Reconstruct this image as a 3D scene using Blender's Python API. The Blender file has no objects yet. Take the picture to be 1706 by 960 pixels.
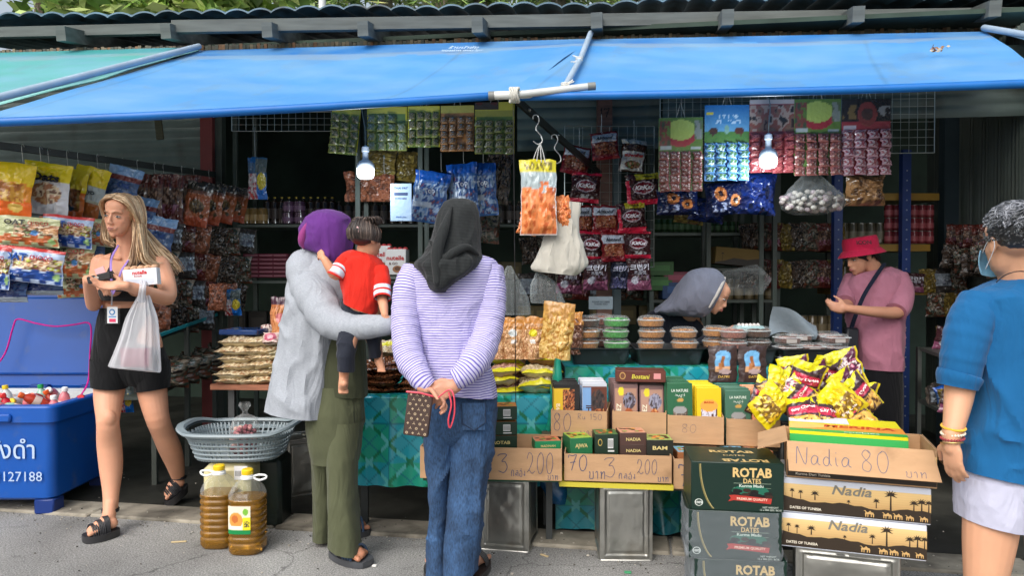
import bpy,math,random
import numpy as np
from mathutils import Vector,Matrix,Euler

rad = math.radians
SC = bpy.context.scene
# ------------------------------------------------------------------ camera
YAW,PITCH,EYE,FPX = rad(8.0),rad(-0.93),1.30,1232.0
cam_d = bpy.data.cameras.new('camera')
cam = bpy.data.objects.new('camera',cam_d)
SC.collection.objects.link(cam)
cam.location = (0,0,EYE)
cam.rotation_euler = (rad(90) + PITCH,0,YAW)
cam_d.sensor_width = 36.0
cam_d.lens = 36.0 * FPX / 1706.0
cam_d.clip_start = 0.05
cam_d.clip_end = 500
SC.camera = cam
# ------------------------------------------------------------------ world and sun
SUN_EL,SUN_AZ = rad(46),rad(200)
world = bpy.data.worlds.new('World')
SC.world = world
world.use_nodes = True
wn,wl = world.node_tree.nodes,world.node_tree.links
wn.clear()
wo = wn.new('ShaderNodeOutputWorld')
wb = wn.new('ShaderNodeBackground')
sky = wn.new('ShaderNodeTexSky')
sky.sky_type = 'NISHITA'
sky.sun_disc = False
sky.sun_elevation = SUN_EL
sky.sun_rotation = SUN_AZ
sky.air_density = 1.0
sky.dust_density = 5.0
sky.ozone_density = 1.0
hs = wn.new('ShaderNodeHueSaturation'); hs.inputs['Saturation'].default_value = .5; hs.inputs['Hue'].default_value = .485     # thin bright cloud: paler sky
wl.new(sky.outputs[0],hs.inputs['Color']); wl.new(hs.outputs[0],wb.inputs[0])
wb.inputs[1].default_value = 0.15
wl.new(wb.outputs[0],wo.inputs[0])
sl = bpy.data.lights.new('sun','SUN')
sl.energy = 1.1
sl.angle = rad(60)
sl.color = (1.0,0.965,0.90)
sun = bpy.data.objects.new('sun',sl)
SC.collection.objects.link(sun)
sdir = Vector((math.sin(SUN_AZ) * math.cos(SUN_EL),math.cos(SUN_AZ) * math.cos(SUN_EL),math.sin(SUN_EL)))
sun.rotation_euler = sdir.to_track_quat('Z','Y').to_euler()
sun.location = (0,-4,8)
# ------------------------------------------------------------------ exposure / render
SC.view_settings.view_transform = 'Standard'
SC.view_settings.look = 'None'
SC.view_settings.exposure = .50
SC.view_settings.gamma = 1.0
SC.render.engine = 'CYCLES'
SC.cycles.use_denoising = True
SC.cycles.max_bounces = 6
SC.cycles.diffuse_bounces = 3
SC.cycles.glossy_bounces = 3
SC.cycles.transmission_bounces = 4
SC.cycles.transparent_max_bounces = 14
SC.cycles.caustics_reflective = False
SC.cycles.caustics_refractive = False
SC.cycles.sample_clamp_indirect = 6

# ------------------------------------------------------------------ pixel helpers (photo pixels, 1706 x 960)
CAM = Vector((0,0,EYE))
_rm = Euler((rad(90) + PITCH,0,YAW)).to_matrix()
RT,UP,FW = _rm @ Vector((1,0,0)),_rm @ Vector((0,1,0)),_rm @ Vector((0,0,-1))
FH = Vector((-math.sin(YAW),math.cos(YAW),0))
RH = Vector((math.cos(YAW),math.sin(YAW),0))
ZZ = Vector((0,0,1))
def W(px,py,D):
    return CAM + D * (FW + RT * ((px - 853.0) / FPX) - UP * ((py - 480.0) / FPX))
def G(px,py,z=0.0):
    d = FW + RT * ((px - 853.0) / FPX) - UP * ((py - 480.0) / FPX)
    return CAM + d * ((z - EYE) / d.z)
def m(pix,D):
    return pix * D / FPX

# ------------------------------------------------------------------ colour and noise
def srgb(c):
    if isinstance(c,str):
        c = c.lstrip('#'); c = [int(c[i:i + 2],16) / 255 for i in (0,2,4)]
    else:
        c = [x / 255 for x in c]
    return tuple(x / 12.92 if x <= .04045 else ((x + .055) / 1.055) ** 2.4 for x in c)
def _hash(i,j,k):
    n = (i * 374761393 + j * 668265263 + k * 1274126177) & 0xffffffff
    n = ((n ^ (n >> 13)) * 1274126177) & 0xffffffff
    return ((n ^ (n >> 16)) & 0xffff) / 65535.0
def vnoise(P,s=1.0,seed=0):
    P = np.asarray(P,float) * s + seed * 17.31 + 1000
    I = np.floor(P).astype(np.int64); f = P - I; f = f * f * (3 - 2 * f)
    r = 0
    for a in (0,1):
        for b in (0,1):
            for c in (0,1):
                w = (f[...,0] if a else 1 - f[...,0]) * (f[...,1] if b else 1 - f[...,1]) * (f[...,2] if c else 1 - f[...,2])
                r = r + w * _hash(I[...,0] + a,I[...,1] + b,I[...,2] + c)
    return r * 2 - 1
def fbm(P,s=1.0,seed=0,o=3):
    r,a = 0,1.0
    for k in range(o):
        r = r + a * vnoise(P,s * 2 ** k,seed + k); a *= .5
    return r
def cellrnd(U,V,s,seed=0):
    i = np.floor(U * s).astype(np.int64); j = np.floor(V * s).astype(np.int64)
    return _hash(i + 51,j + 77,np.zeros_like(i) + seed + 5)

# ------------------------------------------------------------------ materials
MATS = {}
def nm(name):
    mt = bpy.data.materials.new(name); mt.use_nodes = True
    t = mt.node_tree; b = t.nodes['Principled BSDF']
    MATS[name] = mt
    return mt,t,b
def matter(name,rough=.5,metal=0.,spec=.5,var=0.,vscale=8.,bump=0.,bscale=60.,coat=0.,sss=0.,sheen=0.,color=None,stretch=None,rvar=0.,bdist=.002,dirt=None,wr=0.):
    mt,t,b = nm(name)
    N,L = t.nodes.new,t.links.new
    tc = N('ShaderNodeTexCoord')
    if color is None:
        at = N('ShaderNodeAttribute'); at.attribute_name = 'Col'; src = at.outputs['Color']
    else:
        rgb = N('ShaderNodeRGB'); rgb.outputs[0].default_value = (*color,1); src = rgb.outputs[0]
    co = tc.outputs['Object']
    if stretch:
        mp = N('ShaderNodeMapping'); mp.inputs['Scale'].default_value = stretch
        L(co,mp.inputs[0]); co = mp.outputs[0]
    if var:
        nz = N('ShaderNodeTexNoise'); nz.inputs['Scale'].default_value = vscale; nz.inputs['Detail'].default_value = 5
        L(co,nz.inputs['Vector'])
        mr = N('ShaderNodeMapRange'); mr.inputs['From Min'].default_value = .3; mr.inputs['From Max'].default_value = .7
        mr.inputs['To Min'].default_value = 1 - var; mr.inputs['To Max'].default_value = 1 + var * .6
        L(nz.outputs['Fac'],mr.inputs['Value'])
        mx = N('ShaderNodeVectorMath'); mx.operation = 'SCALE'
        L(src,mx.inputs[0]); L(mr.outputs[0],mx.inputs['Scale']); src = mx.outputs[0]
    if dirt:
        nz2 = N('ShaderNodeTexNoise'); nz2.inputs['Scale'].default_value = dirt[1]; nz2.inputs['Detail'].default_value = 8
        L(tc.outputs['Object'],nz2.inputs['Vector'])
        cr = N('ShaderNodeMapRange'); cr.inputs['From Min'].default_value = dirt[2]; cr.inputs['From Max'].default_value = dirt[2] + .15
        L(nz2.outputs['Fac'],cr.inputs['Value'])
        ml = N('ShaderNodeMath'); ml.operation = 'MULTIPLY'; ml.inputs[1].default_value = dirt[3]
        L(cr.outputs[0],ml.inputs[0])
        mm = N('ShaderNodeMix'); mm.data_type = 'RGBA'
        L(ml.outputs[0],mm.inputs[0]); L(src,mm.inputs[6]); mm.inputs[7].default_value = (*dirt[0],1); src = mm.outputs[2]
    L(src,b.inputs['Base Color'])
    b.inputs['Roughness'].default_value = rough
    if rvar:
        nr = N('ShaderNodeTexNoise'); nr.inputs['Scale'].default_value = 5; nr.inputs['Detail'].default_value = 4
        L(co,nr.inputs['Vector'])
        m2 = N('ShaderNodeMapRange'); m2.inputs['To Min'].default_value = max(.02,rough - rvar); m2.inputs['To Max'].default_value = rough + rvar
        L(nr.outputs['Fac'],m2.inputs['Value']); L(m2.outputs[0],b.inputs['Roughness'])
    b.inputs['Metallic'].default_value = metal
    b.inputs['Specular IOR Level'].default_value = spec
    b.inputs['Coat Weight'].default_value = coat
    b.inputs['Coat Roughness'].default_value = .15
    if sheen:
        b.inputs['Sheen Weight'].default_value = sheen
    if sss:
        b.inputs['Subsurface Weight'].default_value = sss
        b.inputs['Subsurface Radius'].default_value = (.012,.005,.003)
        b.inputs['Subsurface Scale'].default_value = 1.0
    if bump:
        nb = N('ShaderNodeTexNoise'); nb.inputs['Scale'].default_value = bscale; nb.inputs['Detail'].default_value = 4
        L(co,nb.inputs['Vector'])
        bp = N('ShaderNodeBump'); bp.inputs['Strength'].default_value = bump; bp.inputs['Distance'].default_value = bdist
        L(nb.outputs['Fac'],bp.inputs['Height']); L(bp.outputs[0],b.inputs['Normal'])
        if wr:
            mp2 = N('ShaderNodeMapping'); mp2.inputs['Scale'].default_value = (1.6,1.6,.5); mp2.inputs['Rotation'].default_value = (0,.5,0); L(tc.outputs['Object'],mp2.inputs[0])
            nw = N('ShaderNodeTexNoise'); nw.inputs['Scale'].default_value = 6; nw.inputs['Detail'].default_value = 2; nw.inputs['Distortion'].default_value = 2.2; L(mp2.outputs[0],nw.inputs['Vector'])
            b3 = N('ShaderNodeBump'); b3.inputs['Strength'].default_value = wr; b3.inputs['Distance'].default_value = .03; L(nw.outputs['Fac'],b3.inputs['Height']); L(b3.outputs[0],bp.inputs['Normal'])
    return mt
matter('paper',.6,var=.06,vscale=20)
matter('print',.42,spec=.4,bump=.3,bscale=9,bdist=.006)
matter('film',.24,spec=.6,bump=.55,bscale=38,bdist=.006)
matter('plastic',.38,var=.06,vscale=6,bump=.12,bscale=25,dirt=(srgb((96,104,112)),8,.6,.35))
matter('gloss',.12,spec=.6)
matter('cloth',.9,spec=.15,bump=.4,bscale=420,var=.07,vscale=14,sheen=.1,wr=.4)
matter('marl',.95,spec=.1,bump=.4,bscale=300,var=.13,vscale=120,stretch=(1,1,3),wr=.45)
matter('skin',.5,spec=.35,sss=.12,var=.05,vscale=12,bump=.15,bscale=200)
matter('hair',.42,spec=.5,var=.25,vscale=60,bump=.3,bscale=240)
matter('metal',.36,metal=.9,var=.15,vscale=10,rvar=.12)
matter('painted',.45,var=.15,vscale=6,bump=.15,bscale=50)
matter('card',.8,spec=.2,var=.07,vscale=9,bump=.35,bscale=12,stretch=(1,1,4),bdist=.006,dirt=(srgb((116,88,62)),7,.58,.45))
matter('wood',.65,var=.3,vscale=7,stretch=(1,1,9),bump=.3,bscale=30)
matter('woodx',.65,var=.3,vscale=9,stretch=(1,8,8),bump=.3,bscale=30)
matter('food',.65,var=.35,vscale=130,bump=.8,bscale=120,bdist=.006)
matter('dark',.8,spec=.2,var=.3,vscale=4)
matter('tin',.34,metal=.92,var=.22,vscale=7,rvar=.15,bump=.35,bscale=9,bdist=.01,dirt=(srgb((120,112,96)),6,.55,.6))
matter('cookie',.75,var=.4,vscale=90,bump=.9,bscale=90,bdist=.006)
matter('pvc',.3,spec=.5,var=.08,vscale=4)
matter('leather',.4,bump=.4,bscale=160)

def stripe_mat(name,c1,c2,period,duty):
    mt,t,b = nm(name); N,L = t.nodes.new,t.links.new
    at = N('ShaderNodeAttribute'); at.attribute_name = 'sv'
    tc = N('ShaderNodeTexCoord'); nz = N('ShaderNodeTexNoise'); nz.inputs['Scale'].default_value = 9; L(tc.outputs['Object'],nz.inputs['Vector'])
    a = N('ShaderNodeMath'); a.operation = 'MULTIPLY_ADD'; a.inputs[1].default_value = .012; L(nz.outputs['Fac'],a.inputs[0]); L(at.outputs['Fac'],a.inputs[2])
    d = N('ShaderNodeMath'); d.operation = 'DIVIDE'; d.inputs[1].default_value = period; L(a.outputs[0],d.inputs[0])
    f = N('ShaderNodeMath'); f.operation = 'FRACT'; L(d.outputs[0],f.inputs[0])
    g = N('ShaderNodeMath'); g.operation = 'LESS_THAN'; g.inputs[1].default_value = duty; L(f.outputs[0],g.inputs[0])
    mx = N('ShaderNodeMix'); mx.data_type = 'RGBA'; L(g.outputs[0],mx.inputs[0]); mx.inputs[6].default_value = (*c1,1); mx.inputs[7].default_value = (*c2,1)
    L(mx.outputs[2],b.inputs['Base Color']); b.inputs['Roughness'].default_value = .9; b.inputs['Specular IOR Level'].default_value = .15
    nw = N('ShaderNodeTexNoise'); nw.inputs['Scale'].default_value = 10; nw.inputs['Detail'].default_value = 3; nw.inputs['Distortion'].default_value = 1.5; L(tc.outputs['Object'],nw.inputs['Vector'])
    b3 = N('ShaderNodeBump'); b3.inputs['Strength'].default_value = .4; b3.inputs['Distance'].default_value = .03; L(nw.outputs['Fac'],b3.inputs['Height']); L(b3.outputs[0],b.inputs['Normal'])
    return mt
stripe_mat('stripes',srgb((196,192,222)),srgb((104,96,172)),.0105,.36)
def denim():
    mt,t,b = nm('denim'); N,L = t.nodes.new,t.links.new
    tc = N('ShaderNodeTexCoord'); at = N('ShaderNodeAttribute'); at.attribute_name = 'Col'
    mp = N('ShaderNodeMapping'); mp.inputs['Scale'].default_value = (1,1,.35); L(tc.outputs['Object'],mp.inputs[0])
    n1 = N('ShaderNodeTexNoise'); n1.inputs['Scale'].default_value = 160; n1.inputs['Detail'].default_value = 3; L(mp.outputs[0],n1.inputs['Vector'])
    n2 = N('ShaderNodeTexNoise'); n2.inputs['Scale'].default_value = 9; n2.inputs['Detail'].default_value = 5; L(tc.outputs['Object'],n2.inputs['Vector'])
    ad = N('ShaderNodeMath'); ad.operation = 'MULTIPLY'; L(n1.outputs['Fac'],ad.inputs[0]); L(n2.outputs['Fac'],ad.inputs[1])
    mr = N('ShaderNodeMapRange'); mr.inputs['From Min'].default_value = .1; mr.inputs['From Max'].default_value = .42; mr.inputs['To Min'].default_value = .45; mr.inputs['To Max'].default_value = 1.9
    L(ad.outputs[0],mr.inputs['Value'])
    sc = N('ShaderNodeVectorMath'); sc.operation = 'SCALE'; L(at.outputs['Color'],sc.inputs[0]); L(mr.outputs[0],sc.inputs['Scale'])
    L(sc.outputs[0],b.inputs['Base Color']); b.inputs['Roughness'].default_value = .9
    bp = N('ShaderNodeBump'); bp.inputs['Strength'].default_value = .5; bp.inputs['Distance'].default_value = .004
    L(n2.outputs['Fac'],bp.inputs['Height']); L(bp.outputs[0],b.inputs['Normal'])
denim()
def clear(name,tint,opac,rough=.08,bump=.5,bscale=30,body=None):
    """thin clear plastic: mostly see-through, reflects at the edges"""
    mt,t,b = nm(name); N,L = t.nodes.new,t.links.new
    out = t.nodes['Material Output']
    tr = N('ShaderNodeBsdfTransparent'); tr.inputs[0].default_value = (*tint,1)
    b.inputs['Base Color'].default_value = (*(body or (.8,.82,.82)),1); b.inputs['Roughness'].default_value = rough; b.inputs['Specular IOR Level'].default_value = .8
    lw = N('ShaderNodeLayerWeight'); lw.inputs[0].default_value = .35
    ma = N('ShaderNodeMath'); ma.operation = 'MULTIPLY_ADD'; ma.inputs[1].default_value = .34; ma.inputs[2].default_value = opac; ma.use_clamp = True
    L(lw.outputs['Facing'],ma.inputs[0])
    nz = N('ShaderNodeTexNoise'); nz.inputs['Scale'].default_value = bscale; nz.inputs['Detail'].default_value = 3
    tc = N('ShaderNodeTexCoord'); L(tc.outputs['Object'],nz.inputs['Vector'])
    bp = N('ShaderNodeBump'); bp.inputs['Strength'].default_value = bump; bp.inputs['Distance'].default_value = .01
    L(nz.outputs['Fac'],bp.inputs['Height']); L(bp.outputs[0],b.inputs['Normal'])
    mx = N('ShaderNodeMixShader'); L(ma.outputs[0],mx.inputs[0]); L(tr.outputs[0],mx.inputs[1]); L(b.outputs[0],mx.inputs[2])
    L(mx.outputs[0],out.inputs['Surface'])
clear('clear',(.96,.98,.97),.02)
clear('milky',(.95,.97,.97),.07,rough=.12,body=(.6,.65,.66),bump=.9,bscale=18)
clear('whitebag',(.95,.96,.98),.34,rough=.4,body=(.82,.84,.88),bump=.3)
clear('wrap',(.93,.95,.97),.13,rough=.18,body=(.6,.66,.72),bump=.9,bscale=22)
clear('oil',(.62,.30,.04),.10,rough=.05,body=(.40,.17,.02),bump=.1)
def emit(name,col,st):
    mt,t,b = nm(name)
    b.inputs['Emission Color'].default_value = (*col,1); b.inputs['Emission Strength'].default_value = st
    b.inputs['Base Color'].default_value = (.8,.8,.8,1)
emit('lamp',(.86,.95,1.0),9)

# ------------------------------------------------------------------ mesh builder
class MB:
    def __init__(s,T=None):
        s.V,s.L,s.S,s.C,s.MI,s.SV,s.n,s.mats,s.T,s.SM = [],[],[],[],[],[],0,[],T,[]
    def mi(s,mat):
        if mat not in s.mats: s.mats.append(mat)
        return s.mats.index(mat)
    def add(s,V,F,col=(.5,.5,.5),mat='plastic',sv=None,smooth=True):
        V = np.asarray(V,float).reshape(-1,3)
        if s.T is not None:
            A = np.array(s.T); V = V @ A[:3,:3].T + A[:3,3]
        if isinstance(F,np.ndarray):
            L = F.ravel(); S = np.full(len(F),F.shape[1])
        else:
            S = np.array([len(f) for f in F]); L = np.array([i for f in F for i in f])
        col = np.asarray(col,float)
        if col.ndim == 1: C = np.tile(col,(len(L),1))
        elif len(col) == len(V): C = col[L]
        else: C = np.repeat(col,S,axis=0)
        s.V.append(V); s.L.append(L + s.n); s.S.append(S); s.C.append(C)
        s.MI.append(np.full(len(S),s.mi(mat))); s.SV.append(np.zeros(len(V)) if sv is None else np.asarray(sv,float))
        s.SM.append(np.full(len(S),smooth))
        s.n += len(V)
        return s
    def mesh(s,name,off=(0,0,0),sharp=38):
        V = np.concatenate(s.V) - np.array(off); L = np.concatenate(s.L); S = np.concatenate(s.S)
        me = bpy.data.meshes.new(name)
        me.vertices.add(len(V)); me.vertices.foreach_set('co',V.astype(np.float32).ravel())
        me.loops.add(len(L)); me.loops.foreach_set('vertex_index',L.astype(np.int32))
        me.polygons.add(len(S)); st = np.concatenate([[0],np.cumsum(S)[:-1]])
        me.polygons.foreach_set('loop_start',st.astype(np.int32))
        me.polygons.foreach_set('material_index',np.concatenate(s.MI).astype(np.int32))
        me.update(calc_edges=True)
        me.polygons.foreach_set('use_smooth',np.concatenate(s.SM).astype(bool))
        a = me.color_attributes.new('Col','FLOAT_COLOR','CORNER')
        C = np.ones((len(L),4)); C[:,:3] = np.concatenate(s.C)
        a.data.foreach_set('color',C.astype(np.float32).ravel())
        SV = np.concatenate(s.SV)
        if SV.any():
            b = me.attributes.new('sv','FLOAT','POINT'); b.data.foreach_set('value',SV.astype(np.float32))
        for k in s.mats: me.materials.append(MATS[k])
        if sharp: me.set_sharp_from_angle(angle=rad(sharp))
        me.validate()
        return me
    # -- shapes
    def box(s,c,size,col,mat='plastic',yaw=0,R=None,bev=0):
        x,y,z = [k / 2 for k in size]
        M = R if R is not None else Matrix.Rotation(yaw,3,'Z')
        b = min(bev,x * .6,y * .6,z * .6)
        if b <= 0:
            P = [(i,j,k) for i in (-x,x) for j in (-y,y) for k in (-z,z)]
            F = [(0,1,3,2),(4,6,7,5),(0,4,5,1),(2,3,7,6),(0,2,6,4),(1,5,7,3)]
            P = [M @ Vector(p) + Vector(c) for p in P]
            return s.add([tuple(p) for p in P],F,col,mat)
        P = []; 
        xi,yi = x - b,y - b
        ring = [(x,-yi),(x,yi),(xi,y),(-xi,y),(-x,yi),(-x,-yi),(-xi,-y),(xi,-y)]
        rin = [(xi,-yi),(xi,yi),(xi,yi),(-xi,yi),(-xi,yi),(-xi,-yi),(-xi,-yi),(xi,-yi)]
        for zz,rr in ((-z,rin),(-z + b,ring),(z - b,ring),(z,rin)):
            P += [(p[0],p[1],zz) for p in rr]
        F = []
        for r in range(3):
            for i in range(8):
                j = (i + 1) % 8
                F.append((r * 8 + i,r * 8 + j,r * 8 + 8 + j,r * 8 + 8 + i))
        F += [tuple(range(7,-1,-1)),tuple(range(24,32))]
        P = [M @ Vector(p) + Vector(c) for p in P]
        return s.add([tuple(p) for p in P],F,col,mat)
    def beam(s,a,b,w,h,col,mat='wood',up=ZZ):
        a,b = Vector(a),Vector(b); d = (b - a); Ln = d.length; d.normalize()
        sx = d.cross(up).normalized(); uz = sx.cross(d)
        R = Matrix((d,sx,uz)).transposed()
        return s.box((a + b) / 2,(Ln,w,h),col,mat,R=R)
    def tube(s,pts,r,col,mat='plastic',n=8,caps=True,step=None,round_=True,sv=False):
        P = np.array([tuple(p) for p in pts],float)
        r = np.full(len(P),r,float) if np.isscalar(r) else np.array(r,float)
        if step:
            Q = resample(np.column_stack([P,r]),step); P,r = Q[:,:3],np.maximum(Q[:,3],1e-4)
        T = np.gradient(P,axis=0); T /= np.linalg.norm(T,axis=1)[:,None] + 1e-12
        up = np.array([0,0,1.]) if abs(T[0][2]) < .9 else np.array([1.,0,0])
        X = np.cross(T[0],up); X /= np.linalg.norm(X)
        if caps and round_:
            a = [math.radians(q) for q in (80,50,22)]
            p0 = [P[0] - T[0] * r[0] * math.sin(q) for q in a]; r0 = [r[0] * math.cos(q) for q in a]
            p1 = [P[-1] + T[-1] * r[-1] * math.sin(q) for q in a[::-1]]; r1 = [r[-1] * math.cos(q) for q in a[::-1]]
            P = np.vstack([p0,P,p1]); r = np.concatenate([r0,r,r1]); T = np.vstack([[T[0]] * 3,T,[T[-1]] * 3])
        th = np.arange(n) / n * 2 * math.pi; rows = []
        for i in range(len(P)):
            X = X - T[i] * np.dot(X,T[i]); X /= np.linalg.norm(X) + 1e-12; Y = np.cross(T[i],X)
            rows.append(P[i] + r[i] * (np.cos(th)[:,None] * X + np.sin(th)[:,None] * Y))
        k = len(P)
        F = strip_faces(k,n)
        d = np.concatenate([[0],np.cumsum(np.linalg.norm(np.diff(P,axis=0),axis=1))])
        s.add(np.concatenate(rows),F,col,mat,sv=np.repeat(d,n) + .0001 if sv else None)
        if caps:
            s.add(rows[0],[tuple(range(n))[::-1]],col,mat); s.add(rows[-1],[tuple(range(n))],col,mat)
        return s
    def ell(s,c,r,col,mat='plastic',R=None,nu=16,nv=10,T=None):
        u = np.arange(nu) / nu * 2 * math.pi; v = np.linspace(-math.pi / 2 + .02,math.pi / 2 - .02,nv + 1)
        P = np.array([[math.cos(b) * math.cos(a),math.cos(b) * math.sin(a),math.sin(b)] for b in v for a in u]) * np.array(r if not np.isscalar(r) else (r,r,r))
        if R is not None: P = P @ np.array(R).T
        P = P + np.array(tuple(c))
        s.add(P,strip_faces(nv + 1,nu),col,mat)
        k = nv * nu
        s.add(P[:nu],[tuple(range(nu))[::-1]],col,mat); s.add(P[k:k + nu],[tuple(range(nu))],col,mat)
        return s
    def lathe(s,prof,col,mat='plastic',c=(0,0,0),n=24,cap=True,rfun=None,axis=None):
        th = np.arange(n) / n * 2 * math.pi; P = []
        for r,z in prof:
            rr = r * (rfun(th,z) if rfun else 1)
            P.append(np.column_stack([rr * np.cos(th),rr * np.sin(th),np.full(n,z)]))
        P = np.concatenate(P)
        if axis is not None: P = P @ np.array(axis).T
        P = P + np.array(tuple(c))
        s.add(P,strip_faces(len(prof),n),col,mat)
        if cap:
            s.add(P[:n],[tuple(range(n))[::-1]],col,mat); s.add(P[-n:],[tuple(range(n))],col,mat)
        return s
    def grid(s,nx,ny,pos,colf,mat='film',sv=None):
        U,V = np.meshgrid(np.linspace(0,1,nx),np.linspace(0,1,ny)); u,v = U.ravel(),V.ravel()
        P = pos(u,v); C = colf(u,v) if callable(colf) else np.tile(np.array(colf),(len(u),1))
        i = np.arange(nx * ny).reshape(ny,nx)
        F = np.column_stack([i[:-1,:-1].ravel(),i[:-1,1:].ravel(),i[1:,1:].ravel(),i[1:,:-1].ravel()])
        return s.add(P,F,C,mat,sv=None if sv is None else sv(u,v))
    def loft(s,secs,col,mat='cloth',n=56,step=.012,e=2.2,fold=0,fs=9,seed=0,caps=(False,False),sv=None,lip=True,colf=None,post=None):
        A = np.array([[*c,*a,*b] for c,a,b in secs],float)
        Q = resample(A,step); k = len(Q)
        th = np.arange(n) / n * 2 * math.pi
        cx = np.sign(np.cos(th)) * np.abs(np.cos(th)) ** (2 / e); sy = np.sign(np.sin(th)) * np.abs(np.sin(th)) ** (2 / e)
        C,X,Y = Q[:,None,:3],Q[:,None,3:6],Q[:,None,6:9]
        D = X * cx[None,:,None] + Y * sy[None,:,None]
        P = C + D
        if fold:
            q = P * np.array([1,1,.5]); w = vnoise(q,fs * .6,seed + 40)
            q = q + .05 * w[...,None]
            r1 = np.clip(1 - np.abs(vnoise(q,fs * 1.1,seed)) * 2.2,0,1) ** 2; r2 = np.clip(1 - np.abs(vnoise(q,fs * 2.3,seed + 5)) * 2.2,0,1) ** 2
            f = r1 * .9 * (w * .5 + .6) + r2 * .35 - .3
            P = P + D / (np.linalg.norm(D,axis=2,keepdims=True) + 1e-9) * (f * fold)[...,None]
        if post is not None: P = post(P,C)
        if lip:
            i0 = C[:1] + (P[:1] - C[:1]) * .965 + (Q[1] - Q[0])[None,None,:3] * .6
            i1 = C[-1:] + (P[-1:] - C[-1:]) * .965 - (Q[-1] - Q[-2])[None,None,:3] * .6
            P = np.concatenate([i0,P,i1]); k += 2
        d = np.concatenate([[0],np.cumsum(np.linalg.norm(np.diff(P.mean(1),axis=0),axis=1))])
        S = None
        if sv == 'len': S = np.repeat(d,n) + .0001
        if sv == 'z': S = P[...,2].ravel() + 1
        PP = P.reshape(-1,3)
        s.add(PP,strip_faces(k,n),colf(PP) if colf else col,mat,sv=S)
        if caps[0]: s.add(PP[:n],[tuple(range(n))[::-1]],col,mat)
        if caps[1]: s.add(PP[-n:],[tuple(range(n))],col,mat)
        return s
    def poly(s,P,col,mat='print'):
        return s.add([tuple(p) for p in P],[tuple(range(len(P)))],col,mat)
    def prism(s,P,ext,col,mat='plastic'):
        n = len(P); ext = Vector(ext); P = [Vector(p) for p in P]
        V = [tuple(p) for p in P] + [tuple(p + ext) for p in P]
        F = [tuple(range(n))[::-1],tuple(range(n,2 * n))] + [(i,(i + 1) % n,n + (i + 1) % n,n + i) for i in range(n)]
        return s.add(V,F,col,mat)
def strip_faces(k,n):
    i = np.arange(k * n).reshape(k,n); j = np.roll(i,-1,axis=1)
    return np.column_stack([i[:-1].ravel(),j[:-1].ravel(),j[1:].ravel(),i[1:].ravel()])
def resample(A,step):
    k = len(A)
    if k < 2: return A
    E = np.vstack([2 * A[0] - A[1],A,2 * A[-1] - A[-2]])
    out = []
    for i in range(k - 1):
        p0,p1,p2,p3 = E[i],E[i + 1],E[i + 2],E[i + 3]
        d = np.linalg.norm((p2 - p1)[:3]); q = max(1,int(math.ceil(d / step)))
        for t in np.arange(q) / q:
            out.append(.5 * ((2 * p1) + (-p0 + p2) * t + (2 * p0 - 5 * p1 + 4 * p2 - p3) * t * t + (-p0 + 3 * p1 - 3 * p2 + p3) * t ** 3))
    out.append(A[-1])
    return np.array(out)

# ------------------------------------------------------------------ objects
ORG = {}
COL = SC.collection
def _props(o,label,cat,group,kind):
    if label: o['label'] = label
    if cat: o['category'] = cat
    if group: o['group'] = group
    if kind: o['kind'] = kind
def thing(name,label,cat,loc=(0,0,0),group=None):
    o = bpy.data.objects.new(name,None); COL.objects.link(o)
    o.empty_display_size = .05
    o.location = loc; ORG[o] = Vector(loc); _props(o,label,cat,group,None)
    return o
def part(name,mb,parent,label=None,sharp=38):
    me = mb.mesh(name,ORG[parent],sharp) if isinstance(mb,MB) else mb
    o = bpy.data.objects.new(name,me); COL.objects.link(o); o.parent = parent
    ORG[o] = ORG[parent]; _props(o,label,None,None,None)
    return o
def solo(name,mb,label=None,cat=None,group=None,kind=None,org=None,sharp=38):
    V = np.concatenate(mb.V)
    if org is None:
        org = ((V[:,0].min() + V[:,0].max()) / 2,(V[:,1].min() + V[:,1].max()) / 2,V[:,2].min())
    me = mb.mesh(name,org,sharp)
    o = bpy.data.objects.new(name,me); COL.objects.link(o); o.location = org
    ORG[o] = Vector(org); _props(o,label,cat,group,kind)
    return o
def structure(name,mb,sharp=38): return solo(name,mb,kind='structure',sharp=sharp)
def dup(root,loc,rot=(0,0,0),label=None,scale=None,group=None):
    r = root.copy(); COL.objects.link(r); r.location = loc; r.rotation_euler = rot
    if scale is not None: r.scale = scale if not np.isscalar(scale) else (scale,) * 3
    if label: r['label'] = label
    if group: r['group'] = group
    for ch in list(root.children):
        c = ch.copy(); COL.objects.link(c); c.parent = r
        for g in list(ch.children):
            d = g.copy(); COL.objects.link(d); d.parent = c
    return r
ORD = ['first','second','third','fourth','fifth','sixth','seventh','eighth','ninth','tenth','eleventh','twelfth']

# ------------------------------------------------------------------ text
_TX = {}
def text_geo(t,bold=0.,italic=0.):
    key = (t,bold,italic)
    if key in _TX: return _TX[key]
    cu = bpy.data.curves.new('txt','FONT'); cu.body = t; cu.size = 1; cu.align_x = 'CENTER'; cu.align_y = 'CENTER'
    cu.resolution_u = 2; cu.offset = bold; cu.shear = italic
    ob = bpy.data.objects.new('txt',cu); COL.objects.link(ob)
    dg = bpy.context.evaluated_depsgraph_get(); dg.update()
    me = bpy.data.meshes.new_from_object(ob.evaluated_get(dg))
    V = np.zeros(len(me.vertices) * 3); me.vertices.foreach_get('co',V); V = V.reshape(-1,3)
    F = [tuple(p.vertices) for p in me.polygons]
    bpy.data.objects.remove(ob); bpy.data.curves.remove(cu); bpy.data.meshes.remove(me)
    if len(V):
        c = (V.min(0) + V.max(0)) / 2; V = V - c
    _TX[key] = (V,F)
    return _TX[key]
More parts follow.
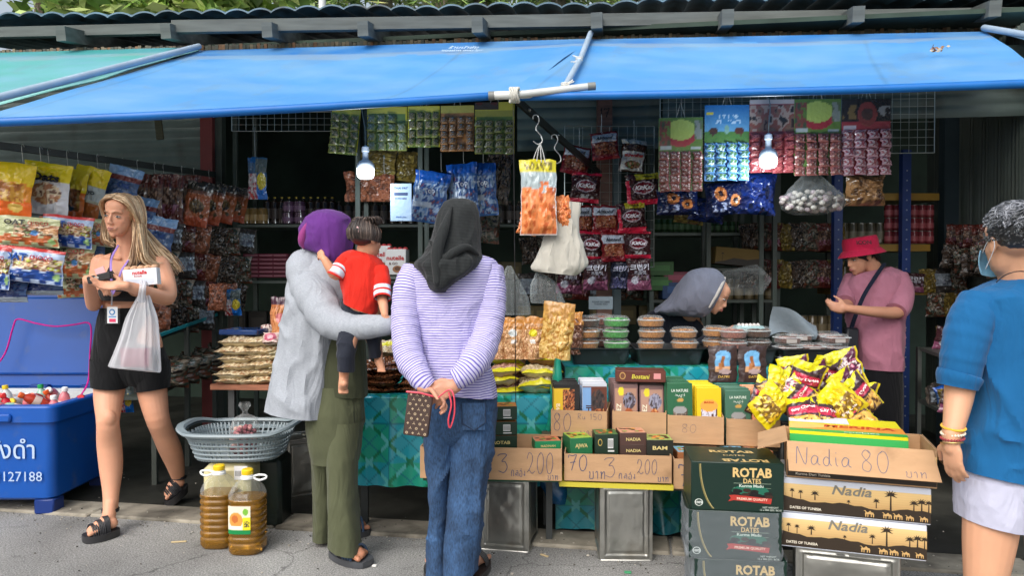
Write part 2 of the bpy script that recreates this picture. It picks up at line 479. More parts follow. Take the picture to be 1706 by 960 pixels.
class Frame:
    """flat rectangle: O = lower left corner, x and z unit vectors, n outward normal"""
    def __init__(s,O,ux,uz,w,h):
        s.O,s.x,s.z,s.w,s.h = Vector(O),Vector(ux).normalized(),Vector(uz).normalized(),w,h
        s.n = s.x.cross(s.z)
    def p(s,u,v,off=0.0): return s.O + s.x * (u * s.w) + s.z * (v * s.h) + s.n * off
def rect(mb,fr,u0,v0,u1,v1,col,off=.0008,mat='print'):
    mb.poly([fr.p(u0,v0,off),fr.p(u1,v0,off),fr.p(u1,v1,off),fr.p(u0,v1,off)],col,mat)
def shape(mb,fr,pts,col,off=.001,mat='print'):
    mb.poly([fr.p(u,v,off) for u,v in pts],col,mat)
def disc(mb,fr,u,v,ru,rv,col,off=.001,n=20,mat='print'):
    shape(mb,fr,[(u + ru * math.cos(a),v + rv * math.sin(a)) for a in np.arange(n) / n * 2 * math.pi],col,off,mat)
def label_text(mb,fr,t,u,v,size,col,off=.0014,bold=.02,italic=0.,fitw=None,mat='print',squash=1.,rot=0.):
    V,F = text_geo(t,bold,italic)
    if not len(V): return
    sx = sy = size
    if fitw: sx = fitw * fr.w / max(1e-6,V[:,0].max() - V[:,0].min())
    sx *= squash
    cr,sr = math.cos(rot),math.sin(rot)
    P = [tuple(fr.p(u,v,off) + fr.x * (a * sx * cr - b * sy * sr) + fr.z * (a * sx * sr + b * sy * cr)) for a,b,_ in V]
    mb.add(P,F,col,mat,smooth=False)
# handwriting: strokes in a 0..1 wide, 0..1 high cell
GLY = {
 '0': (.62,[[(.5,1),(.15,.8),(.05,.4),(.25,.03),(.6,.05),(.85,.45),(.78,.85),(.5,1),(.35,.9)]]),
 '2': (.7,[[(.05,.7),(.25,.98),(.6,.9),(.65,.6),(.3,.2),(.02,.05),(.3,.15),(.6,.0),(.95,.12)]]),
 '3': (.62,[[(.0,.9),(.3,1),(.85,.97),(.4,.62),(.7,.6),(.9,.3),(.6,.02),(.1,.1)]]),
 '7': (.6,[[(.0,.8),(.05,.97),(.5,.93),(.9,1),(.6,.5),(.35,0)],[(.2,.5),(.8,.55)]]),
 '8': (.6,[[(.75,.85),(.45,1),(.15,.8),(.4,.55),(.8,.3),(.6,.02),(.15,.1),(.2,.4),(.6,.6),(.8,.85),(.6,1)]]),
 'N': (.8,[[(.05,0),(.12,.98),(.3,.7),(.65,.05),(.8,.1),(.9,1)]]),
 'a': (.62,[[(.75,.45),(.4,.55),(.08,.3),(.2,.02),(.55,.1),(.75,.45),(.72,.1),(.95,.0)]]),
 'd': (.62,[[(.7,.4),(.35,.5),(.08,.25),(.25,.0),(.6,.1),(.72,.98),(.7,.15),(.92,.02)]]),
 'i': (.3,[[(.3,.5),(.35,.1),(.7,.0)],[(.38,.75),(.4,.8)]]),
 'บ': (.6,[[(.1,.6),(.2,.7),(.25,.5),(.2,.05),(.8,.05),(.82,.75)]]),
 'า': (.4,[[(.1,.6),(.5,.75),(.7,.5),(.68,0)]]),
 'ท': (.65,[[(.1,.6),(.25,.7),(.25,0),(.3,.4),(.6,.7),(.8,.65),(.8,0)]]),
 'ก': (.55,[[(.15,0),(.1,.5),(.3,.45),(.15,.6),(.45,.78),(.75,.6),(.75,0)]]),
 'ล': (.55,[[(.45,.3),(.25,.1),(.1,.3),(.4,.45),(.8,.4),(.7,.7),(.3,.65)],[(.8,.4),(.8,0)]]),
 'อ': (.5,[[(.25,.4),(.1,.3),(.1,.05),(.7,.02),(.75,.55),(.4,.75),(.1,.6)],[(.5,.85),(.5,1)]]),
 'ง': (.4,[[(.4,.7),(.5,.6),(.55,.1),(.1,.3)]]),
 '1': (.3,[[(.1,.7),(.4,1),(.4,0)]]),'5': (.6,[[(.8,1),(.2,.97),(.15,.55),(.6,.6),(.8,.25),(.5,0),(.1,.1)]]),
 'R': (.6,[[(.1,0),(.15,1)],[(.15,1),(.8,.85),(.6,.55),(.2,.5),(.8,0)]]),'u': (.5,[[(.1,.5),(.15,.05),(.6,.1),(.7,.5),(.75,0)]]),
 'n': (.5,[[(.1,.5),(.12,0),(.4,.5),(.65,.4),(.7,0)]]),' ': (.45,[]),
}
def handwrite(mb,fr,t,u,v,size,col,wd=.0028,off=.0016,sp=.12,fit=None):
    x = 0.; tw = sum((GLY.get(c,GLY[' '])[0] + sp) * size for c in t); kx = fit * fr.w / tw if fit else 1.
    for ch in t:
        w,st = GLY.get(ch,GLY[' '])
        for s_ in st:
            A = np.array([(u * fr.w + kx * (x + p[0] * w * size),v * fr.h + p[1] * size,0) for p in s_],float)
            Q = resample(A,size * .06) if len(A) > 2 else A
            T = np.gradient(Q[:,:2],axis=0); T /= np.linalg.norm(T,axis=1)[:,None] + 1e-9
            Nn = np.column_stack([-T[:,1],T[:,0]]) * wd / 2
            P = []
            for q,nn in zip(Q,Nn):
                for sg in (1,-1):
                    P.append(tuple(fr.O + fr.x * (q[0] + sg * nn[0]) + fr.z * (q[1] + sg * nn[1]) + fr.n * off))
            k = len(Q); i = np.arange(k - 1) * 2
            mb.add(P,np.column_stack([i,i + 1,i + 3,i + 2]),col,'print',smooth=False)
        x += (w + sp) * size
def carton(mb,c,size,yaw,col,mat='card',bev=.003):
    """closed box standing on point c; returns frames front, right side, left side, top"""
    w,d,h = size
    R = Matrix.Rotation(yaw,3,'Z'); c = Vector(c)
    mb.box(c + Vector((0,0,h / 2)),(w,d,h),col,mat,yaw=yaw,bev=bev)
    X,Y = R @ Vector((1,0,0)),R @ Vector((0,1,0))
    return (Frame(c - X * w / 2 - Y * d / 2,X,ZZ,w,h),Frame(c + X * w / 2 - Y * d / 2,Y,ZZ,d,h),
            Frame(c - X * w / 2 + Y * d / 2,-Y,ZZ,d,h),Frame(c - X * w / 2 - Y * d / 2 + ZZ * h,X,Y,w,d))

# ------------------------------------------------------------------ printed bags
class Paint:
    def __init__(s,U,V,base):
        s.U,s.V = U,V; s.C = np.tile(np.array(base,float),(len(U),1)); s.P = np.column_stack([U,V,U * 0])
    def rect(s,u0,v0,u1,v1,c,wob=0.):
        V = s.V + (wob * np.sign(np.sin(s.U * 28)) if wob else 0)
        k = (s.U >= u0) & (s.U <= u1) & (V >= v0) & (V <= v1); s.C[k] = c
    def ell(s,u,v,ru,rv,c):
        k = ((s.U - u) / ru) ** 2 + ((s.V - v) / rv) ** 2 < 1; s.C[k] = c
    def bits(s,u0,v0,u1,v1,cols,sc=14,seed=0,ell=False,asp=1.):
        k = (s.U >= u0) & (s.U <= u1) & (s.V >= v0) & (s.V <= v1)
        if ell: k &= ((s.U - (u0 + u1) / 2) / ((u1 - u0) / 2)) ** 2 + ((s.V - (v0 + v1) / 2) / ((v1 - v0) / 2)) ** 2 < 1
        sc = sc * 1.35; q = vnoise(s.P * np.array([1,asp,1]),sc,seed) * .5 + .5 + .18 * vnoise(s.P,sc * 2.3,seed + 3)
        i = np.clip((q * len(cols)).astype(int),0,len(cols) - 1)
        s.C[k] = np.array(cols)[i][k]
    def grad(s,v0,v1,ca,cb):
        t = np.clip((s.V - v0) / (v1 - v0),0,1)[:,None]; s.C = np.array(ca) * (1 - t) + np.array(cb) * t
def bag(w,h,T,paint,texts=(),seed=0,base=(.8,.8,.8),nx=26,ny=34,crumple=.004,mat='film',header=0.,ret=False,stand=False):
    """pillow pack hanging from z=0 (or standing on z=0), face to -Y"""
    z0 = h if stand else 0.
    def surf(u,v,sgn=1.):
        vv = np.clip(v / (1 - header),0,1) if header else v
        pr = (1 - np.abs(2 * u - 1) ** 3.0) * (1 - np.abs(2 * vv - 1) ** 3.5) * (v < (1 - header + 1e-9) if header else 1)
        if stand: pr = (1 - np.abs(2 * u - 1) ** 3.0) * np.clip(1.15 * (1 - v) ** .6,0,1)
        P = np.column_stack([u * 3,v * 3,u * 0 + sgn])
        nz = fbm(P,2.2,seed,3) * crumple * (2.0 * np.minimum(1,pr * 2) + .5)
        wv = fbm(np.column_stack([u * 2,v * 2,u * 0]),1.2,seed + 9,2) * crumple * 1.5
        squeeze = 1 - .06 * (pr.max() > 0) * np.sin(np.pi * v) * (0 if stand else 1)
        edge = fbm(np.column_stack([u * 0,v * 4,u * 0 + sgn * 0]),1.5,seed + 4,2) * .006
        top = fbm(np.column_stack([u * 4,v * 0,u * 0]),1.2,seed + 6,2) * .006 * (v > .9)
        return np.column_stack([(u - .5) * w * squeeze + edge,-sgn * (pr * T / 2 + .0006) + wv - sgn * np.abs(nz) * .8,v * h - h + z0 + top])
    mb = MB()
    def cf(u,v):
        p = Paint(u,v,base); paint(p); return p.C
    mb.grid(nx,ny,lambda u,v: surf(u,v,1.),cf,mat)
    mb.grid(nx,ny,lambda u,v: surf(u,v,-1.),base,mat)
    for t in texts:
        s_,cu,cv,sz,col = t[:5]; kw = t[5] if len(t) > 5 else {}
        V,F = text_geo(s_,kw.get('bold',.03),kw.get('italic',0))
        if not len(V): continue
        sz = sz * h; sxx = sz
        if 'fitw' in kw: sxx = kw['fitw'] * w / (V[:,0].max() - V[:,0].min())
        a = kw.get('rot',0); X = V[:,0] * sxx * math.cos(a) - V[:,1] * sz * math.sin(a); Z = V[:,0] * sxx * math.sin(a) + V[:,1] * sz * math.cos(a)
        u = np.clip(cu + X / w,.01,.99); v = np.clip(cv + Z / h,.01,.99)
        P = surf(u,v,1.); P[:,1] -= .004 + crumple
        mb.add(P,F,col,'print',smooth=False)
    return mb
def hang(name,mb,label,cat,px,py,D,yaw=8.,roll=0.,tilt=0.,group=None):
    o = solo(name,mb,label,cat,group,org=(0,0,0))
    o.location = W(px,py,D); o.rotation_euler = (rad(tilt),rad(roll),rad(yaw))
    return o

# ------------------------------------------------------------------ organic surfaces
def blob(mb,voxel=.006,smooth=6,colf=None,col=(.5,.3,.2),mat='skin',off=(0,0,0)):
    me = mb.mesh('tmp',off,0)
    ob = bpy.data.objects.new('tmp',me); COL.objects.link(ob)
    r = ob.modifiers.new('r','REMESH'); r.mode = 'VOXEL'; r.voxel_size = voxel
    if smooth:
        q = ob.modifiers.new('s','SMOOTH'); q.factor = .5; q.iterations = smooth
    dg = bpy.context.evaluated_depsgraph_get(); dg.update()
    out = bpy.data.meshes.new_from_object(ob.evaluated_get(dg))
    bpy.data.objects.remove(ob); bpy.data.meshes.remove(me)
    for k in [k for k in out.attributes.keys() if k in ('Col','sv')]: out.attributes.remove(out.attributes[k])
    V = np.zeros(len(out.vertices) * 3,np.float32); out.vertices.foreach_get('co',V); V = V.reshape(-1,3) + np.array(off)
    C = np.ones((len(V),4),np.float32); C[:,:3] = colf(V) if colf else np.array(col)
    a = out.color_attributes.new('Col','FLOAT_COLOR','POINT'); a.data.foreach_set('color',C.ravel())
    out.polygons.foreach_set('use_smooth',np.ones(len(out.polygons),bool))
    out.materials.clear(); out.materials.append(MATS[mat])
    return out
def S(xl,yl,xr,yr,D,dh,dd=0.):
    """cross-section of a lofted form: outline points of the photo at distance D, half-depth dh metres; dd turns it"""
    Lp,Rp = W(xl,yl,D),W(xr,yr,D)
    return ((Lp + Rp) / 2,(Rp - Lp) / 2 + FH * dd,FH * dh)
def TP(*pts):
    """limb path: (px, py, D, radius px) -> points, radii"""
    return [W(p[0],p[1],p[2]) for p in pts],[m(p[3],p[2]) for p in pts]
def hand(mb,wrist,d,nrm,side,L=.175,curl=.5,spread=.12,thumb=.6,col=(.5,.3,.2),wr=.024):
    """palm + four fingers + thumb. d: wrist->fingers, nrm: the way fingers curl, side: towards the thumb"""
    d,nrm,side = Vector(d).normalized(),Vector(nrm).normalized(),Vector(side).normalized()
    w = Vector(wrist); k = L / .175
    pc = w + d * .05 * k
    R = Matrix((side,d,nrm)).transposed()
    mb.ell(pc,(.038 * k,.054 * k,.0145 * k),col,'skin',R=R)
    mb.tube([w - d * .015 * k,w + d * .03 * k],[wr * k,.026 * k],col,'skin',n=10)
    ln = (.070,.080,.074,.058)
    for i in range(4):
        o = .027 - .018 * i
        b = w + d * (.088 - .006 * abs(i - 1)) * k + side * o * k
        fd = (d + side * (o * spread * 20)).normalized(); p = [b]; a = 0.; r = [.0092 * k]
        for j,f in enumerate((.45,.32,.25)):
            a += curl * (.75,1.0,.8)[j]
            dd = fd * math.cos(a) + nrm * math.sin(a)
            p.append(p[-1] + dd * ln[i] * f * k); r.append((.0085,.008,.0068)[j] * k)
        mb.tube([w + d * .05 * k + side * o * .8 * k] + p,[.011 * k] + r,col,'skin',n=8)
    td = (side * 1.0 + d * .75 + nrm * .25).normalized(); t2 = (side * (1 - thumb) + d * 1.1 + nrm * thumb).normalized()
    b = w + d * .022 * k + side * .022 * k
    mb.tube([b,b + td * .034 * k,b + td * .034 * k + t2 * .03 * k,b + td * .034 * k + t2 * .055 * k],[.0135 * k,.0115 * k,.010 * k,.0078 * k],col,'skin',n=8)
def head_prims(mb,c,R,k=1.,ears=(1,-1),col=(.5,.3,.2)):
    """head centred at the eyes; local x = person's right..left, y = forward, z = up"""
    def q(x,y,z): return Vector(c) + R @ Vector((x * k,y * k,z * k))
    def E(p,r): mb.ell(q(*p),tuple(v * k for v in r),col,'skin',R=R)
    E((0,-.012,.032),(.073,.092,.082)); E((0,.028,-.028),(.0585,.056,.082)); E((0,.042,-.072),(.042,.038,.034))
    E((0,.062,-.094),(.018,.016,.016)); E((.033,.048,-.022),(.023,.023,.026)); E((-.033,.048,-.022),(.023,.023,.026))
    E((0,.045,.045),(.055,.042,.045))
    mb.tube([q(0,.082,.01),q(0,.093,-.012),q(0,.100,-.032)],[.0065 * k,.0078 * k,.0092 * k],col,'skin')
    E((.0095,.093,-.036),(.0075,.009,.0065)); E((-.0095,.093,-.036),(.0075,.009,.0065))
    mb.tube([q(-.044,.066,.02),q(-.02,.083,.024),q(0,.084,.018),q(.02,.083,.024),q(.044,.066,.02)],.0055 * k,col,'skin')
    mb.tube([q(-.023,.080,-.0605),q(-.006,.091,-.0565),q(.006,.091,-.0565),q(.023,.080,-.0605)],.0055 * k,col,'skin')
    mb.tube([q(-.021,.080,-.066),q(0,.089,-.0695),q(.021,.080,-.066)],.0068 * k,col,'skin')
    for s_ in ears:
        E((s_ * .075,-.008,-.008),(.008,.017,.03)); E((s_ * .079,-.014,-.002),(.006,.01,.022))
def face_parts(root,c,R,k=1.,iris=(.05,.07,.08),brow=(.12,.07,.04),lips=(.45,.15,.13),shut=.55):
    def q(x,y,z): return Vector(c) + R @ Vector((x * k,y * k,z * k))
    for s_ in (1,-1):
        e = MB(); e.ell(q(s_ * .031,.0735,-.001),(.012 * k,.0095 * k,.0052 * k),(.5,.46,.44),'gloss',R=R)
        e.ell(q(s_ * .031,.0815,-.001),(.0056 * k,.0045 * k,.0052 * k),iris,'gloss',R=R)
        eye = part('eye',e,root)
        l_ = MB(); l_.tube([q(s_ * .017,.082,.001),q(s_ * .024,.087,.0062),q(s_ * .034,.0865,.0068),q(s_ * .046,.075,.001)],.0010 * k,(.03,.02,.015),'hair',n=6)
        part('lash',l_,eye)
        b = MB(); b.tube([q(s_ * .013,.0925,.019),q(s_ * .028,.0925,.0255),q(s_ * .047,.074,.022)],[.0014 * k,.0019 * k,.0008 * k],brow,'hair',n=6)
        part('eyebrow',b,root)
    lp = MB()
    lp.tube([q(-.022,.0835,-.0615),q(-.006,.0955,-.0585),q(.006,.0955,-.0585),q(.022,.0835,-.0615)],[.0015 * k,.004 * k,.004 * k,.0015 * k],lips,'skin',n=7)
    lp.tube([q(-.019,.084,-.0655),q(0,.0945,-.0675),q(.019,.084,-.0655)],[.0015 * k,.005 * k,.0015 * k],lips,'skin',n=7)
    part('lips',lp,root)
def strands(mb,guides,count,spread,r,cols,seed=1,n=5,step=.03,mat='hair'):
    rg = random.Random(seed); g = [np.array([tuple(p) for p in q]) for q in guides]
    for i in range(count):
        a = rg.randrange(len(g) - 1) if len(g) > 1 else 0; t = rg.random()
        P = g[a] if len(g) == 1 else g[a] * (1 - t) + g[a + 1] * t
        o = np.array([rg.gauss(0,1),rg.gauss(0,1),rg.gauss(0,.5)]) * spread
        w = np.linspace(.25,1,len(P))[:,None]
        Q = P + o * w + np.array([[rg.gauss(0,spread * .22) for _ in range(3)] for _ in P])
        c = np.array(cols[rg.randrange(len(cols))]) * rg.uniform(.8,1.2)
        rr = r * rg.uniform(.6,1.3)
        Rr = np.full(len(P),rr); Rr[-1] = rr * .25; Rr[0] = rr * .6
        mb.tube(Q,Rr,c,mat,n=n,step=step,caps=False)
# ================================================================== THE SETTING
def asphalt():
    mt,t,b = nm('asphalt'); N,L = t.nodes.new,t.links.new
    tc = N('ShaderNodeTexCoord')
    n1 = N('ShaderNodeTexNoise'); n1.inputs['Scale'].default_value = 140; n1.inputs['Detail'].default_value = 4; L(tc.outputs['Object'],n1.inputs['Vector'])
    n2 = N('ShaderNodeTexNoise'); n2.inputs['Scale'].default_value = 1.7; n2.inputs['Detail'].default_value = 6; L(tc.outputs['Object'],n2.inputs['Vector'])
    v = N('ShaderNodeTexVoronoi'); v.inputs['Scale'].default_value = 110; L(tc.outputs['Object'],v.inputs['Vector'])
    cr = N('ShaderNodeValToRGB'); cr.color_ramp.elements[0].position = .3; cr.color_ramp.elements[0].color = (.13,.132,.13,1)
    cr.color_ramp.elements[1].position = .72; cr.color_ramp.elements[1].color = (.52,.52,.50,1)
    L(n1.outputs['Fac'],cr.inputs[0])
    mr = N('ShaderNodeMapRange'); mr.inputs['From Min'].default_value = .3; mr.inputs['From Max'].default_value = .7; mr.inputs['To Min'].default_value = .62; mr.inputs['To Max'].default_value = 1.15
    L(n2.outputs['Fac'],mr.inputs['Value'])
    sc = N('ShaderNodeVectorMath'); sc.operation = 'SCALE'; L(cr.outputs[0],sc.inputs[0]); L(mr.outputs[0],sc.inputs['Scale'])
    vc = N('ShaderNodeMapRange'); vc.inputs['From Max'].default_value = .35; vc.inputs['To Min'].default_value = 1.25; vc.inputs['To Max'].default_value = .9; L(v.outputs['Distance'],vc.inputs['Value'])
    s2 = N('ShaderNodeVectorMath'); s2.operation = 'SCALE'; L(sc.outputs[0],s2.inputs[0]); L(vc.outputs[0],s2.inputs['Scale'])
    ve = N('ShaderNodeTexVoronoi'); ve.feature = 'DISTANCE_TO_EDGE'; ve.inputs['Scale'].default_value = .9
    nd = N('ShaderNodeTexNoise'); nd.inputs['Scale'].default_value = 3; nd.inputs['Detail'].default_value = 6; L(tc.outputs['Object'],nd.inputs['Vector'])
    va = N('ShaderNodeVectorMath'); va.operation = 'MULTIPLY_ADD'; va.inputs[1].default_value = (.5,.5,.5); L(nd.outputs['Color'],va.inputs[0]); L(tc.outputs['Object'],va.inputs[2]); L(va.outputs[0],ve.inputs['Vector'])
    ce = N('ShaderNodeMapRange'); ce.inputs['From Max'].default_value = .006; ce.inputs['To Min'].default_value = .45; L(ve.outputs['Distance'],ce.inputs['Value'])
    st = N('ShaderNodeTexNoise'); st.inputs['Scale'].default_value = 4.2; st.inputs['Detail'].default_value = 8; st.inputs['Roughness'].default_value = .7; L(tc.outputs['Object'],st.inputs['Vector'])
    se = N('ShaderNodeMapRange'); se.inputs['From Min'].default_value = .56; se.inputs['From Max'].default_value = .68; se.inputs['To Min'].default_value = 1; se.inputs['To Max'].default_value = .62; L(st.outputs['Fac'],se.inputs['Value'])
    mu = N('ShaderNodeMath'); mu.operation = 'MULTIPLY'; L(ce.outputs[0],mu.inputs[0]); L(se.outputs[0],mu.inputs[1])
    s3 = N('ShaderNodeVectorMath'); s3.operation = 'SCALE'; L(s2.outputs[0],s3.inputs[0]); L(mu.outputs[0],s3.inputs['Scale'])
    L(s3.outputs[0],b.inputs['Base Color']); b.inputs['Roughness'].default_value = .85
    bp = N('ShaderNodeBump'); bp.inputs['Strength'].default_value = .8; bp.inputs['Distance'].default_value = .006
    L(n1.outputs['Fac'],bp.inputs['Height']); L(bp.outputs[0],b.inputs['Normal'])
asphalt()
matter('concrete',.85,color=srgb((152,146,132)),var=.35,vscale=9,bump=.5,bscale=60,dirt=(srgb((66,62,54)),4,.5,.8))
matter('wetfloor',.55,color=srgb((58,58,52)),var=.5,vscale=3,bump=.4,bscale=30,rvar=.25,dirt=(srgb((24,25,22)),1.6,.45,.8))
matter('shutter',.5,color=srgb((96,112,108)),var=.25,vscale=4,dirt=(srgb((60,62,52)),3,.55,.6))
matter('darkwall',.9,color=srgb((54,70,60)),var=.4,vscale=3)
matter('roofing',.5,color=srgb((84,118,138)),var=.4,vscale=6,bump=.3,bscale=30,dirt=(srgb((40,44,40)),5,.5,.8))
matter('oldwood',.85,color=srgb((92,98,96)),var=.3,vscale=5,stretch=(.6,3,6),bump=.25,bscale=30)
def tarp(name,c,dust_sheen):
    mt,t,b = nm(name); N,L = t.nodes.new,t.links.new
    tc = N('ShaderNodeTexCoord'); mp = N('ShaderNodeMapping'); mp.inputs['Scale'].default_value = (.7,1.4,1); L(tc.outputs['Object'],mp.inputs[0])
    n = N('ShaderNodeTexNoise'); n.inputs['Scale'].default_value = 2.6; n.inputs['Detail'].default_value = 9; L(mp.outputs[0],n.inputs['Vector'])
    mr = N('ShaderNodeMapRange'); mr.inputs['From Min'].default_value = .38; mr.inputs['From Max'].default_value = .75; mr.inputs['To Min'].default_value = .0; mr.inputs['To Min'].default_value = .14; mr.inputs['To Max'].default_value = .75; L(n.outputs['Fac'],mr.inputs['Value'])
    at = N('ShaderNodeAttribute'); at.attribute_name = 'Col'
    mx = N('ShaderNodeMix'); mx.data_type = 'RGBA'; L(mr.outputs[0],mx.inputs[0]); L(at.outputs['Color'],mx.inputs[6]); mx.inputs[7].default_value = (*dust_sheen,1)  # pale patches: dust, with sky sheen also put into the colour
    L(mx.outputs[2],b.inputs['Base Color']); b.inputs['Roughness'].default_value = .36; b.inputs['Specular IOR Level'].default_value = .65
    n3 = N('ShaderNodeTexNoise'); n3.inputs['Scale'].default_value = 240; L(tc.outputs['Object'],n3.inputs['Vector'])
    bp = N('ShaderNodeBump'); bp.inputs['Strength'].default_value = .12; bp.inputs['Distance'].default_value = .003; L(n3.outputs['Fac'],bp.inputs['Height'])
    n4 = N('ShaderNodeTexNoise'); n4.inputs['Scale'].default_value = 1.1; L(mp.outputs[0],n4.inputs['Vector'])
    b2 = N('ShaderNodeBump'); b2.inputs['Strength'].default_value = .5; b2.inputs['Distance'].default_value = .04; L(n4.outputs['Fac'],b2.inputs['Height']); L(bp.outputs[0],b2.inputs['Normal'])
    L(b2.outputs[0],b.inputs['Normal'])
tarp('tarp',None,srgb((122,168,200)))

# kerb line on the ground from the photo
K0,K1 = G(340,875),G(1100,925)
KD = (K1 - K0).normalized(); KN = Vector((-KD.y,KD.x,0))      # KN points into the stalls
KB = G(700,873); kw = max(.10,(KB - K0).dot(KN))
mb = MB(); mb.grid(3,3,lambda u,v: np.column_stack([-60 + 120 * u,-60 + 130 * v,u * 0]),(.3,.3,.3),'asphalt'); structure('road',mb)
mb = MB(); k0 = K0 - KD * 8; rg = random.Random(4); x = 0
while x < 16:
    l_ = rg.uniform(.75,1.1)
    a = k0 + KD * x; b = k0 + KD * (x + l_ - .012)
    mb.box((a + b) / 2 + KN * (kw / 2 + rg.uniform(-.006,.006)) + ZZ * (-.010 + rg.uniform(-.003,.003)),(l_ - .012,kw,.05),(.4,.4,.38),'concrete',yaw=math.atan2(KD.y,KD.x) + rg.uniform(-.006,.006),bev=.008)
    x += l_
structure('kerb',mb)
mb = MB(); a,b = K0 - KD * 9 + KN * (kw + .006),K0 + KD * 9 + KN * (kw + .006)
mb.prism([a,b,b + KN * 4.6,a + KN * 4.6],(0,0,.012),(.1,.1,.1),'wetfloor'); structure('shop_floor',mb)

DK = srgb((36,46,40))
BY = 7.3                                             # back wall plane
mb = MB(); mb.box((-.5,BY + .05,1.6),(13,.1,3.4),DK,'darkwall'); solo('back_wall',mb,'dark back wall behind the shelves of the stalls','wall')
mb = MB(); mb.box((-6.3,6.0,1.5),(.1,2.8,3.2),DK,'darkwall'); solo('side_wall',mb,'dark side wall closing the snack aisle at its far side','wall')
# wall at the right: corrugated sheet with a wire mesh in front
mb = MB()
ra,rb = W(1545,300,6.2),W(1760,300,4.3); ra.z = rb.z = 0
d = (rb - ra); nn = Vector((-d.y,d.x,0)).normalized()
mb.grid(240,3,lambda u,v: np.array(ra)[None] + u[:,None] * np.array(d)[None] + np.column_stack([nn.x * .012 * np.sin(u * 260),nn.y * .012 * np.sin(u * 260),v * 2.9]),srgb((66,76,68)),'painted')
solo('corrugated_wall',mb,'grey green corrugated sheet wall behind the person in blue','wall')

# ---- roof: corrugated sheet, front edge seen against the trees
E0,E1 = W(-260,34,5.6),W(1960,-14,4.9)
mb = MB(); ed = E1 - E0; el = ed.length; ed.normalize(); back = Vector((0,3.2,.55))
def roofpos(u,v,lift):
    x = u * el; wv = .020 * np.abs(np.sin(x * math.pi / .175)) ** .7 * 1.6 - .012
    big = .010 * np.sin(x * 2.1) + .008 * np.sin(x * 5.3)
    P = np.array(E0)[None] + x[:,None] * np.array(ed)[None] + v[:,None] * np.array(back)[None]
    P[:,2] += wv + big + lift
    P[:,1] += .03 * vnoise(np.column_stack([x,x * 0,x * 0]),2.2,5) * (v < .02)
    return P
mb.grid(900,6,lambda u,v: roofpos(u,v,.012),srgb((60,90,110)),'roofing')
mb.grid(900,6,lambda u,v: roofpos(u,v,.0),srgb((60,90,110)),'roofing')
mb.grid(900,2,lambda u,v: roofpos(u,v * 0,.0) + np.column_stack([u * 0,u * 0,v * .012]),srgb((60,90,110)),'roofing')
structure('roof',mb)
mb = MB(); dz = Vector((0,.10,-.085))
mb.beam(E0 + dz,W(298,48,5.35) ,.05,.075,DK,'oldwood'); mb.beam(W(288,45,5.22),E1 + Vector((0,.10,-.10)),.05,.085,DK,'oldwood')
solo('eave_beam',mb,'weathered grey timber running along under the roof edge','beam')
rp = None
for i,(px,py,D) in enumerate([(128,64,5.4),(298,60,5.3),(462,58,5.25),(617,56,5.2),(802,50,5.1),(995,43,5.05),(1207,38,5.0),(1418,33,4.95),(1638,24,4.9)]):
    p = W(px,py,D)
    if rp is None:
        mb = MB(); mb.beam((0,-.16,-.015),(0,1.7,.28),.075,.10,DK,'oldwood',up=ZZ)
        rp = solo('rafter',mb,None,'rafter','rafter ends under the roof edge',org=(0,0,0)); o = rp
    else:
        o = rp.copy(); COL.objects.link(o)
    o.location = p; o['label'] = ORD[i] + ' grey rafter end from the left under the roof edge'; o['group'] = 'rafter ends under the roof edge'
# ceiling sheet inside
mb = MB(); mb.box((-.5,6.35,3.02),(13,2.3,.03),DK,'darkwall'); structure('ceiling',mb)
# reed strip behind the awning top
mb = MB(); rg = random.Random(2); a,b = W(-120,92,5.52),W(1900,46,4.98)
n_ = 330
for i in range(n_):
    p = a.lerp(b,i / n_); g = rg.uniform(.6,1.25); c = rg.choice([srgb((112,104,84)),srgb((92,92,80)),srgb((120,92,66)),srgb((78,84,76))])
    mb.box(p + Vector((0,rg.uniform(-.006,.006),rg.uniform(-.01,.006))),((b - a).length / n_ * .9,.02,.055),tuple(k * g for k in c),'wood',yaw=math.atan2((b - a).y,(b - a).x) + rg.uniform(-.1,.1))
solo('reed_strip',mb,'brown strip of split reeds showing above the blue awning','reed strip')

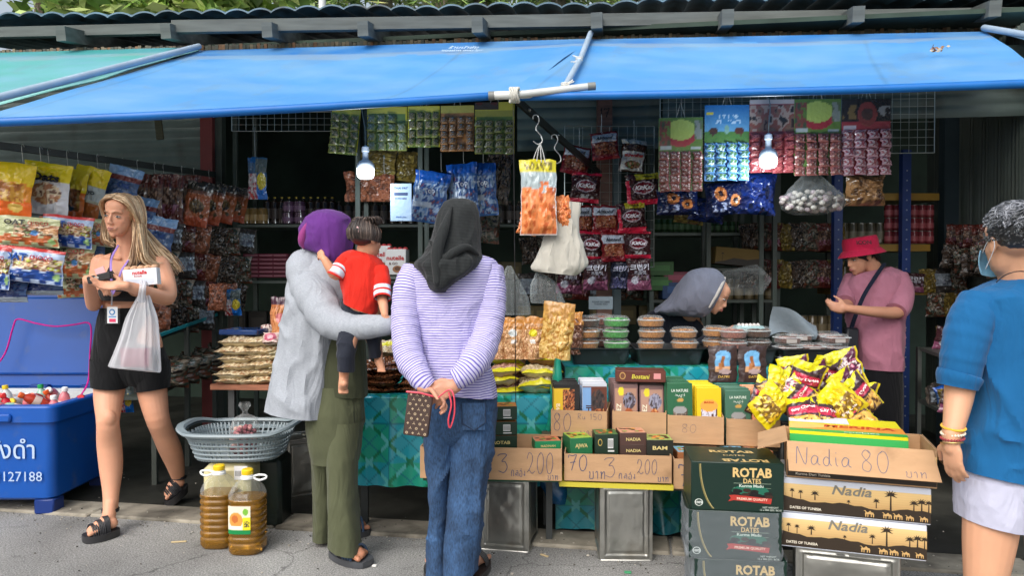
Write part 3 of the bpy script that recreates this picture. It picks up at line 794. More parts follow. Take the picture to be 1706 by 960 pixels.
# ---- awnings
BLUE = srgb((62,142,212)); TEAL = srgb((74,172,156))
def awning_mesh(bl,br,fr_,fl,col,bulge=.05,dark=None,seed=0,nx=60,ny=40):
    bl,br,fr_,fl = [np.array(tuple(p)) for p in (bl,br,fr_,fl)]
    mb = MB()
    def pos(u,v,dz=0):
        a = bl[None] * (1 - u[:,None]) + br[None] * u[:,None]; f = fl[None] * (1 - u[:,None]) + fr_[None] * u[:,None]
        P = a * (1 - v[:,None]) + f * v[:,None]
        P[:,2] += -bulge * np.sin(np.pi * v) * np.sin(np.pi * u) + .02 * fbm(P,1.3,seed,2) * np.sin(np.pi * v) + .004 * vnoise(np.column_stack([u * 40,v * 1.5,u * 0]),1,seed) * v * (1 - v) * 4 + dz
        return P
    def cf(u,v):
        C = np.tile(np.array(col),(len(u),1))
        band = v < .10 + .02 * vnoise(np.column_stack([u * 9,v * 0,v * 0]),1,seed)
        C[band] = np.array(dark or col) 
        sm = np.abs((u * 3.02 + .37) % 1 - .5) < .0035; C[sm & ~band] *= .72
        wr_ = (np.abs(fbm(np.column_stack([u * 5,v * 1.2,u * 0]),2.1,seed + 8,3)) < .018) & (v > .2); C[wr_] *= .93
        gr = fbm(np.column_stack([u * 6,v * 2,u * 0]),2.5,seed + 3,4) > .62; C[gr] = C[gr] * .8 + np.array(srgb((110,120,120))) * .2
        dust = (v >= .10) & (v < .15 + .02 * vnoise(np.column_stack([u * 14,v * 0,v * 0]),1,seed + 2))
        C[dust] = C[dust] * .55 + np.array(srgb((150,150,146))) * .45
        return C
    mb.grid(nx,ny,pos,cf,'tarp')
    mb.grid(nx,ny,lambda u,v: pos(u,v,-.004),col,'tarp')
    return mb
def roll(a,b,r,col,mat='painted',sag=.0,n=12):
    mb = MB(); P = [a.lerp(b,t) + ZZ * (-sag * math.sin(math.pi * t)) for t in np.linspace(0,1,30)]
    mb.tube(P,r,col,mat,n=n); return mb
DEEP = srgb((4,104,184))
t = thing('awning','long blue tarpaulin awning sloping over the left and middle stall fronts','awning',W(430,130,4.4))
fl,fr_ = W(-95,214,3.35),W(858,163,3.78)
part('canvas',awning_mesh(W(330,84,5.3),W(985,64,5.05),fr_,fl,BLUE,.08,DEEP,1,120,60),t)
part('hem',roll(W(-95,207,3.33),W(815,160,3.76),.021,DEEP,sag=.012),t)
_w = MB(); fr = Frame(W(724,88.5,4.95),RH,Vector((0,.75,.62)).normalized(),.38,.1)
fr.n = Vector((0,-.6,.8)).normalized()
label_text(_w,fr,'ร้านนำชัย',.5,.55,.055,srgb((205,222,236)),off=.02,italic=.3,bold=0); label_text(_w,fr,'ของฝาก ขนม โทร',.5,.05,.04,srgb((205,222,236)),off=.02,bold=0)
part('lettering',_w,t)
t = thing('awning','blue tarpaulin awning over the right stall with a dry leaf on it','awning',W(1300,110,4.2))
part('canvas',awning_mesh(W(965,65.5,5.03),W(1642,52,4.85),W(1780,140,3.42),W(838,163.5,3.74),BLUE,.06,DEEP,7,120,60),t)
part('hem',roll(W(862,161,3.74),W(1790,136,3.4),.021,DEEP,sag=.01),t)
t = thing('awning','turquoise tarpaulin awning overlapping the left end of the blue one','awning',W(100,130,4.4))
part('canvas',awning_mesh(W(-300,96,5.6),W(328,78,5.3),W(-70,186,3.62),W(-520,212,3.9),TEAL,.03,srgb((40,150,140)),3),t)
part('flap',awning_mesh(W(328,80,5.28),W(331,84,5.26),W(-70,196,3.55),W(-70,184,3.6),srgb((150,214,200)),.0,None,4,20,30),t)
t = thing('awning','narrow corner of another blue awning at the far right edge','awning',W(1700,70,4.7))
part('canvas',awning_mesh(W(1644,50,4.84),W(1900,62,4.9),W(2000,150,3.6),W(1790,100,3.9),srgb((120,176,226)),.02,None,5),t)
PB = srgb((158,178,196)); PG = srgb((190,196,196)); GREY = srgb((120,124,122))
mb = MB(); mb.tube([W(331,77,5.24),W(-70,180,3.52)],.021,PB,'painted',n=12); solo('awning_pole',mb,'pale blue metal pole lying along the edge of the turquoise awning','pole')
mb = MB(); mb.tube([W(1640,46,4.8),W(1790,72,3.9)],.021,PB,'painted',n=12); solo('awning_pole',mb,'pale blue metal pole at the far right awning corner','pole')
t = thing('awning_pole','light blue pole with string knots lying up the seam between the blue awnings','pole',W(960,100,4.4))
mb = MB(); mb.tube([W(984,55,5.0),W(967,98,4.4),W(940,146,3.72)],[.019,.017,.016],PB,'painted',n=12); part('tube',mb,t)
for px,py,D in ((965,99,4.36),(941,142,3.74)):
    mb = MB(); rg = random.Random(px); c = W(px,py,D - .02)
    for k in range(5):
        mb.tube([c,c + Vector((rg.uniform(-.03,.03),-.01,rg.uniform(-.02,.02))),c + Vector((rg.uniform(-.05,.05),-.01,rg.uniform(-.045,.03)))],.0035,srgb((215,214,208)),'cloth',n=5)
    for k in range(3): 
        th = np.linspace(0,6.283,14); mb.tube([c + RT * .02 * math.cos(a) + FW * .02 * math.sin(a) + ZZ * (.008 * k - .008) for a in th],.0035,srgb((215,214,208)),'cloth',n=5,caps=False)
    part('string_knot',mb,t)
t = thing('roller_bar','white end pipe of the awning roller tied with cord','pipe',W(850,158,3.72))
mb = MB(); mb.tube([W(822,159,3.735),W(884,157,3.72)],.021,srgb((214,218,214)),'painted',n=14); part('tube',mb,t)
mb = MB(); mb.tube([W(814,159.5,3.737),W(824,159,3.735)],.0225,GREY,'painted',n=14,round_=False); part('end_cap',mb,t)
mb = MB(); c = W(857,158,3.7)
for k in range(6):
    th = np.linspace(0,6.283,16); mb.tube([c + FH * .034 * math.cos(a) + ZZ * .036 * math.sin(a) + RT * ((k - 2.5) * .007 + .006 * math.sin(a * 2 + k)) for a in th],.0055,srgb((196,196,188)),'cloth',n=6,caps=False)
part('cord_wrap',mb,t)
t = thing('roller_bar','grey pipe stub lying on the blue awning beside the cord knot','pipe',W(930,150,3.72))
mb = MB(); mb.tube([W(868,157,3.70),W(980,144,3.70)],.018,PG,'painted',n=14); part('tube',mb,t)
mb = MB(); mb.tube([W(979,144,3.70),W(992,143,3.70)],.020,GREY,'painted',n=14,round_=False); part('end_cap',mb,t)
t = thing('strut','dark grey metal strut running down and back from the awning corner','strut',W(860,168,3.75))
mb = MB(); mb.beam(W(860,166,3.74),W(1000,290,4.95),.018,.04,srgb((74,78,74)),'metal'); part('bar',mb,t)
for f in (.12,.42):
    mb = MB(); p = W(860,166,3.74).lerp(W(1000,290,4.95),f); mb.tube([p - FH * .03,p - FH * .01],.01,GREY,'metal',n=8); part('bolt',mb,t)
# dry leaf on awning
mb = MB(); rg = random.Random(8); c = W(1564,84,4.25)
for k in range(16):
    a = rg.uniform(0,6.28); q = c + RH * rg.uniform(-.045,.045) + FH * rg.uniform(-.02,.02) + ZZ * rg.uniform(-.006,.02)
    dv = Vector((math.cos(a),math.sin(a) * .5,rg.uniform(-.2,.5))) * rg.uniform(.02,.05)
    mb.poly([q,q + dv * .5 + ZZ * .008,q + dv,q + dv * .5 - ZZ * .006],rg.choice([srgb((150,110,78)),srgb((196,178,150)),srgb((110,76,52))]),'paper')
solo('dry_leaf',mb,'curled brown dry leaf lying on the right blue awning','leaf')

# ---- shutters and posts
def shutter(name,a,b,z0,z1,label,per=.075):
    mb = MB(); a,b = Vector(a),Vector(b); a.z = b.z = 0; d = b - a; n = Vector((d.y,-d.x,0)).normalized(); ny = int((z1 - z0) / per * 8)
    mb.grid(2,ny,lambda u,v: np.array(a)[None] + u[:,None] * np.array(d)[None] + np.array(n)[None] * (.012 * np.abs(np.sin(v * (z1 - z0) / per * math.pi)))[:,None] + np.column_stack([u * 0,u * 0,z0 + v * (z1 - z0)]),(.3,.3,.3),'shutter')
    return solo(name,mb,label,'shutter')
shutter('roller_shutter',W(-160,250,6.0),W(338,250,5.7),1.7,2.98,'grey green ribbed roller shutter above the hanging snack packs')
shutter('roller_shutter',W(862,220,5.15),W(1000,220,5.1),2.17,2.72,'short grey shutter behind the awning strut')
shutter('roller_shutter',W(1018,220,5.1),W(1100,220,5.05),2.17,2.72,'short grey shutter between brown post and hanging sachet cards')
shutter('roller_shutter',W(1104,180,4.9),W(1720,180,4.6),2.3,2.74,'grey shutter band above the right stall opening')
def post(px,w,y0,y1,D,col,mat,label,name='post',dd=.08,cat='post'):
    a,b = W(px,y0,D),W(px,y1,D); b.x,b.y = a.x,a.y
    mb = MB(); mb.beam(a,b,dd,m(w,D),col,mat,up=RH); return solo(name,mb,label,cat)
post(346,20,80,720,5.55,srgb((128,58,56)),'painted','dull red painted post at the end of the shutter')
post(366,12,80,720,5.6,srgb((70,78,70)),'painted','dark green frame post beside the red post')
pst = post(1007,24,100,800,5.0,srgb((116,84,72)),'wood','brown wooden post numbered 17 between the two stalls')
mb = MB(); fr = Frame(W(996,203,4.94),RH,ZZ,m(22,4.94),m(38,4.94)); handwrite(mb,fr,'17',.2,.2,.06,srgb((20,20,20)),.006)
o = part('number',mb,pst)
post(1028,12,165,800,5.2,srgb((96,110,112)),'painted','grey steel upright just behind the brown post')
post(1583,26,160,760,5.6,srgb((58,74,82)),'painted','dark blue grey post at the right end of the stall')
# wooden flap piece hanging by the shutter
mb = MB(); mb.beam(W(263,196,5.2),W(267,232,5.2),.02,m(11,5.2),srgb((92,88,66)),'wood',up=RH); solo('wood_batten',mb,'short olive wooden batten hanging before the left shutter','batten')

# ---- wire grids
def wire_grid(name,label,x0,y0,x1,y1,D,cell,yaw=8,rr=.0016):
    w,h = m(x1 - x0,D),m(y1 - y0,D); mb = MB(); nx,ny = max(1,round(w / cell)),max(1,round(h / cell)); c = srgb((176,184,178))
    for i in range(nx + 1): x = i * w / nx; mb.tube([(x,0,0),(x,0,-h)],rr * (2 if i in (0,nx) else 1),c,'metal',n=5,round_=False)
    for j in range(ny + 1): z = -j * h / ny; mb.tube([(0,.003,z),(w,.003,z)],rr * (2 if j in (0,ny) else 1),c,'metal',n=5,round_=False)
    o = solo(name,mb,label,'wire grid',org=(0,0,0)); o.location = W(x0,y0,D); o.rotation_euler = (0,0,rad(yaw)); return o
wire_grid('wire_grid','white wire display grid hung high beside the red post',386,186,552,218,5.1,.05)
wire_grid('wire_grid','wire display grid holding the red chocolate packs',941,210,1090,445,4.86,.06)
wire_grid('wire_grid','wire display grid behind the row of sachet cards',1100,158,1541,259,4.62,.05,4)

# ---- trees and pole behind the roof
LEAFC = [srgb((104,140,62)),srgb((140,170,84)),srgb((70,108,46)),srgb((166,190,110))]
matter('leaf',.45,spec=.4,var=.15,vscale=4)
def leafcloud(mb,c,r,n,sz,seed,cols=LEAFC):
    rg = random.Random(seed); V = []; F = []; C = []
    cl = [Vector(c) + Vector((rg.gauss(0,.55) * r[0],rg.gauss(0,.55) * r[1],rg.gauss(0,.5) * r[2])) for _ in range(40)]
    for i in range(n):
        q = rg.choice(cl) + Vector((rg.gauss(0,.13) * r[0],rg.gauss(0,.13) * r[1],rg.gauss(0,.13) * r[2]))
        a = Vector((rg.gauss(0,1),rg.gauss(0,1),rg.gauss(0,.6))).normalized(); b = a.cross(Vector((rg.gauss(0,1),rg.gauss(0,1),rg.gauss(0,1)))).normalized()
        s_ = sz * rg.uniform(.6,1.4); k = len(V)
        V += [tuple(q),tuple(q + a * s_ * .5 + b * s_ * .22),tuple(q + a * s_),tuple(q + a * s_ * .5 - b * s_ * .22)]; F.append((k,k + 1,k + 2,k + 3)); C.append(rg.choice(cols))
    mb.add(V,np.array(F),np.array(C),'leaf',smooth=False)
def tree(px,py,D,r,n,sz,label,seed,cols=LEAFC,name='tree'):
    c = W(px,py,D); base = Vector((c.x,c.y,0)); t = thing(name,label,'tree',base)
    mb = MB(); rg = random.Random(seed)
    mb.tube([base,base + ZZ * c.z * .5 + RH * .1,c],[.16,.12,.06],srgb((96,84,68)),'wood',n=9,step=.4)
    for k in range(9):
        q = c + Vector((rg.uniform(-1,1) * r[0],rg.uniform(-1,1) * r[1],rg.uniform(-.6,.9) * r[2]))
        mb.tube([c - ZZ * rg.uniform(.2,1.2),c.lerp(q,.5) + ZZ * .1,q],[.05,.03,.012],srgb((104,94,78)),'wood',n=6,step=.3)
    part('trunk',mb,t)
    mb = MB(); leafcloud(mb,c,r,n,sz,seed,cols); part('crown',mb,t)
def palm(px,py,D,label,seed,nf=16,L=1.7):
    c = W(px,py,D); base = Vector((c.x + .2,c.y,0)); t = thing('palm_tree',label,'palm tree',base); rg = random.Random(seed)
    mb = MB(); mb.tube([base,base + ZZ * c.z * .6,c],[.15,.12,.1],srgb((120,112,96)),'wood',n=9,step=.3); part('trunk',mb,t)
    for f in range(nf):
        a = f / nf * 6.283 + rg.uniform(-.2,.2); up = rg.uniform(-.1,.9); dv = Vector((math.cos(a),math.sin(a),up)).normalized()
        mb = MB(); P = [c + dv * L * s_ - ZZ * .55 * L * s_ * s_ for s_ in np.linspace(0,1,12)]
        mb.tube(P,list(np.linspace(.018,.004,12)),LEAFC[1],'leaf',n=5)
        sd = dv.cross(ZZ).normalized()
        for i in range(1,12):
            for g in (1,-1):
                for q_ in (0,.5):
                    b = P[i - 1].lerp(P[i],q_); e = b + (sd * g * .8 + dv * .55 - ZZ * rg.uniform(.15,.5)).normalized() * .42 * (1.1 - i / 14)
                    w_ = (P[i] - P[i - 1]).normalized() * .022
                    mb.poly([b - w_,b + w_,e],rg.choice(LEAFC + [srgb((176,178,110))]),'leaf')
        part('frond',mb,t)
YG = [srgb((164,190,98)),srgb((190,206,126)),srgb((120,156,70))]
tree(60,-140,12,(1.6,1.2,1.5),900,.16,'thin branched tree against the pale sky behind the roof',1,[srgb((120,140,80)),srgb((150,160,96))])
tree(215,-30,11,(1.0,1.2,1.1),2600,.3,'broad leaved green tree behind the turquoise awning',2)
tree(330,-20,10.5,(1.2,1.0,.9),2600,.3,'bright yellow green tree over the left end of the blue awning',3,YG)
tree(470,-30,12,(1.6,1.2,1.2),3200,.18,'fine leaved tree beside the utility pole',4,LEAFC)
palm(640,-10,10,'palm with spreading fronds just right of the utility pole',5)
palm(800,0,10.5,'palm with spreading fronds above the middle of the roof',6)
palm(930,-5,10,'palm with drooping fronds above the awning seam',7)
tree(740,-60,14,(2.6,1.2,1.5),4200,.2,'dense yellow green tree behind the palms',8,YG)
tree(1080,-40,12,(2.0,1.2,1.3),3000,.2,'bushy green tree above the right stall roof',9)
mb = MB(); p = W(537,20,9.0); mb.tube([(p.x,p.y,0),(p.x,p.y,6)],.045,srgb((206,210,210)),'painted',n=12); solo('utility_pole',mb,'slim white pole rising behind the roof','pole')
# ================================================================== PEOPLE
def headR(f,tilt=Vector((0,0,1))):
    f = Vector(f).normalized(); z = (tilt - f * tilt.dot(f)).normalized(); x = f.cross(z)
    return Matrix((x,f,z)).transposed()
SK = srgb((214,158,128)); SK2 = srgb((206,150,118)); SK3 = srgb((188,134,104)); SKD = srgb((176,122,94))
def skinpaint(base,zmax=None):
    b = np.array(base)
    def f(V):
        n = fbm(V,9,3,2)[:,None]
        return b[None] * (1 + .05 * n) * (1 + np.array([[.0,-.02,-.03]]) * n)
    return f
def sole(mb,pts,z,h,col,mat='plastic'):
    mb.prism([Vector((p.x,p.y,z)) for p in pts],(0,0,h),col,mat)
def foot(mb,heel,toe,ank,w=.045,col=SK,toes=5):
    """bare foot: heel and toe points at sole level, ankle centre"""
    heel,toe,ank = Vector(heel),Vector(toe),Vector(ank); d = toe - heel; L = d.length; d.normalize(); s = d.cross(ZZ).normalized(); u = s.cross(d)
    mb.tube([heel + d * .028 + u * .03,heel + d * L * .35 + u * .034,heel + d * L * .62 + u * .026,heel + d * L * .8 + u * .018],[.030,.031,.032,.022],col,'skin',n=12)
    mb.ell(heel + d * L * .68 + u * .018,(w,L * .20,.018),col,'skin',R=Matrix((s,d,u)).transposed())
    mb.tube([ank + ZZ * .03,ank.lerp(heel + d * .05 + u * .03,.5),heel + d * .06 + u * .035],[.031,.033,.034],col,'skin',n=12)
    for i in range(5):
        o = (i - 2) * w * .42; f = (.93,.92,.88,.83,.78)[i] if toes > 0 else (.78,.83,.88,.92,.93)[i]
        big = (i == 0) if toes > 0 else (i == 4)
        mb.tube([heel + d * L * .7 + s * o + u * .018,heel + d * L * f + s * o * 1.05 + u * .012],[.011,.0125 if big else .0085],col,'skin',n=8)
def foot_outline(heel,toe,w,grow=.008,n=20):
    heel,toe = Vector(heel),Vector(toe); d = toe - heel; L = d.length; d.normalize(); s = d.cross(ZZ).normalized(); P = []
    for a in np.arange(n) / n * 2 * math.pi:
        t = .5 - .5 * math.cos(a); ww = (w * (.62 + .42 * math.sin(min(1,t * 1.15) * math.pi * .62)) + grow) * abs(math.sin(a)) ** .55
        P.append(heel + d * (t * (L + 2 * grow) - grow) + s * ww * (1 if a < math.pi else -1))
    return P
def strap(mb,heel,toe,t,w,hgt,col,wid=.018,mat='leather',r=.004,lift=0.):
    heel,toe = Vector(heel),Vector(toe); d = (toe - heel); L = d.length; d.normalize(); s = d.cross(ZZ).normalized(); u = s.cross(d)
    if u.z < 0: u = -u
    for k in np.linspace(-wid / 2,wid / 2,4):
        mb.tube([heel + d * (L * t + k) + s * (w * math.cos(a)) + u * ((hgt + .007) * math.sin(a) + lift) for a in np.linspace(0,math.pi,9)],r,col,mat,n=6)

# ------------------------------------------------------------------ 1. young woman walking
A = thing('person','young woman with long fair hair in black crop top and shorts walking past the cooler','person',G(175,886))
f_head = (-FH * 1.0 - RH * .10 - ZZ * .12).normalized(); RA = headR(f_head,ZZ + RH * .10)
hc = W(202,359,3.80)
mb = MB(); head_prims(mb,hc,RA,.99)
mb.tube(*TP((212,380,3.84,17),(212,405,3.86,16.5),(213,432,3.87,20)),SK,'skin',n=14,step=.03)
# trunk
mb.loft([S(197,418,230,418,3.87,.05),S(174,426,258,426,3.88,.06),S(163,436,272,438,3.88,.075),S(165,455,264,455,3.87,.09),S(169,480,252,480,3.86,.092),S(175,505,242,505,3.87,.084),S(169,530,252,530,3.88,.09),S(162,570,268,570,3.9,.10),S(164,600,268,600,3.93,.09),S(172,625,262,625,3.94,.07)],SK,'skin',n=32,step=.03,caps=(True,True),lip=False)
mb.ell(W(190,478,3.76),(.052,.045,.052),SK,'skin'); mb.ell(W(228,478,3.78),(.052,.045,.052),SK,'skin')
mb.tube([W(200,431,3.80),W(175,428,3.83),W(164,432,3.86)],[.008,.009,.008],SK,'skin'); mb.tube([W(224,432,3.81),W(250,430,3.84),W(266,434,3.87)],[.008,.009,.008],SK,'skin')
# legs
mb.tube(*TP((192,600,3.90,24),(182,650,3.86,24),(180,695,3.78,18.5),(180,710,3.77,17.5),(182,740,3.80,19),(185,780,3.80,18),(185,820,3.77,13),(184,850,3.74,11.5)),SK,'skin',n=20,step=.04)
mb.ell(W(181,698,3.745),(.036,.032,.046),SK,'skin')
mb.tube(*TP((246,600,3.94,25),(254,655,3.94,23),(262,695,3.93,19),(270,718,3.98,17.5),(282,745,4.06,18),(291,770,4.13,15),(296,792,4.19,11)),SK,'skin',n=20,step=.04)
# arms: upper arm down, forearm forward to the wallet
mb.tube(*TP((168,438,3.88,15),(162,465,3.86,13.5),(158,490,3.82,12.5),(156,508,3.76,11.5),(151,488,3.66,10.5),(147,468,3.58,8.6)),SK,'skin',n=14,step=.03)
mb.tube(*TP((266,442,3.88,16.5),(275,465,3.86,15.5),(280,488,3.80,14),(275,497,3.74,13),(248,489,3.62,11.5),(222,480,3.54,9.5),(205,476,3.50,8)),SK,'skin',n=14,step=.03)
hand(mb,W(148,466,3.57),RH * .75 - FH * .3 + ZZ * -.15,-ZZ * .8 + FH * .4,FH * -.4 + RH * .3 + ZZ * .6,.165,.75,wr=.022)
hand(mb,W(206,476,3.50),-RH * .95 + ZZ * .02 - FH * .1,ZZ * .7 - FH * .45,ZZ * .5 + FH * .7,.165,.42,wr=.022)
# feet
fh,ft = G(196,880,.035),G(141,893,.035); an = W(184,850,3.74)
foot(mb,fh,ft,an,.042,SK,1)
rh,rt = W(311,806,4.22),W(276,832,4.16); ra_ = W(298,795,4.2)
foot(mb,rh + ZZ * .0,rt,ra_,.042,SK,1)
def colA(V):
    c = skinpaint(SK)(V); q = (np.array(RA).T @ (V - np.array(hc)).T).T
    ch = np.exp(-(((np.abs(q[:,0]) - .036) / .02) ** 2 + ((q[:,2] + .03) / .02) ** 2)) * (q[:,1] > .03) * (np.abs(q[:,2]) < .12)
    c[:,1:] *= (1 - .10 * ch)[:,None]; return c
part('body',blob(mb,.0047,6,colA,off=ORG[A]),A)
face_parts(A,hc,RA,.99,iris=(.06,.09,.09),brow=(.30,.20,.12),lips=(.52,.24,.20))
HB = [srgb((212,182,144)),srgb((194,160,122)),srgb((168,134,98)),srgb((226,200,164)),srgb((146,114,84))]
def hq(x,y,z): return hc + RA @ Vector((x,y,z))
mb = MB()
cap = MB(); 
for sx in (-1,1):
    gs = []
    for k in range(7):
        yy = .085 - k * .028
        gs.append([hq(sx * .003,yy * .9,.118 - .03 * abs(yy - .02) / .07),hq(sx * .045,yy * .95 - .004,.100 - .02 * (k == 0)),hq(sx * .078,yy * .8 - .008,.052),hq(sx * .088,min(.03,yy * .6) - .02,-.01),hq(sx * .088,-.03 - k * .006,-.07),hq(sx * .085,-.05 - k * .005,-.13)])
    strands(mb,gs,330,.0035,.0034,HB,3 + sx)
mb.ell(hq(0,-.022,.034),(.079,.092,.083),HB[1],'hair',R=RA)
# long fall over her left shoulder, and the smaller one behind her right cheek
strands(mb,[[W(226,335,3.86),W(240,380,3.84),W(243,425,3.80),W(262,445,3.85),W(282,436,3.93),W(290,444,3.96)],
             [W(216,330,3.84),W(228,375,3.80),W(232,410,3.76),W(236,432,3.77),W(250,442,3.80),W(262,440,3.84)],
             [W(206,330,3.90),W(232,370,3.93),W(258,400,3.95),W(278,418,3.97),W(290,432,3.98),W(303,452,3.98)],
             [W(222,340,3.84),W(226,380,3.79),W(222,420,3.76),W(218,440,3.74),W(212,458,3.73),W(208,470,3.73)]],560,.012,.0034,HB,11)
strands(mb,[[W(176,345,3.88),W(170,375,3.9),W(172,400,3.9),W(186,408,3.92)],[W(190,340,3.94),W(186,380,3.94),W(186,405,3.93),W(196,412,3.92)]],150,.008,.0034,HB[1:],13)
part('hair',mb,A,sharp=0)
BLK = srgb((40,40,42))
mb = MB()
mb.loft([S(167,482,254,484,3.855,.106),S(169,492,249,494,3.855,.104),S(172,500,245,502,3.86,.096)],BLK,'cloth',step=.01)
for tri in (((183,446,3.745),(168,484,3.75),(206,486,3.73)),((228,444,3.76),(206,486,3.73),(252,486,3.78))):
    a,b,c = [W(*q) for q in tri]; a -= FH * .012; b -= FH * .02; c -= FH * .02; M = (a + b + c) / 3 - FH * .02
    mb.add([tuple(p) for p in (a,b,c,M,a + FH * .02,b + FH * .05,c + FH * .05)],[(0,1,3),(1,2,3),(2,0,3),(0,4,5,1),(1,5,6,2),(2,6,4,0)],BLK,'cloth')
mb.tube([W(183,447,3.73),W(184,430,3.79),W(188,415,3.84),W(192,410,3.9)],.0035,BLK,'cloth',n=6); mb.tube([W(228,445,3.74),W(240,430,3.79),W(244,415,3.85),W(242,408,3.92)],.0035,BLK,'cloth',n=6)
part('crop_top',mb,A)
mb = MB(); SB = srgb((22,23,25))
mb.loft([S(170,513,245,512,3.87,.096),S(164,540,255,540,3.885,.103),S(158,575,268,575,3.91,.115),S(154,600,278,602,3.92,.118),S(155,622,280,626,3.92,.105),S(160,640,274,642,3.91,.07)],SB,'cloth',step=.015,fold=.004,fs=14,caps=(False,True),lip=False)
mb.loft([S(154,598,218,602,3.88,.10),S(154,620,214,625,3.87,.098),S(155,643,209,648,3.85,.09)],SB,'cloth',step=.012,fold=.003)
mb.loft([S(212,602,280,602,3.92,.105),S(221,625,281,622,3.93,.10),S(228,652,280,646,3.935,.092)],SB,'cloth',step=.012,fold=.003)
part('shorts',mb,A)
for (h_,t_,a_,up_) in ((fh,ft,an,0.),(rh,rt,ra_,.3)):
    mb = MB(); o_ = foot_outline(h_,t_,.050); dn = Vector((0,0,-1))
    dd = (Vector(t_) - Vector(h_)); zlow = -.034
    if up_: mb.prism([p + dn * .006 for p in o_],(0,0,-.042),srgb((34,34,36)),'leather')
    else: mb.prism([Vector((p.x,p.y,.035)) for p in o_],(0,0,zlow),srgb((48,48,50)),'leather')
    sd = part('sandal',mb,A)
    for tt,hh,wd in ((.72,.040,.03),(.55,.052,.022),(.38,.064,.018)):
        mb = MB(); strap(mb,h_,t_,tt,.040 if tt < .5 else .046,hh,srgb((36,36,40)),wd); part('strap',mb,sd)
    mb = MB(); c = Vector(a_) - ZZ * .005
    for zz in (0,.008): mb.tube([c + RH * .036 * math.cos(q) + FH * .038 * math.sin(q) + ZZ * zz for q in np.linspace(0,6.28,16)],.006,srgb((32,32,36)),'leather',n=6,caps=False)
    part('ankle_strap',mb,sd)
VIO = srgb((168,140,214))
LY = thing('lanyard','violet lanyard with clear badge holder round the neck of the fair haired woman','lanyard',W(186,500,3.7))
mb = MB()
for P in ([W(197,409,3.80),W(186,430,3.74),W(185,455,3.68),W(187,488,3.70)],[W(224,410,3.82),W(216,430,3.76),W(202,452,3.69),W(196,472,3.70),W(188,490,3.70)]):
    Q = resample(np.array([[*p] for p in P]),.02)
    for s_ in (-.0025,.0025): mb.tube([Vector(q) + RH * s_ for q in Q],.0032,VIO,'cloth',n=5)
part('strap',mb,LY)
mb = MB(); mb.tube([W(187,488,3.70),W(186,508,3.71)],.004,srgb((190,190,196)),'metal',n=6); part('clip',mb,LY)
mb = MB(); fr = Frame(W(175,540,3.745),RH,ZZ,m(25,3.74),m(31,3.74)); fr.n = -FH
rect(mb,fr,0,0,1,1,(.7,.75,.78),0,'clear'); rect(mb,fr,.16,.04,.86,.92,srgb((232,236,240)),.002)
disc(mb,fr,.5,.64,.2,.17,srgb((70,140,200)),.003); disc(mb,fr,.5,.64,.12,.10,srgb((232,236,240)),.004); rect(mb,fr,.26,.36,.76,.42,srgb((80,150,210)),.003); rect(mb,fr,.3,.1,.74,.28,srgb((226,70,110)),.003)
part('badge',mb,LY)
mb = MB(); c = W(166,463,3.50); mb.T = Matrix.Translation(c) @ Matrix.Rotation(rad(-14),4,FH) @ Matrix.Rotation(YAW,4,'Z')
mb.box((0,0,0),(.115,.02,.035),srgb((28,28,32)),'leather',bev=.004); mb.box((.0,.02,.006),(.11,.016,.03),srgb((20,20,24)),'leather',bev=.004); mb.ell((-.012,-.0105,.001),(.014,.002,.008),srgb((170,168,160)),'paper')
solo('wallet',mb,'small black wallet held open in both hands of the fair haired woman','wallet')
mb = MB(); mb.T = Matrix.Translation(W(167,452,3.52)) @ Matrix.Rotation(rad(-20),4,FH); mb.box((0,0,0),(.05,.004,.035),srgb((228,176,178)),'paper'); solo('banknote',mb,'pale pink banknote sticking out of the black wallet','banknote')
# wafer box tucked against her arm
t = thing('wafer_box','white biscuit box with red lettering held against the arm of the fair haired woman','box',W(237,475,3.66))
mb = MB(); T_ = Matrix.Translation(W(238,476,3.68)) @ Matrix.Rotation(rad(-5),4,FH) @ Matrix.Rotation(YAW + .1,4,'Z'); mb.T = T_
w_,h_ = m(54,3.68),m(28,3.68)
mb.box((0,0,h_ / 2),(w_,.05,h_),srgb((226,230,236)),'print',bev=.002)
fr = Frame((-w_ / 2,-.025,0),(1,0,0),ZZ,w_,h_); label_text(mb,fr,'nutella',.5,.78,.026,srgb((206,40,40)),bold=.035,off=.001); label_text(mb,fr,'B-ready',.45,.56,.012,srgb((190,60,60)))
rect(mb,fr,.1,.12,.9,.4,srgb((206,214,226)))
part('carton',mb,t)
mb = MB(); mb.T = T_
for k in range(5): mb.ell((-w_ / 2 + w_ * (k + .5) / 5,0,h_ + .006),(w_ / 9,.022,.012),srgb((220,176,140)),'food')
part('scalloped_top',mb,t)
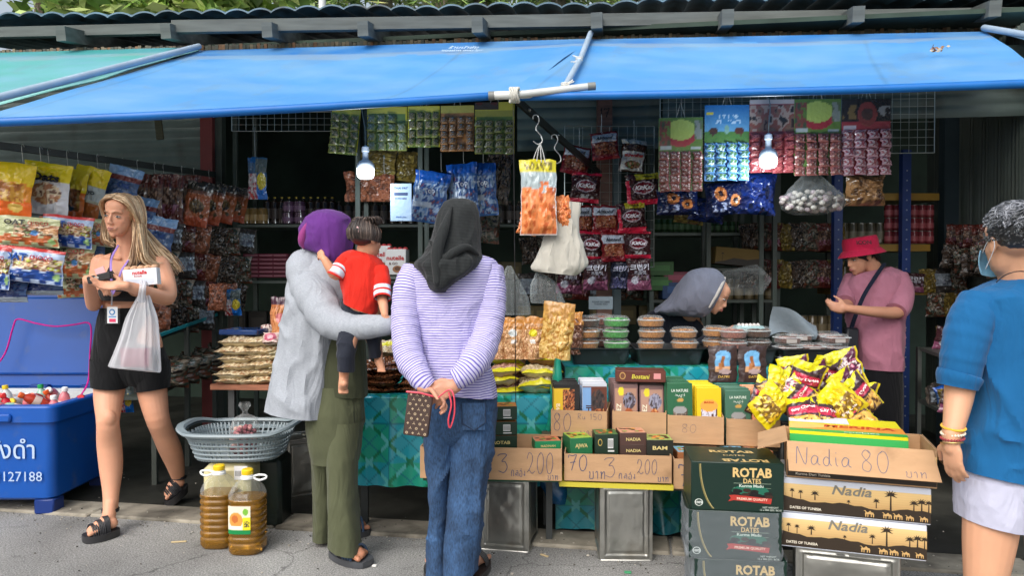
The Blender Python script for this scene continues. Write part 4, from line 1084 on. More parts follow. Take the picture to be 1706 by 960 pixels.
# white carrier bag on the forearm
t = thing('carrier_bag','translucent white plastic carrier bag hanging from the forearm of the fair haired woman','bag',W(228,560,3.6))
def foldp(P,C):
    th = np.arange(P.shape[1]) / P.shape[1] * 2 * math.pi; a = np.linspace(1,.25,P.shape[0])[:,None]
    d = P - C; r = 1 + a * .10 * np.sin(th * 11 + 1)[None] + a * .07 * np.sin(th * 17)[None]
    return C + d * r[...,None]
mb = MB(); mb.loft([S(232,492,248,492,3.58,.02),S(226,505,252,506,3.58,.03),S(214,530,259,530,3.585,.045),S(205,560,262,560,3.59,.055),S(193,590,264,592,3.59,.06),S(183,610,266,618,3.59,.045),S(184,613,265,621,3.59,.012)],(.8,.8,.8),'whitebag',n=80,step=.01,e=2.4,lip=False,post=foldp,caps=(False,True)); part('pouch',mb,t)
for q in ((-7,-4),(5,2)):
    mb = MB(); mb.tube([W(236 + q[0] * .5,500,3.575 - .02),W(238 + q[0] * .4,480,3.53),W(240 + q[1],470,3.60),W(244 + q[1],482,3.66),W(243 + q[0],500,3.62)],[.012,.009,.008,.009,.012],(.8,.8,.8),'whitebag',n=9,step=.012); part('handle',mb,t)
mb = MB(); T_ = Matrix.Translation(W(227,596,3.575)) @ Matrix.Rotation(YAW,4,'Z'); mb.T = T_; mb.box((0,0,0),(m(49,3.57),.03,m(31,3.57)),srgb((140,56,82)),'print',bev=.003)
solo('boxed_sweets',mb,'maroon box showing through the white carrier bag','box')

# ------------------------------------------------------------------ 2. woman in grey cardigan
B = thing('person','woman in long pale grey cardigan and purple headscarf carrying a toddler','person',G(560,925))
mb = MB(); RB = headR(FH * .75 + RH * .6); hb = W(556,398,3.44)
head_prims(mb,hb,RB,1.0,col=SKD)
mb.tube(*TP((548,400,3.45,20),(540,440,3.45,24)),SKD,'skin',n=14)
mb.loft([S(512,440,570,440,3.45,.06),S(500,460,575,460,3.45,.08),S(494,500,572,500,3.46,.10),S(490,560,560,560,3.46,.10),S(505,640,590,640,3.47,.09),S(518,700,592,700,3.47,.09)],SKD,'skin',n=28,step=.04,caps=(True,True),lip=False)
mb.tube(*TP((538,690,3.50,20),(539,780,3.53,15),(539,860,3.57,12),(537,895,3.56,11)),SKD,'skin',n=14,step=.05)
mb.tube(*TP((573,690,3.45,22),(573,780,3.41,16),(574,870,3.37,13),(578,912,3.37,12)),SKD,'skin',n=14,step=.05)
mb.tube(*TP((512,455,3.42,20),(538,515,3.30,20),(560,540,3.22,17),(610,544,3.14,13),(640,542,3.12,11)),SKD,'skin',n=14,step=.04)
hand(mb,W(643,542,3.125),RH * .9 + FH * .3,FH,ZZ,.165,.5,col=SKD)
h1,t1 = G(562,918,.03),G(612,934,.03); foot(mb,h1,t1,W(578,905,3.37),.045,SKD,-1)
h2,t2 = G(560,888,.03),G(613,879,.03); foot(mb,h2,t2,W(545,880,3.58),.045,SKD,-1)
part('body',blob(mb,.0058,4,skinpaint(SKD),off=ORG[B]),B)
for hh,tt,nmz in ((h1,t1,0),(h2,t2,1)):
    mb = MB(); mb.prism([Vector((p.x,p.y,.03)) for p in foot_outline(Vector(hh) - (Vector(tt) - Vector(hh)) * .14,tt,.05,.012)],(0,0,-.028),srgb((66,68,72)),'plastic'); sd = part('sandal',mb,B)
    mb = MB(); strap(mb,hh,tt,.6,.05,.052,srgb((58,76,100)),.05,'cloth',.006); part('strap',mb,sd)
    mb = MB(); strap(mb,hh,tt,.22,.05,.066,srgb((52,56,62)),.02,'leather',.005); part('heel_strap',mb,sd)
CG = srgb((160,166,174))
mb = MB()
mb.loft([S(505,412,562,430,3.44,.06),S(495,428,578,442,3.44,.10),S(484,452,586,460,3.44,.135),S(476,488,588,495,3.44,.15),S(470,530,586,535,3.44,.155),S(465,565,577,570,3.44,.155),S(459,605,566,610,3.44,.155),S(451,645,563,650,3.44,.16),S(443,681,562,694,3.44,.165)],CG,'marl',n=90,step=.01,e=2.1,fold=.032,fs=6,seed=3)
card_ = part('cardigan',mb,B)
mb = MB(); P,r = TP((508,446,3.42,31),(518,480,3.36,33),(536,512,3.28,32),(552,535,3.22,29),(578,545,3.17,25),(606,545,3.14,21),(632,543,3.12,18.5),(647,542,3.12,17))
Q = resample(np.column_stack([np.array([tuple(p) for p in P]),r]),.01)
rg = np.arange(len(Q)); Q[:,3] *= 1 + .045 * np.sin(rg * .55) * np.sin(rg * .13 + 1)
mb.tube([Vector(q[:3]) for q in Q],list(Q[:,3]),CG,'marl',n=40); part('sleeve',mb,card_)
OL = srgb((84,88,66)); OL2 = srgb((66,70,52))
mb = MB(); mb.loft([S(520,520,606,520,3.46,.12),S(520,570,609,570,3.46,.13),S(520,620,612,622,3.46,.135),S(520,648,613,660,3.46,.14)],OL2,'cloth',n=60,fold=.014,fs=7); part('tunic',mb,B)
mb = MB()
mb.loft([S(508,640,606,640,3.46,.14),S(510,690,606,690,3.46,.15),S(514,735,602,738,3.46,.15),S(520,765,598,768,3.46,.13)],OL,'cloth',n=60,step=.012,fold=.012,fs=7,lip=False)
mb.loft([S(511,700,566,700,3.50,.10),S(519,760,563,760,3.52,.10),S(523,810,561,810,3.55,.09),S(525,860,557,860,3.58,.085),S(525,896,554,898,3.6,.085)],OL,'cloth',n=56,step=.012,fold=.012,fs=7)
mb.loft([S(544,700,606,700,3.42,.105),S(545,760,598,760,3.40,.105),S(547,820,596,820,3.38,.10),S(550,870,597,870,3.36,.10),S(551,908,603,921,3.36,.10)],OL,'cloth',n=64,step=.012,fold=.014,fs=7,seed=4)
part('trousers',mb,B)
PU = srgb((94,48,122))
mb = MB()
mb.loft([S(541,349,553,349,3.46,.02),S(525,353,569,353,3.46,.07),S(511,365,581,363,3.455,.108),S(502,384,588,382,3.45,.128),S(502,404,587,402,3.44,.125),S(507,414,584,418,3.43,.11),S(524,420,578,432,3.42,.10),S(545,428,574,442,3.42,.08)],PU,'cloth',n=80,step=.008,e=2,fold=.018,fs=10,seed=9,caps=(True,False))
hj = part('headscarf',mb,B)
mb = MB(); mb.tube([W(512,372,3.36),W(505,388,3.35),W(503,402,3.35),W(506,412,3.36)],[.006,.016,.017,.008],srgb((140,60,120)),'cloth',n=12,step=.01); part('scarf_fold',mb,hj)

# ------------------------------------------------------------------ 3. toddler
C_ = thing('person','toddler in red shirt with striped sleeves carried on the arm of the woman in grey','toddler',W(600,560,3.2))
mb = MB(); RC = headR(FH * .75 + RH * .68 - ZZ * .15); hk = W(611,398,3.20)
head_prims(mb,hk,RC,.74,col=SK2)
mb.tube(*TP((609,405,3.21,13),(607,432,3.22,15)),SK2,'skin',n=12)
mb.loft([S(590,425,625,430,3.22,.04),S(567,440,640,448,3.22,.06),S(568,470,640,475,3.22,.075),S(574,500,634,512,3.22,.08),S(572,530,632,540,3.24,.08)],SK2,'skin',n=24,step=.03,caps=(True,True),lip=False)
mb.tube(*TP((573,442,3.2,10),(560,458,3.16,10),(549,446,3.14,8),(541,433,3.14,6.5)),SK2,'skin',n=12,step=.02)
mb.tube(*TP((634,455,3.2,10),(636,490,3.17,9.5),(639,510,3.12,8),(641,525,3.10,6)),SK2,'skin',n=12,step=.02)
mb.tube(*TP((586,545,3.18,17),(578,580,3.1,14),(574,605,3.1,10),(573,632,3.12,8)),SK2,'skin',n=12,step=.03)
mb.tube(*TP((615,540,3.22,16),(625,575,3.22,12),(630,592,3.24,8)),SK2,'skin',n=12,step=.03)
hand(mb,W(541,433,3.14),-RH * .6 + ZZ * .5 + FH * .35,FH * .7 - ZZ * .6,RH * .2 + ZZ * .8,.085,.9,col=SK2,wr=.016)
hand(mb,W(641,525,3.10),RH * .35 - ZZ * .9,FH,RH,.09,.6,col=SK2,wr=.016)
mb.tube(*TP((573,628,3.12,8),(572,640,3.10,8.5),(571,650,3.08,8)),SK2,'skin',n=12)
mb.tube([W(571,648,3.08),W(573,640,3.02)],[.019,.016],SK2,'skin')
for i in range(5): mb.tube([W(566 + i * 3.2,651,3.06),W(565.5 + i * 3.3,654.5,3.05)],.0065,SK2,'skin',n=7)
mb.tube(*TP((630,590,3.24,8),(632,604,3.22,8),(636,613,3.2,6)),SK2,'skin',n=12)
for i in range(5): mb.tube([W(630 + i * 2.6,614,3.19),W(630 + i * 2.8,619,3.18)],.0055,SK2,'skin',n=7)
part('body',blob(mb,.0048,3,skinpaint(SK2),off=ORG[C_]),C_)
mb = MB(); DH = [srgb((52,42,38)),srgb((38,30,28)),srgb((70,58,52)),srgb((92,78,70))]
def kq(x,y,z): return hk + RC @ Vector((x,y,z))
mb.ell(kq(0,-.022,.026),(.062,.072,.062),DH[0],'hair',R=RC)
gs = []
for k in range(13):
    a = k / 12 * math.pi * 1.5 - math.pi * 1.25; rr = .066
    gs.append([kq(rr * math.cos(a),rr * math.sin(a) - .015,-.012),kq(rr * 1.04 * math.cos(a),rr * 1.1 * math.sin(a) - .018,.025),kq(rr * .6 * math.cos(a),rr * .7 * math.sin(a) - .02,.072),kq(0,-.03,.088)])
strands(mb,gs,420,.003,.0036,DH,5)
strands(mb,[[W(620,366,3.16),W(628,362,3.14),W(634,364,3.14),W(637,372,3.16)],[W(604,366,3.16),W(596,362,3.16),W(590,366,3.16),W(588,376,3.18)]],60,.006,.003,DH,6)
mb.ell(W(630,368,3.17),(.02,.018,.02),DH[1],'hair')
hr = part('hair',mb,C_,sharp=0)
mb = MB(); mb.tube([W(596,379,3.12),W(597,386,3.12)],.005,srgb((214,176,176)),'plastic',n=6); part('hair_clip',mb,hr)
RED = srgb((204,44,32))
mb = MB(); mb.loft([S(588,416,622,424,3.22,.042),S(572,421,637,434,3.22,.06),S(563,436,644,450,3.22,.082),S(566,462,646,470,3.22,.095),S(570,485,640,492,3.22,.10),S(572,503,630,526,3.22,.10)],RED,'cloth',n=70,step=.007,fold=.014,fs=13,seed=5)
sh = part('shirt',mb,C_)
ST = srgb((206,224,236))
def sleeve(pts,bands,name='sleeve',col=RED,par=None,mat='cloth',n=26):
    P,r = TP(*pts); Q = resample(np.column_stack([np.array([tuple(p) for p in P]),r]),.004); L = len(Q)
    mb = MB(); C = np.tile(np.array(col),(L * n,1))
    for a,b,c in bands: C[int(a * L) * n:int(b * L) * n] = c
    Qr = Q[:,3] * (1 + .03 * np.sin(np.arange(L) * .5))
    mb.tube([Vector(q[:3]) for q in Q],list(Qr),C if False else col,mat,n=n,caps=False)
    V = mb.V[-1]; mb.C[-1] = C[mb.L[-1]] if len(V) == L * n else mb.C[-1]
    return part(name,mb,par)
sleeve([(576,437,3.19,15),(567,447,3.17,14.5),(560,456,3.145,14),(557,461,3.14,14)],[(.50,.64,ST),(.64,.72,RED),(.72,.88,ST)],par=sh)
sleeve([(633,448,3.19,14),(636,465,3.17,14.5),(637,485,3.15,14.5),(637,498,3.13,14.5)],[(.58,.72,ST),(.72,.80,RED),(.80,.94,ST)],par=sh)
mb = MB(); DN = srgb((40,44,54))
mb.loft([S(570,498,634,520,3.24,.09),S(566,530,634,540,3.24,.10),S(564,556,632,560,3.22,.10)],DN,'cloth',n=40,fold=.008)
mb.loft([S(564,545,604,548,3.18,.07),S(563,575,594,578,3.12,.065),S(563,600,590,602,3.1,.055),S(563,617,589,620,3.1,.048)],DN,'cloth',n=40,fold=.010,fs=14)
mb.loft([S(600,540,634,545,3.22,.06),S(611,570,636,570,3.22,.05),S(616,597,636,595,3.23,.042)],DN,'cloth',n=40,fold=.008,fs=14)
part('leggings',mb,C_)

# ------------------------------------------------------------------ 4. woman in striped shirt
D_ = thing('person','woman in black headscarf, striped top and jeans standing with hands behind her back','person',G(755,970))
mb = MB(); RD = headR(FH); hd = W(763,398,3.16); SKC = srgb((196,144,118))
head_prims(mb,hd,RD,1.,col=SKC); mb.tube(*TP((762,410,3.16,22),(760,445,3.16,26)),SKC,'skin',n=14)
mb.loft([S(725,444,785,444,3.16,.06),S(702,462,796,462,3.16,.08),S(704,520,790,520,3.16,.09),S(710,590,785,590,3.16,.09),S(712,650,805,650,3.16,.09),S(716,710,806,710,3.16,.09)],SKC,'skin',n=28,step=.04,caps=(True,True),lip=False)
mb.tube(*TP((736,700,3.17,24),(733,800,3.16,18),(731,900,3.14,13),(733,975,3.12,10)),SKC,'skin',n=14,step=.05)
mb.tube(*TP((786,700,3.16,26),(782,800,3.12,20),(774,890,3.08,14),(777,945,3.12,10)),SKC,'skin',n=14,step=.05)
mb.tube(*TP((690,470,3.14,18),(676,540,3.08,18),(680,590,3.02,16),(698,627,2.97,13),(712,648,2.94,11)),SKC,'skin',n=14,step=.04)
mb.tube(*TP((814,470,3.14,18),(816,540,3.09,18),(800,590,3.01,16),(777,620,2.94,14),(758,645,2.93,11)),SKC,'skin',n=14,step=.04)
# her left hand (photo right) clasps the other wrist; her right hand holds the wallet
hand(mb,W(762,640,2.93),-RH * .8 - ZZ * .42 - FH * .1,FH * .55 - RH * .1 - ZZ * .5,ZZ * .7 - RH * .5,.168,.5,col=SKC)
hand(mb,W(708,650,2.93),RH * .78 - ZZ * .50,-FH * .5 - ZZ * .35 - RH * .5,-FH * .6 + ZZ * .5,.165,.62,col=SKC)
for s_,hx,tx in ((-1,733,728),(1,775,790)):
    hq_ = G(hx + (0 if s_ < 0 else 4),962 + (22 if s_ < 0 else 0),.03) + FH * (.09 if s_ < 0 else 0); foot(mb,hq_,hq_ + FH * .22 + RH * .05 * s_,W(hx,975 if s_ < 0 else 948,hq_.dot(FH) + .03),.045,SKC,-s_)
    sb = MB(); sb.prism([Vector((p.x,p.y,.03)) for p in foot_outline(hq_ - FH * .02,hq_ + FH * .22 + RH * .05 * s_,.05,.01)],(0,0,-.028),srgb((44,40,40)),'plastic')
    sd = part('sandal',sb,D_); sb = MB(); strap(sb,hq_,hq_ + FH * .22 + RH * .05 * s_,.62,.05,.05,srgb((40,38,40)),.04); part('strap',sb,sd)
part('body',blob(mb,.0052,4,skinpaint(SKC),off=ORG[D_]),D_)
mb = MB()
mb.loft([S(718,432,800,424,3.16,.075),S(692,440,824,434,3.16,.105),S(684,456,828,452,3.16,.125),S(684,500,822,498,3.16,.135),S(690,550,812,548,3.16,.135),S(696,595,812,592,3.15,.13),S(697,625,822,628,3.15,.14),S(700,644,829,661,3.15,.145)],(.8,.8,.9),'stripes',n=100,step=.007,e=2.3,fold=.016,fs=7,seed=12,sv='z')
top = part('striped_top',mb,D_)
for pts in ([(694,452,3.16,25),(682,480,3.13,26),(677,520,3.10,25),(677,560,3.06,24.5),(682,595,3.02,25),(695,620,2.98,22),(706,637,2.95,18),(716,646,2.945,15.5)],
            [(814,450,3.16,25),(818,480,3.13,25),(817,520,3.10,25),(810,560,3.06,25),(797,592,3.0,26),(783,612,2.95,24),(768,627,2.93,20),(756,634,2.925,17.5)]):
    P,r = TP(*pts); Q = resample(np.column_stack([np.array([tuple(p) for p in P]),r]),.006); k = np.arange(len(Q))
    Q[:,3] *= 1 + .03 * np.sin(k * .45) * (k / len(Q)) + .02 * np.sin(k * .9)
    mb = MB(); mb.tube([Vector(q[:3]) for q in Q],list(Q[:,3]),(.8,.8,.9),'stripes',n=44,sv=True,round_=False); part('sleeve',mb,top)
JN = srgb((40,66,98))
mb = MB()
mb.loft([S(697,640,827,650,3.16,.125),S(699,670,828,672,3.16,.14),S(702,700,826,700,3.16,.145),S(706,722,820,722,3.16,.125),S(716,740,808,740,3.16,.09)],JN,'denim',n=70,step=.01,fold=.008,fs=8,lip=False)
mb.loft([S(700,678,765,680,3.16,.115),S(704,715,762,718,3.155,.128),S(706,745,760,748,3.15,.122),S(711,790,755,795,3.16,.105),S(714,850,750,855,3.15,.095),S(711,910,748,912,3.14,.10),S(711,985,753,985,3.12,.105)],JN,'denim',n=60,step=.01,fold=.022,fs=9,seed=2)
mb.loft([S(752,678,829,680,3.16,.115),S(748,715,825,718,3.15,.130),S(747,745,822,745,3.14,.125),S(747,790,815,785,3.12,.112),S(745,850,808,845,3.08,.10),S(742,905,799,900,3.07,.10),S(740,955,794,949,3.07,.11)],JN,'denim',n=60,step=.01,fold=.022,fs=9,seed=6)
mb.tube([W(748,725,3.03),W(750,700,3.01),W(756,668,3.02)],.0025,srgb((24,40,64)),'denim',n=5)
jn = part('jeans',mb,D_)
mb = MB(); JD = srgb((26,42,66)); JS = srgb((120,128,130))
def pk(u,v):   # back pocket drawn on the seat of the jeans
    P = [W(770 + 38 * a,672 + 45 * b,3.005 - .012 * math.sin(math.pi * a)) for a,b in zip(u,v)]; return np.array([tuple(p) for p in P])
mb.grid(10,10,pk,JN,'denim')
for a,b in (((768,675,3.0),(770,706,3.0)),((770,706,3.0),(790,718,2.99)),((790,718,2.99),(809,704,3.0)),((809,704,3.0),(808,672,3.01))):
    mb.tube([W(*a),W(*b)],.0022,JD,'denim',n=5)
part('back_pocket',mb,jn)
BK = srgb((42,45,46)); 
def ribs(V): 
    g = 1 + .14 * np.sign(np.sin(V[:,2] * 2 * math.pi / .0135 + 2.5 * V[:,0] * 14)) ; return np.array(BK)[None] * g[:,None]
mb = MB()
mb.loft([S(755,331,776,331,3.17,.03),S(741,336,787,335,3.17,.075),S(727,356,798,352,3.165,.11),S(720,384,801,380,3.15,.125),S(715,404,801,402,3.13,.125),S(704,424,802,420,3.11,.13),S(689,441,803,431,3.09,.14),S(700,456,795,446,3.06,.11),S(712,472,770,464,3.04,.09),S(720,483,752,478,3.03,.07),S(727,488,742,487,3.03,.03)],BK,'cloth',n=110,step=.006,e=2.0,fold=.02,fs=8,seed=21,caps=(True,True),lip=False,colf=ribs)
hj = part('headscarf',mb,D_)
mb = MB(); mb.tube([W(716,402,3.0),W(738,430,2.975),W(757,420,2.97),W(778,412,2.99),W(797,424,3.04)],[.006,.016,.018,.014,.006],BK,'cloth',n=12,step=.008)
mb.tube([W(752,345,3.06),W(740,380,3.0),W(728,420,2.97),W(728,470,2.955)],[.005,.02,.024,.014],BK,'cloth',n=12,step=.008); part('scarf_fold',mb,hj)
# wallet
t = thing('wallet','brown wallet with beige flower pattern and red wrist loop held behind her back','wallet',W(697,692,2.88))
mb = MB(); T_ = Matrix.Translation(W(697,690,2.89)) @ Matrix.Rotation(rad(7),4,FH) @ Matrix.Rotation(YAW,4,'Z'); mb.T = T_
w_,h_ = m(42,2.89),m(74,2.89); mb.box((0,0,0),(w_,.022,h_),srgb((70,54,48)),'leather',bev=.005)
fr = Frame((-w_ / 2,-.011,-h_ / 2),(1,0,0),ZZ,w_,h_); bg = srgb((186,166,136))
for j in range(9):
    for i in range(4):
        u,v = .14 + .24 * i + (.12 if j % 2 else 0),.07 + j * .108
        if u > .93: continue
        k = (i + j * 2) % 3
        if k == 0: disc(mb,fr,u,v,.055,.030,bg,.0015,12); disc(mb,fr,u,v,.025,.013,srgb((70,54,48)),.002,8)
        elif k == 1: shape(mb,fr,[(u - .05,v),(u,v + .03),(u + .05,v),(u,v - .03)],bg,.0015)
        else:
            for a in (90,210,330): mb.tube([fr.p(u,v,.001),fr.p(u + .055 * math.cos(rad(a)),v + .032 * math.sin(rad(a)),.001)],.0012,bg,'print',n=4)
part('pouch',mb,t)
mb = MB(); RS = srgb((214,70,88)); mb.tube([W(678,653,2.875),W(700,655,2.87),W(722,661,2.875)],.004,RS,'leather',n=6); part('zip',mb,t)
mb = MB()
for s_ in (-.004,0,.004): mb.tube([W(728,664,2.86) + FH * s_,W(748,650,2.85) + FH * s_,W(756,660,2.84) + FH * s_,W(757,690,2.84) + FH * s_,W(750,713,2.84) + FH * s_,W(747,700,2.83) + FH * s_,W(752,675,2.83) + FH * s_,W(748,655,2.84) + FH * s_],.003,RS,'leather',n=6,step=.01)
part('wrist_loop',mb,t)

# ------------------------------------------------------------------ 5. seller leaning over the counter
E_ = thing('person','seller in grey headscarf bending forward behind the cookie tubs','person',W(1130,620,4.95))
mb = MB(); RE = headR((RH * .80 - ZZ * .48 - FH * .36).normalized(),ZZ * .8 + RH * .55 ); he = W(1189,491,4.45); SKE = srgb((200,150,122))
head_prims(mb,he,RE,.95,col=SKE,ears=())
mb.tube(*TP((1176,495,4.47,16),(1152,520,4.55,17)),SKE,'skin',n=12)
mb.loft([S(1142,512,1172,542,4.60,.07),S(1110,515,1145,570,4.85,.08),S(1088,540,1122,630,4.95,.08),S(1082,610,1122,710,5.0,.08),S(1090,690,1128,755,5.0,.08)],SKE,'skin',n=24,step=.05,caps=(True,True),lip=False)
for dx,D2 in ((-14,4.98),(14,5.04)): mb.tube(*TP((1105 + dx,720,D2,18),(1105 + dx,765,D2,13),(1105 + dx,805,D2,9)),SKE,'skin',n=10)
for q in ([(1120,530,4.8,11),(1150,575,4.62,10),(1195,560,4.48,8),(1225,548,4.40,6)],[(1100,540,4.95,11),(1150,590,4.85,10),(1195,575,4.7,8),(1215,566,4.62,6)]): mb.tube(*TP(*q),SKE,'skin',n=10,step=.04)
hand(mb,W(1225,548,4.40),RH + ZZ * -.2,-ZZ,-FH,.15,.5,col=SKE); hand(mb,W(1215,566,4.62),RH - ZZ * .3,-ZZ,-FH,.15,.5,col=SKE)
part('body',blob(mb,.007,4,skinpaint(SKE),off=ORG[E_]),E_)
face_parts(E_,he,RE,.95)
GH = srgb((104,108,122))
mb = MB()
mb.loft([S(1178,524,1207,462,4.43,.086),S(1172,528,1196,450,4.44,.110),S(1160,529,1176,446,4.45,.120),S(1145,529,1151,451,4.47,.12),S(1132,528,1132,470,4.50,.12),S(1116,526,1117,494,4.55,.12),S(1092,521,1098,510,4.6,.08)],GH,'cloth',n=80,step=.008,e=2.0,fold=.014,fs=8,seed=31,caps=(False,True))
hj = part('headscarf',mb,E_)
mb = MB(); mb.tube([W(1182,512,4.345),W(1192,495,4.335),W(1201,478,4.34),W(1208,463,4.39)],[.006,.009,.009,.006],srgb((176,172,166)),'cloth',n=8,step=.01); part('band',mb,hj)
mb = MB()
mb.loft([S(1138,514,1174,550,4.60,.09),S(1098,514,1152,590,4.78,.14),S(1070,535,1138,650,4.95,.15),S(1066,610,1138,720,5.0,.16),S(1074,700,1146,790,5.0,.15),S(1076,790,1140,802,5.0,.15)],srgb((32,36,48)),'cloth',n=50,step=.02,fold=.012)
for q in ([(1120,530,4.8,16),(1150,578,4.62,14),(1190,563,4.49,11)],[(1100,540,4.95,16),(1150,592,4.85,14),(1190,580,4.72,11)]): mb.tube(*TP(*q),srgb((32,36,48)),'cloth',n=20,step=.02)
part('dress',mb,E_)

# ------------------------------------------------------------------ 6. seller in pink
F_ = thing('person','person in bright pink bucket hat and dusty pink shirt standing behind the counter','person',W(1455,800,4.75))
mb = MB(); fe = (-RH * .93 - FH * .30 - ZZ * .28).normalized(); RF = headR(fe); hf = W(1432,428,4.75); SKF = srgb((196,142,114))
head_prims(mb,hf,RF,.98,col=SKF)
mb.tube(*TP((1445,435,4.76,14),(1458,455,4.78,16)),SKF,'skin',n=12)
mb.loft([S(1445,450,1478,448,4.78,.05),S(1430,464,1495,464,4.78,.08),S(1424,500,1490,500,4.78,.09),S(1425,560,1488,560,4.78,.09),S(1432,620,1490,620,4.78,.09),S(1434,690,1488,690,4.78,.09)],SKF,'skin',n=24,step=.05,caps=(True,True),lip=False)
for dx,D2 in ((-17,4.75),(17,4.8)): mb.tube(*TP((1460 + dx,690,D2,14),(1460 + dx,750,D2,12),(1460 + dx,806,D2,9)),SKF,'skin',n=10,step=.06); mb.tube(*TP((1460 + dx,806,D2,8),(1440 + dx,812,D2 - .05,7)),SKF,'skin',n=10)
mb.tube(*TP((1495,470,4.72,14),(1500,500,4.66,12.5),(1496,520,4.6,11),(1460,520,4.52,9.5),(1425,516,4.48,7.5),(1412,514,4.47,6.5)),SKF,'skin',n=12,step=.03)
mb.tube(*TP((1424,475,4.85,13),(1412,505,4.75,11),(1405,515,4.62,8),(1402,514,4.55,6.5)),SKF,'skin',n=12,step=.03)
hand(mb,W(1412,514,4.47),-RH + ZZ * .1,FH * .6 + ZZ * .3,ZZ,.16,.7,col=SKF,wr=.02); hand(mb,W(1404,518,4.56),-RH * .8 + ZZ * .1 - FH * .3,ZZ * .5,ZZ * .5 + FH,.16,.9,col=SKF,wr=.02)
part('body',blob(mb,.0068,4,skinpaint(SKF),off=ORG[F_]),F_)
face_parts(F_,hf,RF,.98)
PK = srgb((170,112,130)); HP = srgb((206,40,78))
mb = MB()
mb.loft([S(1440,452,1480,444,4.78,.07),S(1420,458,1500,455,4.78,.115),S(1409,478,1508,472,4.78,.14),S(1410,515,1505,512,4.78,.15),S(1415,560,1503,558,4.78,.16),S(1421,612,1500,616,4.78,.16)],PK,'cloth',n=70,step=.01,fold=.024,fs=7,seed=5)
sh = part('shirt',mb,F_)
for q in ([(1494,462,4.74,18),(1502,485,4.69,19),(1500,508,4.63,18.5),(1493,519,4.6,17.5)],[(1422,465,4.84,16),(1412,490,4.79,16),(1408,504,4.73,15)]):
    mb = MB(); mb.tube(*TP(*q),PK,'cloth',n=24,step=.01,round_=False); part('sleeve',mb,sh)
mb = MB(); mb.loft([S(1424,600,1498,604,4.78,.15),S(1424,660,1500,660,4.78,.15),S(1428,800,1496,800,4.78,.13)],srgb((20,21,24)),'cloth',n=40,step=.03,fold=.01); part('trousers',mb,F_)
mb = MB(); mb.ell(hf + RF @ Vector((0,-.02,.028)),(.080,.097,.078),srgb((22,20,20)),'hair',R=RF)
strands(mb,[[hf + RF @ Vector((sx * .07,-.05,.03)),hf + RF @ Vector((sx * .075,-.07,-.02)),hf + RF @ Vector((sx * .05,-.085,-.055))] for sx in (-1,-.5,0,.5,1)],60,.008,.005,[srgb((24,22,22)),srgb((40,36,34))],9); part('hair',mb,F_,sharp=0)
t = thing('bucket_hat','bright pink bucket hat with dark lettering on the seller in the dusty pink shirt','hat',hf + ZZ * .05)
mb = MB(); ax = Matrix.Rotation(rad(-9),3,FH) ; cz = hf + ZZ * .040 + RH * .010
mb.lathe([(.128,-.030),(.132,-.028),(.108,.004),(.099,.010),(.098,.06),(.092,.085),(.086,.088),(.02,.090),(.001,.090)],HP,'cloth',cz,n=40,axis=ax,cap=False,rfun=lambda th,z: 1 + .015 * np.sin(th * 3 + 1) + .12 * np.sin(th - YAW + math.pi / 2) ** 2)
part('crown_and_brim',mb,t)
mb = MB(); fr = Frame(cz + ax @ Vector((0,0,.03)) - FH * .118 - RH * .07,(RH * .85 - FH * .5).normalized() if False else (RH - FH * .45).normalized(),ax @ ZZ,.07,.035); fr.n = (-FH - RH * .45).normalized()
label_text(mb,fr,'ICON',.5,.5,.034,srgb((40,12,24)),off=.002,bold=.03); part('lettering',mb,t)
mb = MB()
for s_ in (-.008,0,.008): mb.tube([W(1473,440,4.68) + RH * s_,W(1456,465,4.63) + RH * s_,W(1438,495,4.615) + RH * s_,W(1424,530,4.615) + RH * s_,W(1418,548,4.62) + RH * s_],.006,srgb((26,32,50)),'cloth',n=6,step=.02)
t = thing('shoulder_bag','small black shoulder bag on a dark strap across the dusty pink shirt','bag',W(1418,570,4.62)); part('strap',mb,t)
mb = MB(); mb.box(W(1417,572,4.62),(m(22,4.6),.07,m(52,4.6)),srgb((22,24,32)),'leather',yaw=YAW,bev=.012); part('pouch',mb,t)

# ------------------------------------------------------------------ 7. person in blue at the right
H_ = thing('person','person with curly grey hair in blue blouse and white shorts seen from behind','person',W(1690,1085,2.62))
SKH = srgb((206,156,124))
mb = MB(); RHd = headR(FH * .96 - RH * .06 - ZZ * .06); hh_ = W(1686,405,2.62)
head_prims(mb,hh_,RHd,1.06,col=SKH)
mb.tube(*TP((1698,430,2.64,34),(1708,470,2.65,38)),SKH,'skin',n=16,step=.03)
mb.loft([S(1670,465,1752,465,2.66,.07),S(1642,486,1790,484,2.66,.08),S(1632,510,1800,505,2.66,.09),S(1630,600,1800,600,2.66,.125),S(1625,700,1800,700,2.66,.13),S(1628,770,1792,770,2.66,.11),S(1640,800,1780,800,2.66,.09)],SKH,'skin',n=30,step=.04,caps=(True,True),lip=False)
mb.tube(*TP((1655,830,2.64,44),(1648,900,2.63,40),(1640,985,2.62,30),(1640,1040,2.64,24),(1642,1085,2.66,16)),SKH,'skin',n=18,step=.05)
mb.tube(*TP((1755,830,2.68,44),(1752,920,2.70,38),(1748,1000,2.72,28),(1748,1075,2.74,15)),SKH,'skin',n=18,step=.05)
mb.tube(*TP((1640,515,2.66,24),(1616,570,2.64,26),(1603,620,2.63,25),(1597,665,2.62,22),(1590,705,2.58,17.5),(1585,728,2.56,15)),SKH,'skin',n=16,step=.03)
mb.tube(*TP((1780,515,2.66,24),(1812,600,2.66,28),(1812,690,2.6,20),(1808,730,2.56,15)),SKH,'skin',n=16,step=.03)
hand(mb,W(1585,732,2.555),-ZZ + RH * .08,RH * .5 + FH * .3,FH * .8 - RH * .3,.185,.42,col=SKH,wr=.025)
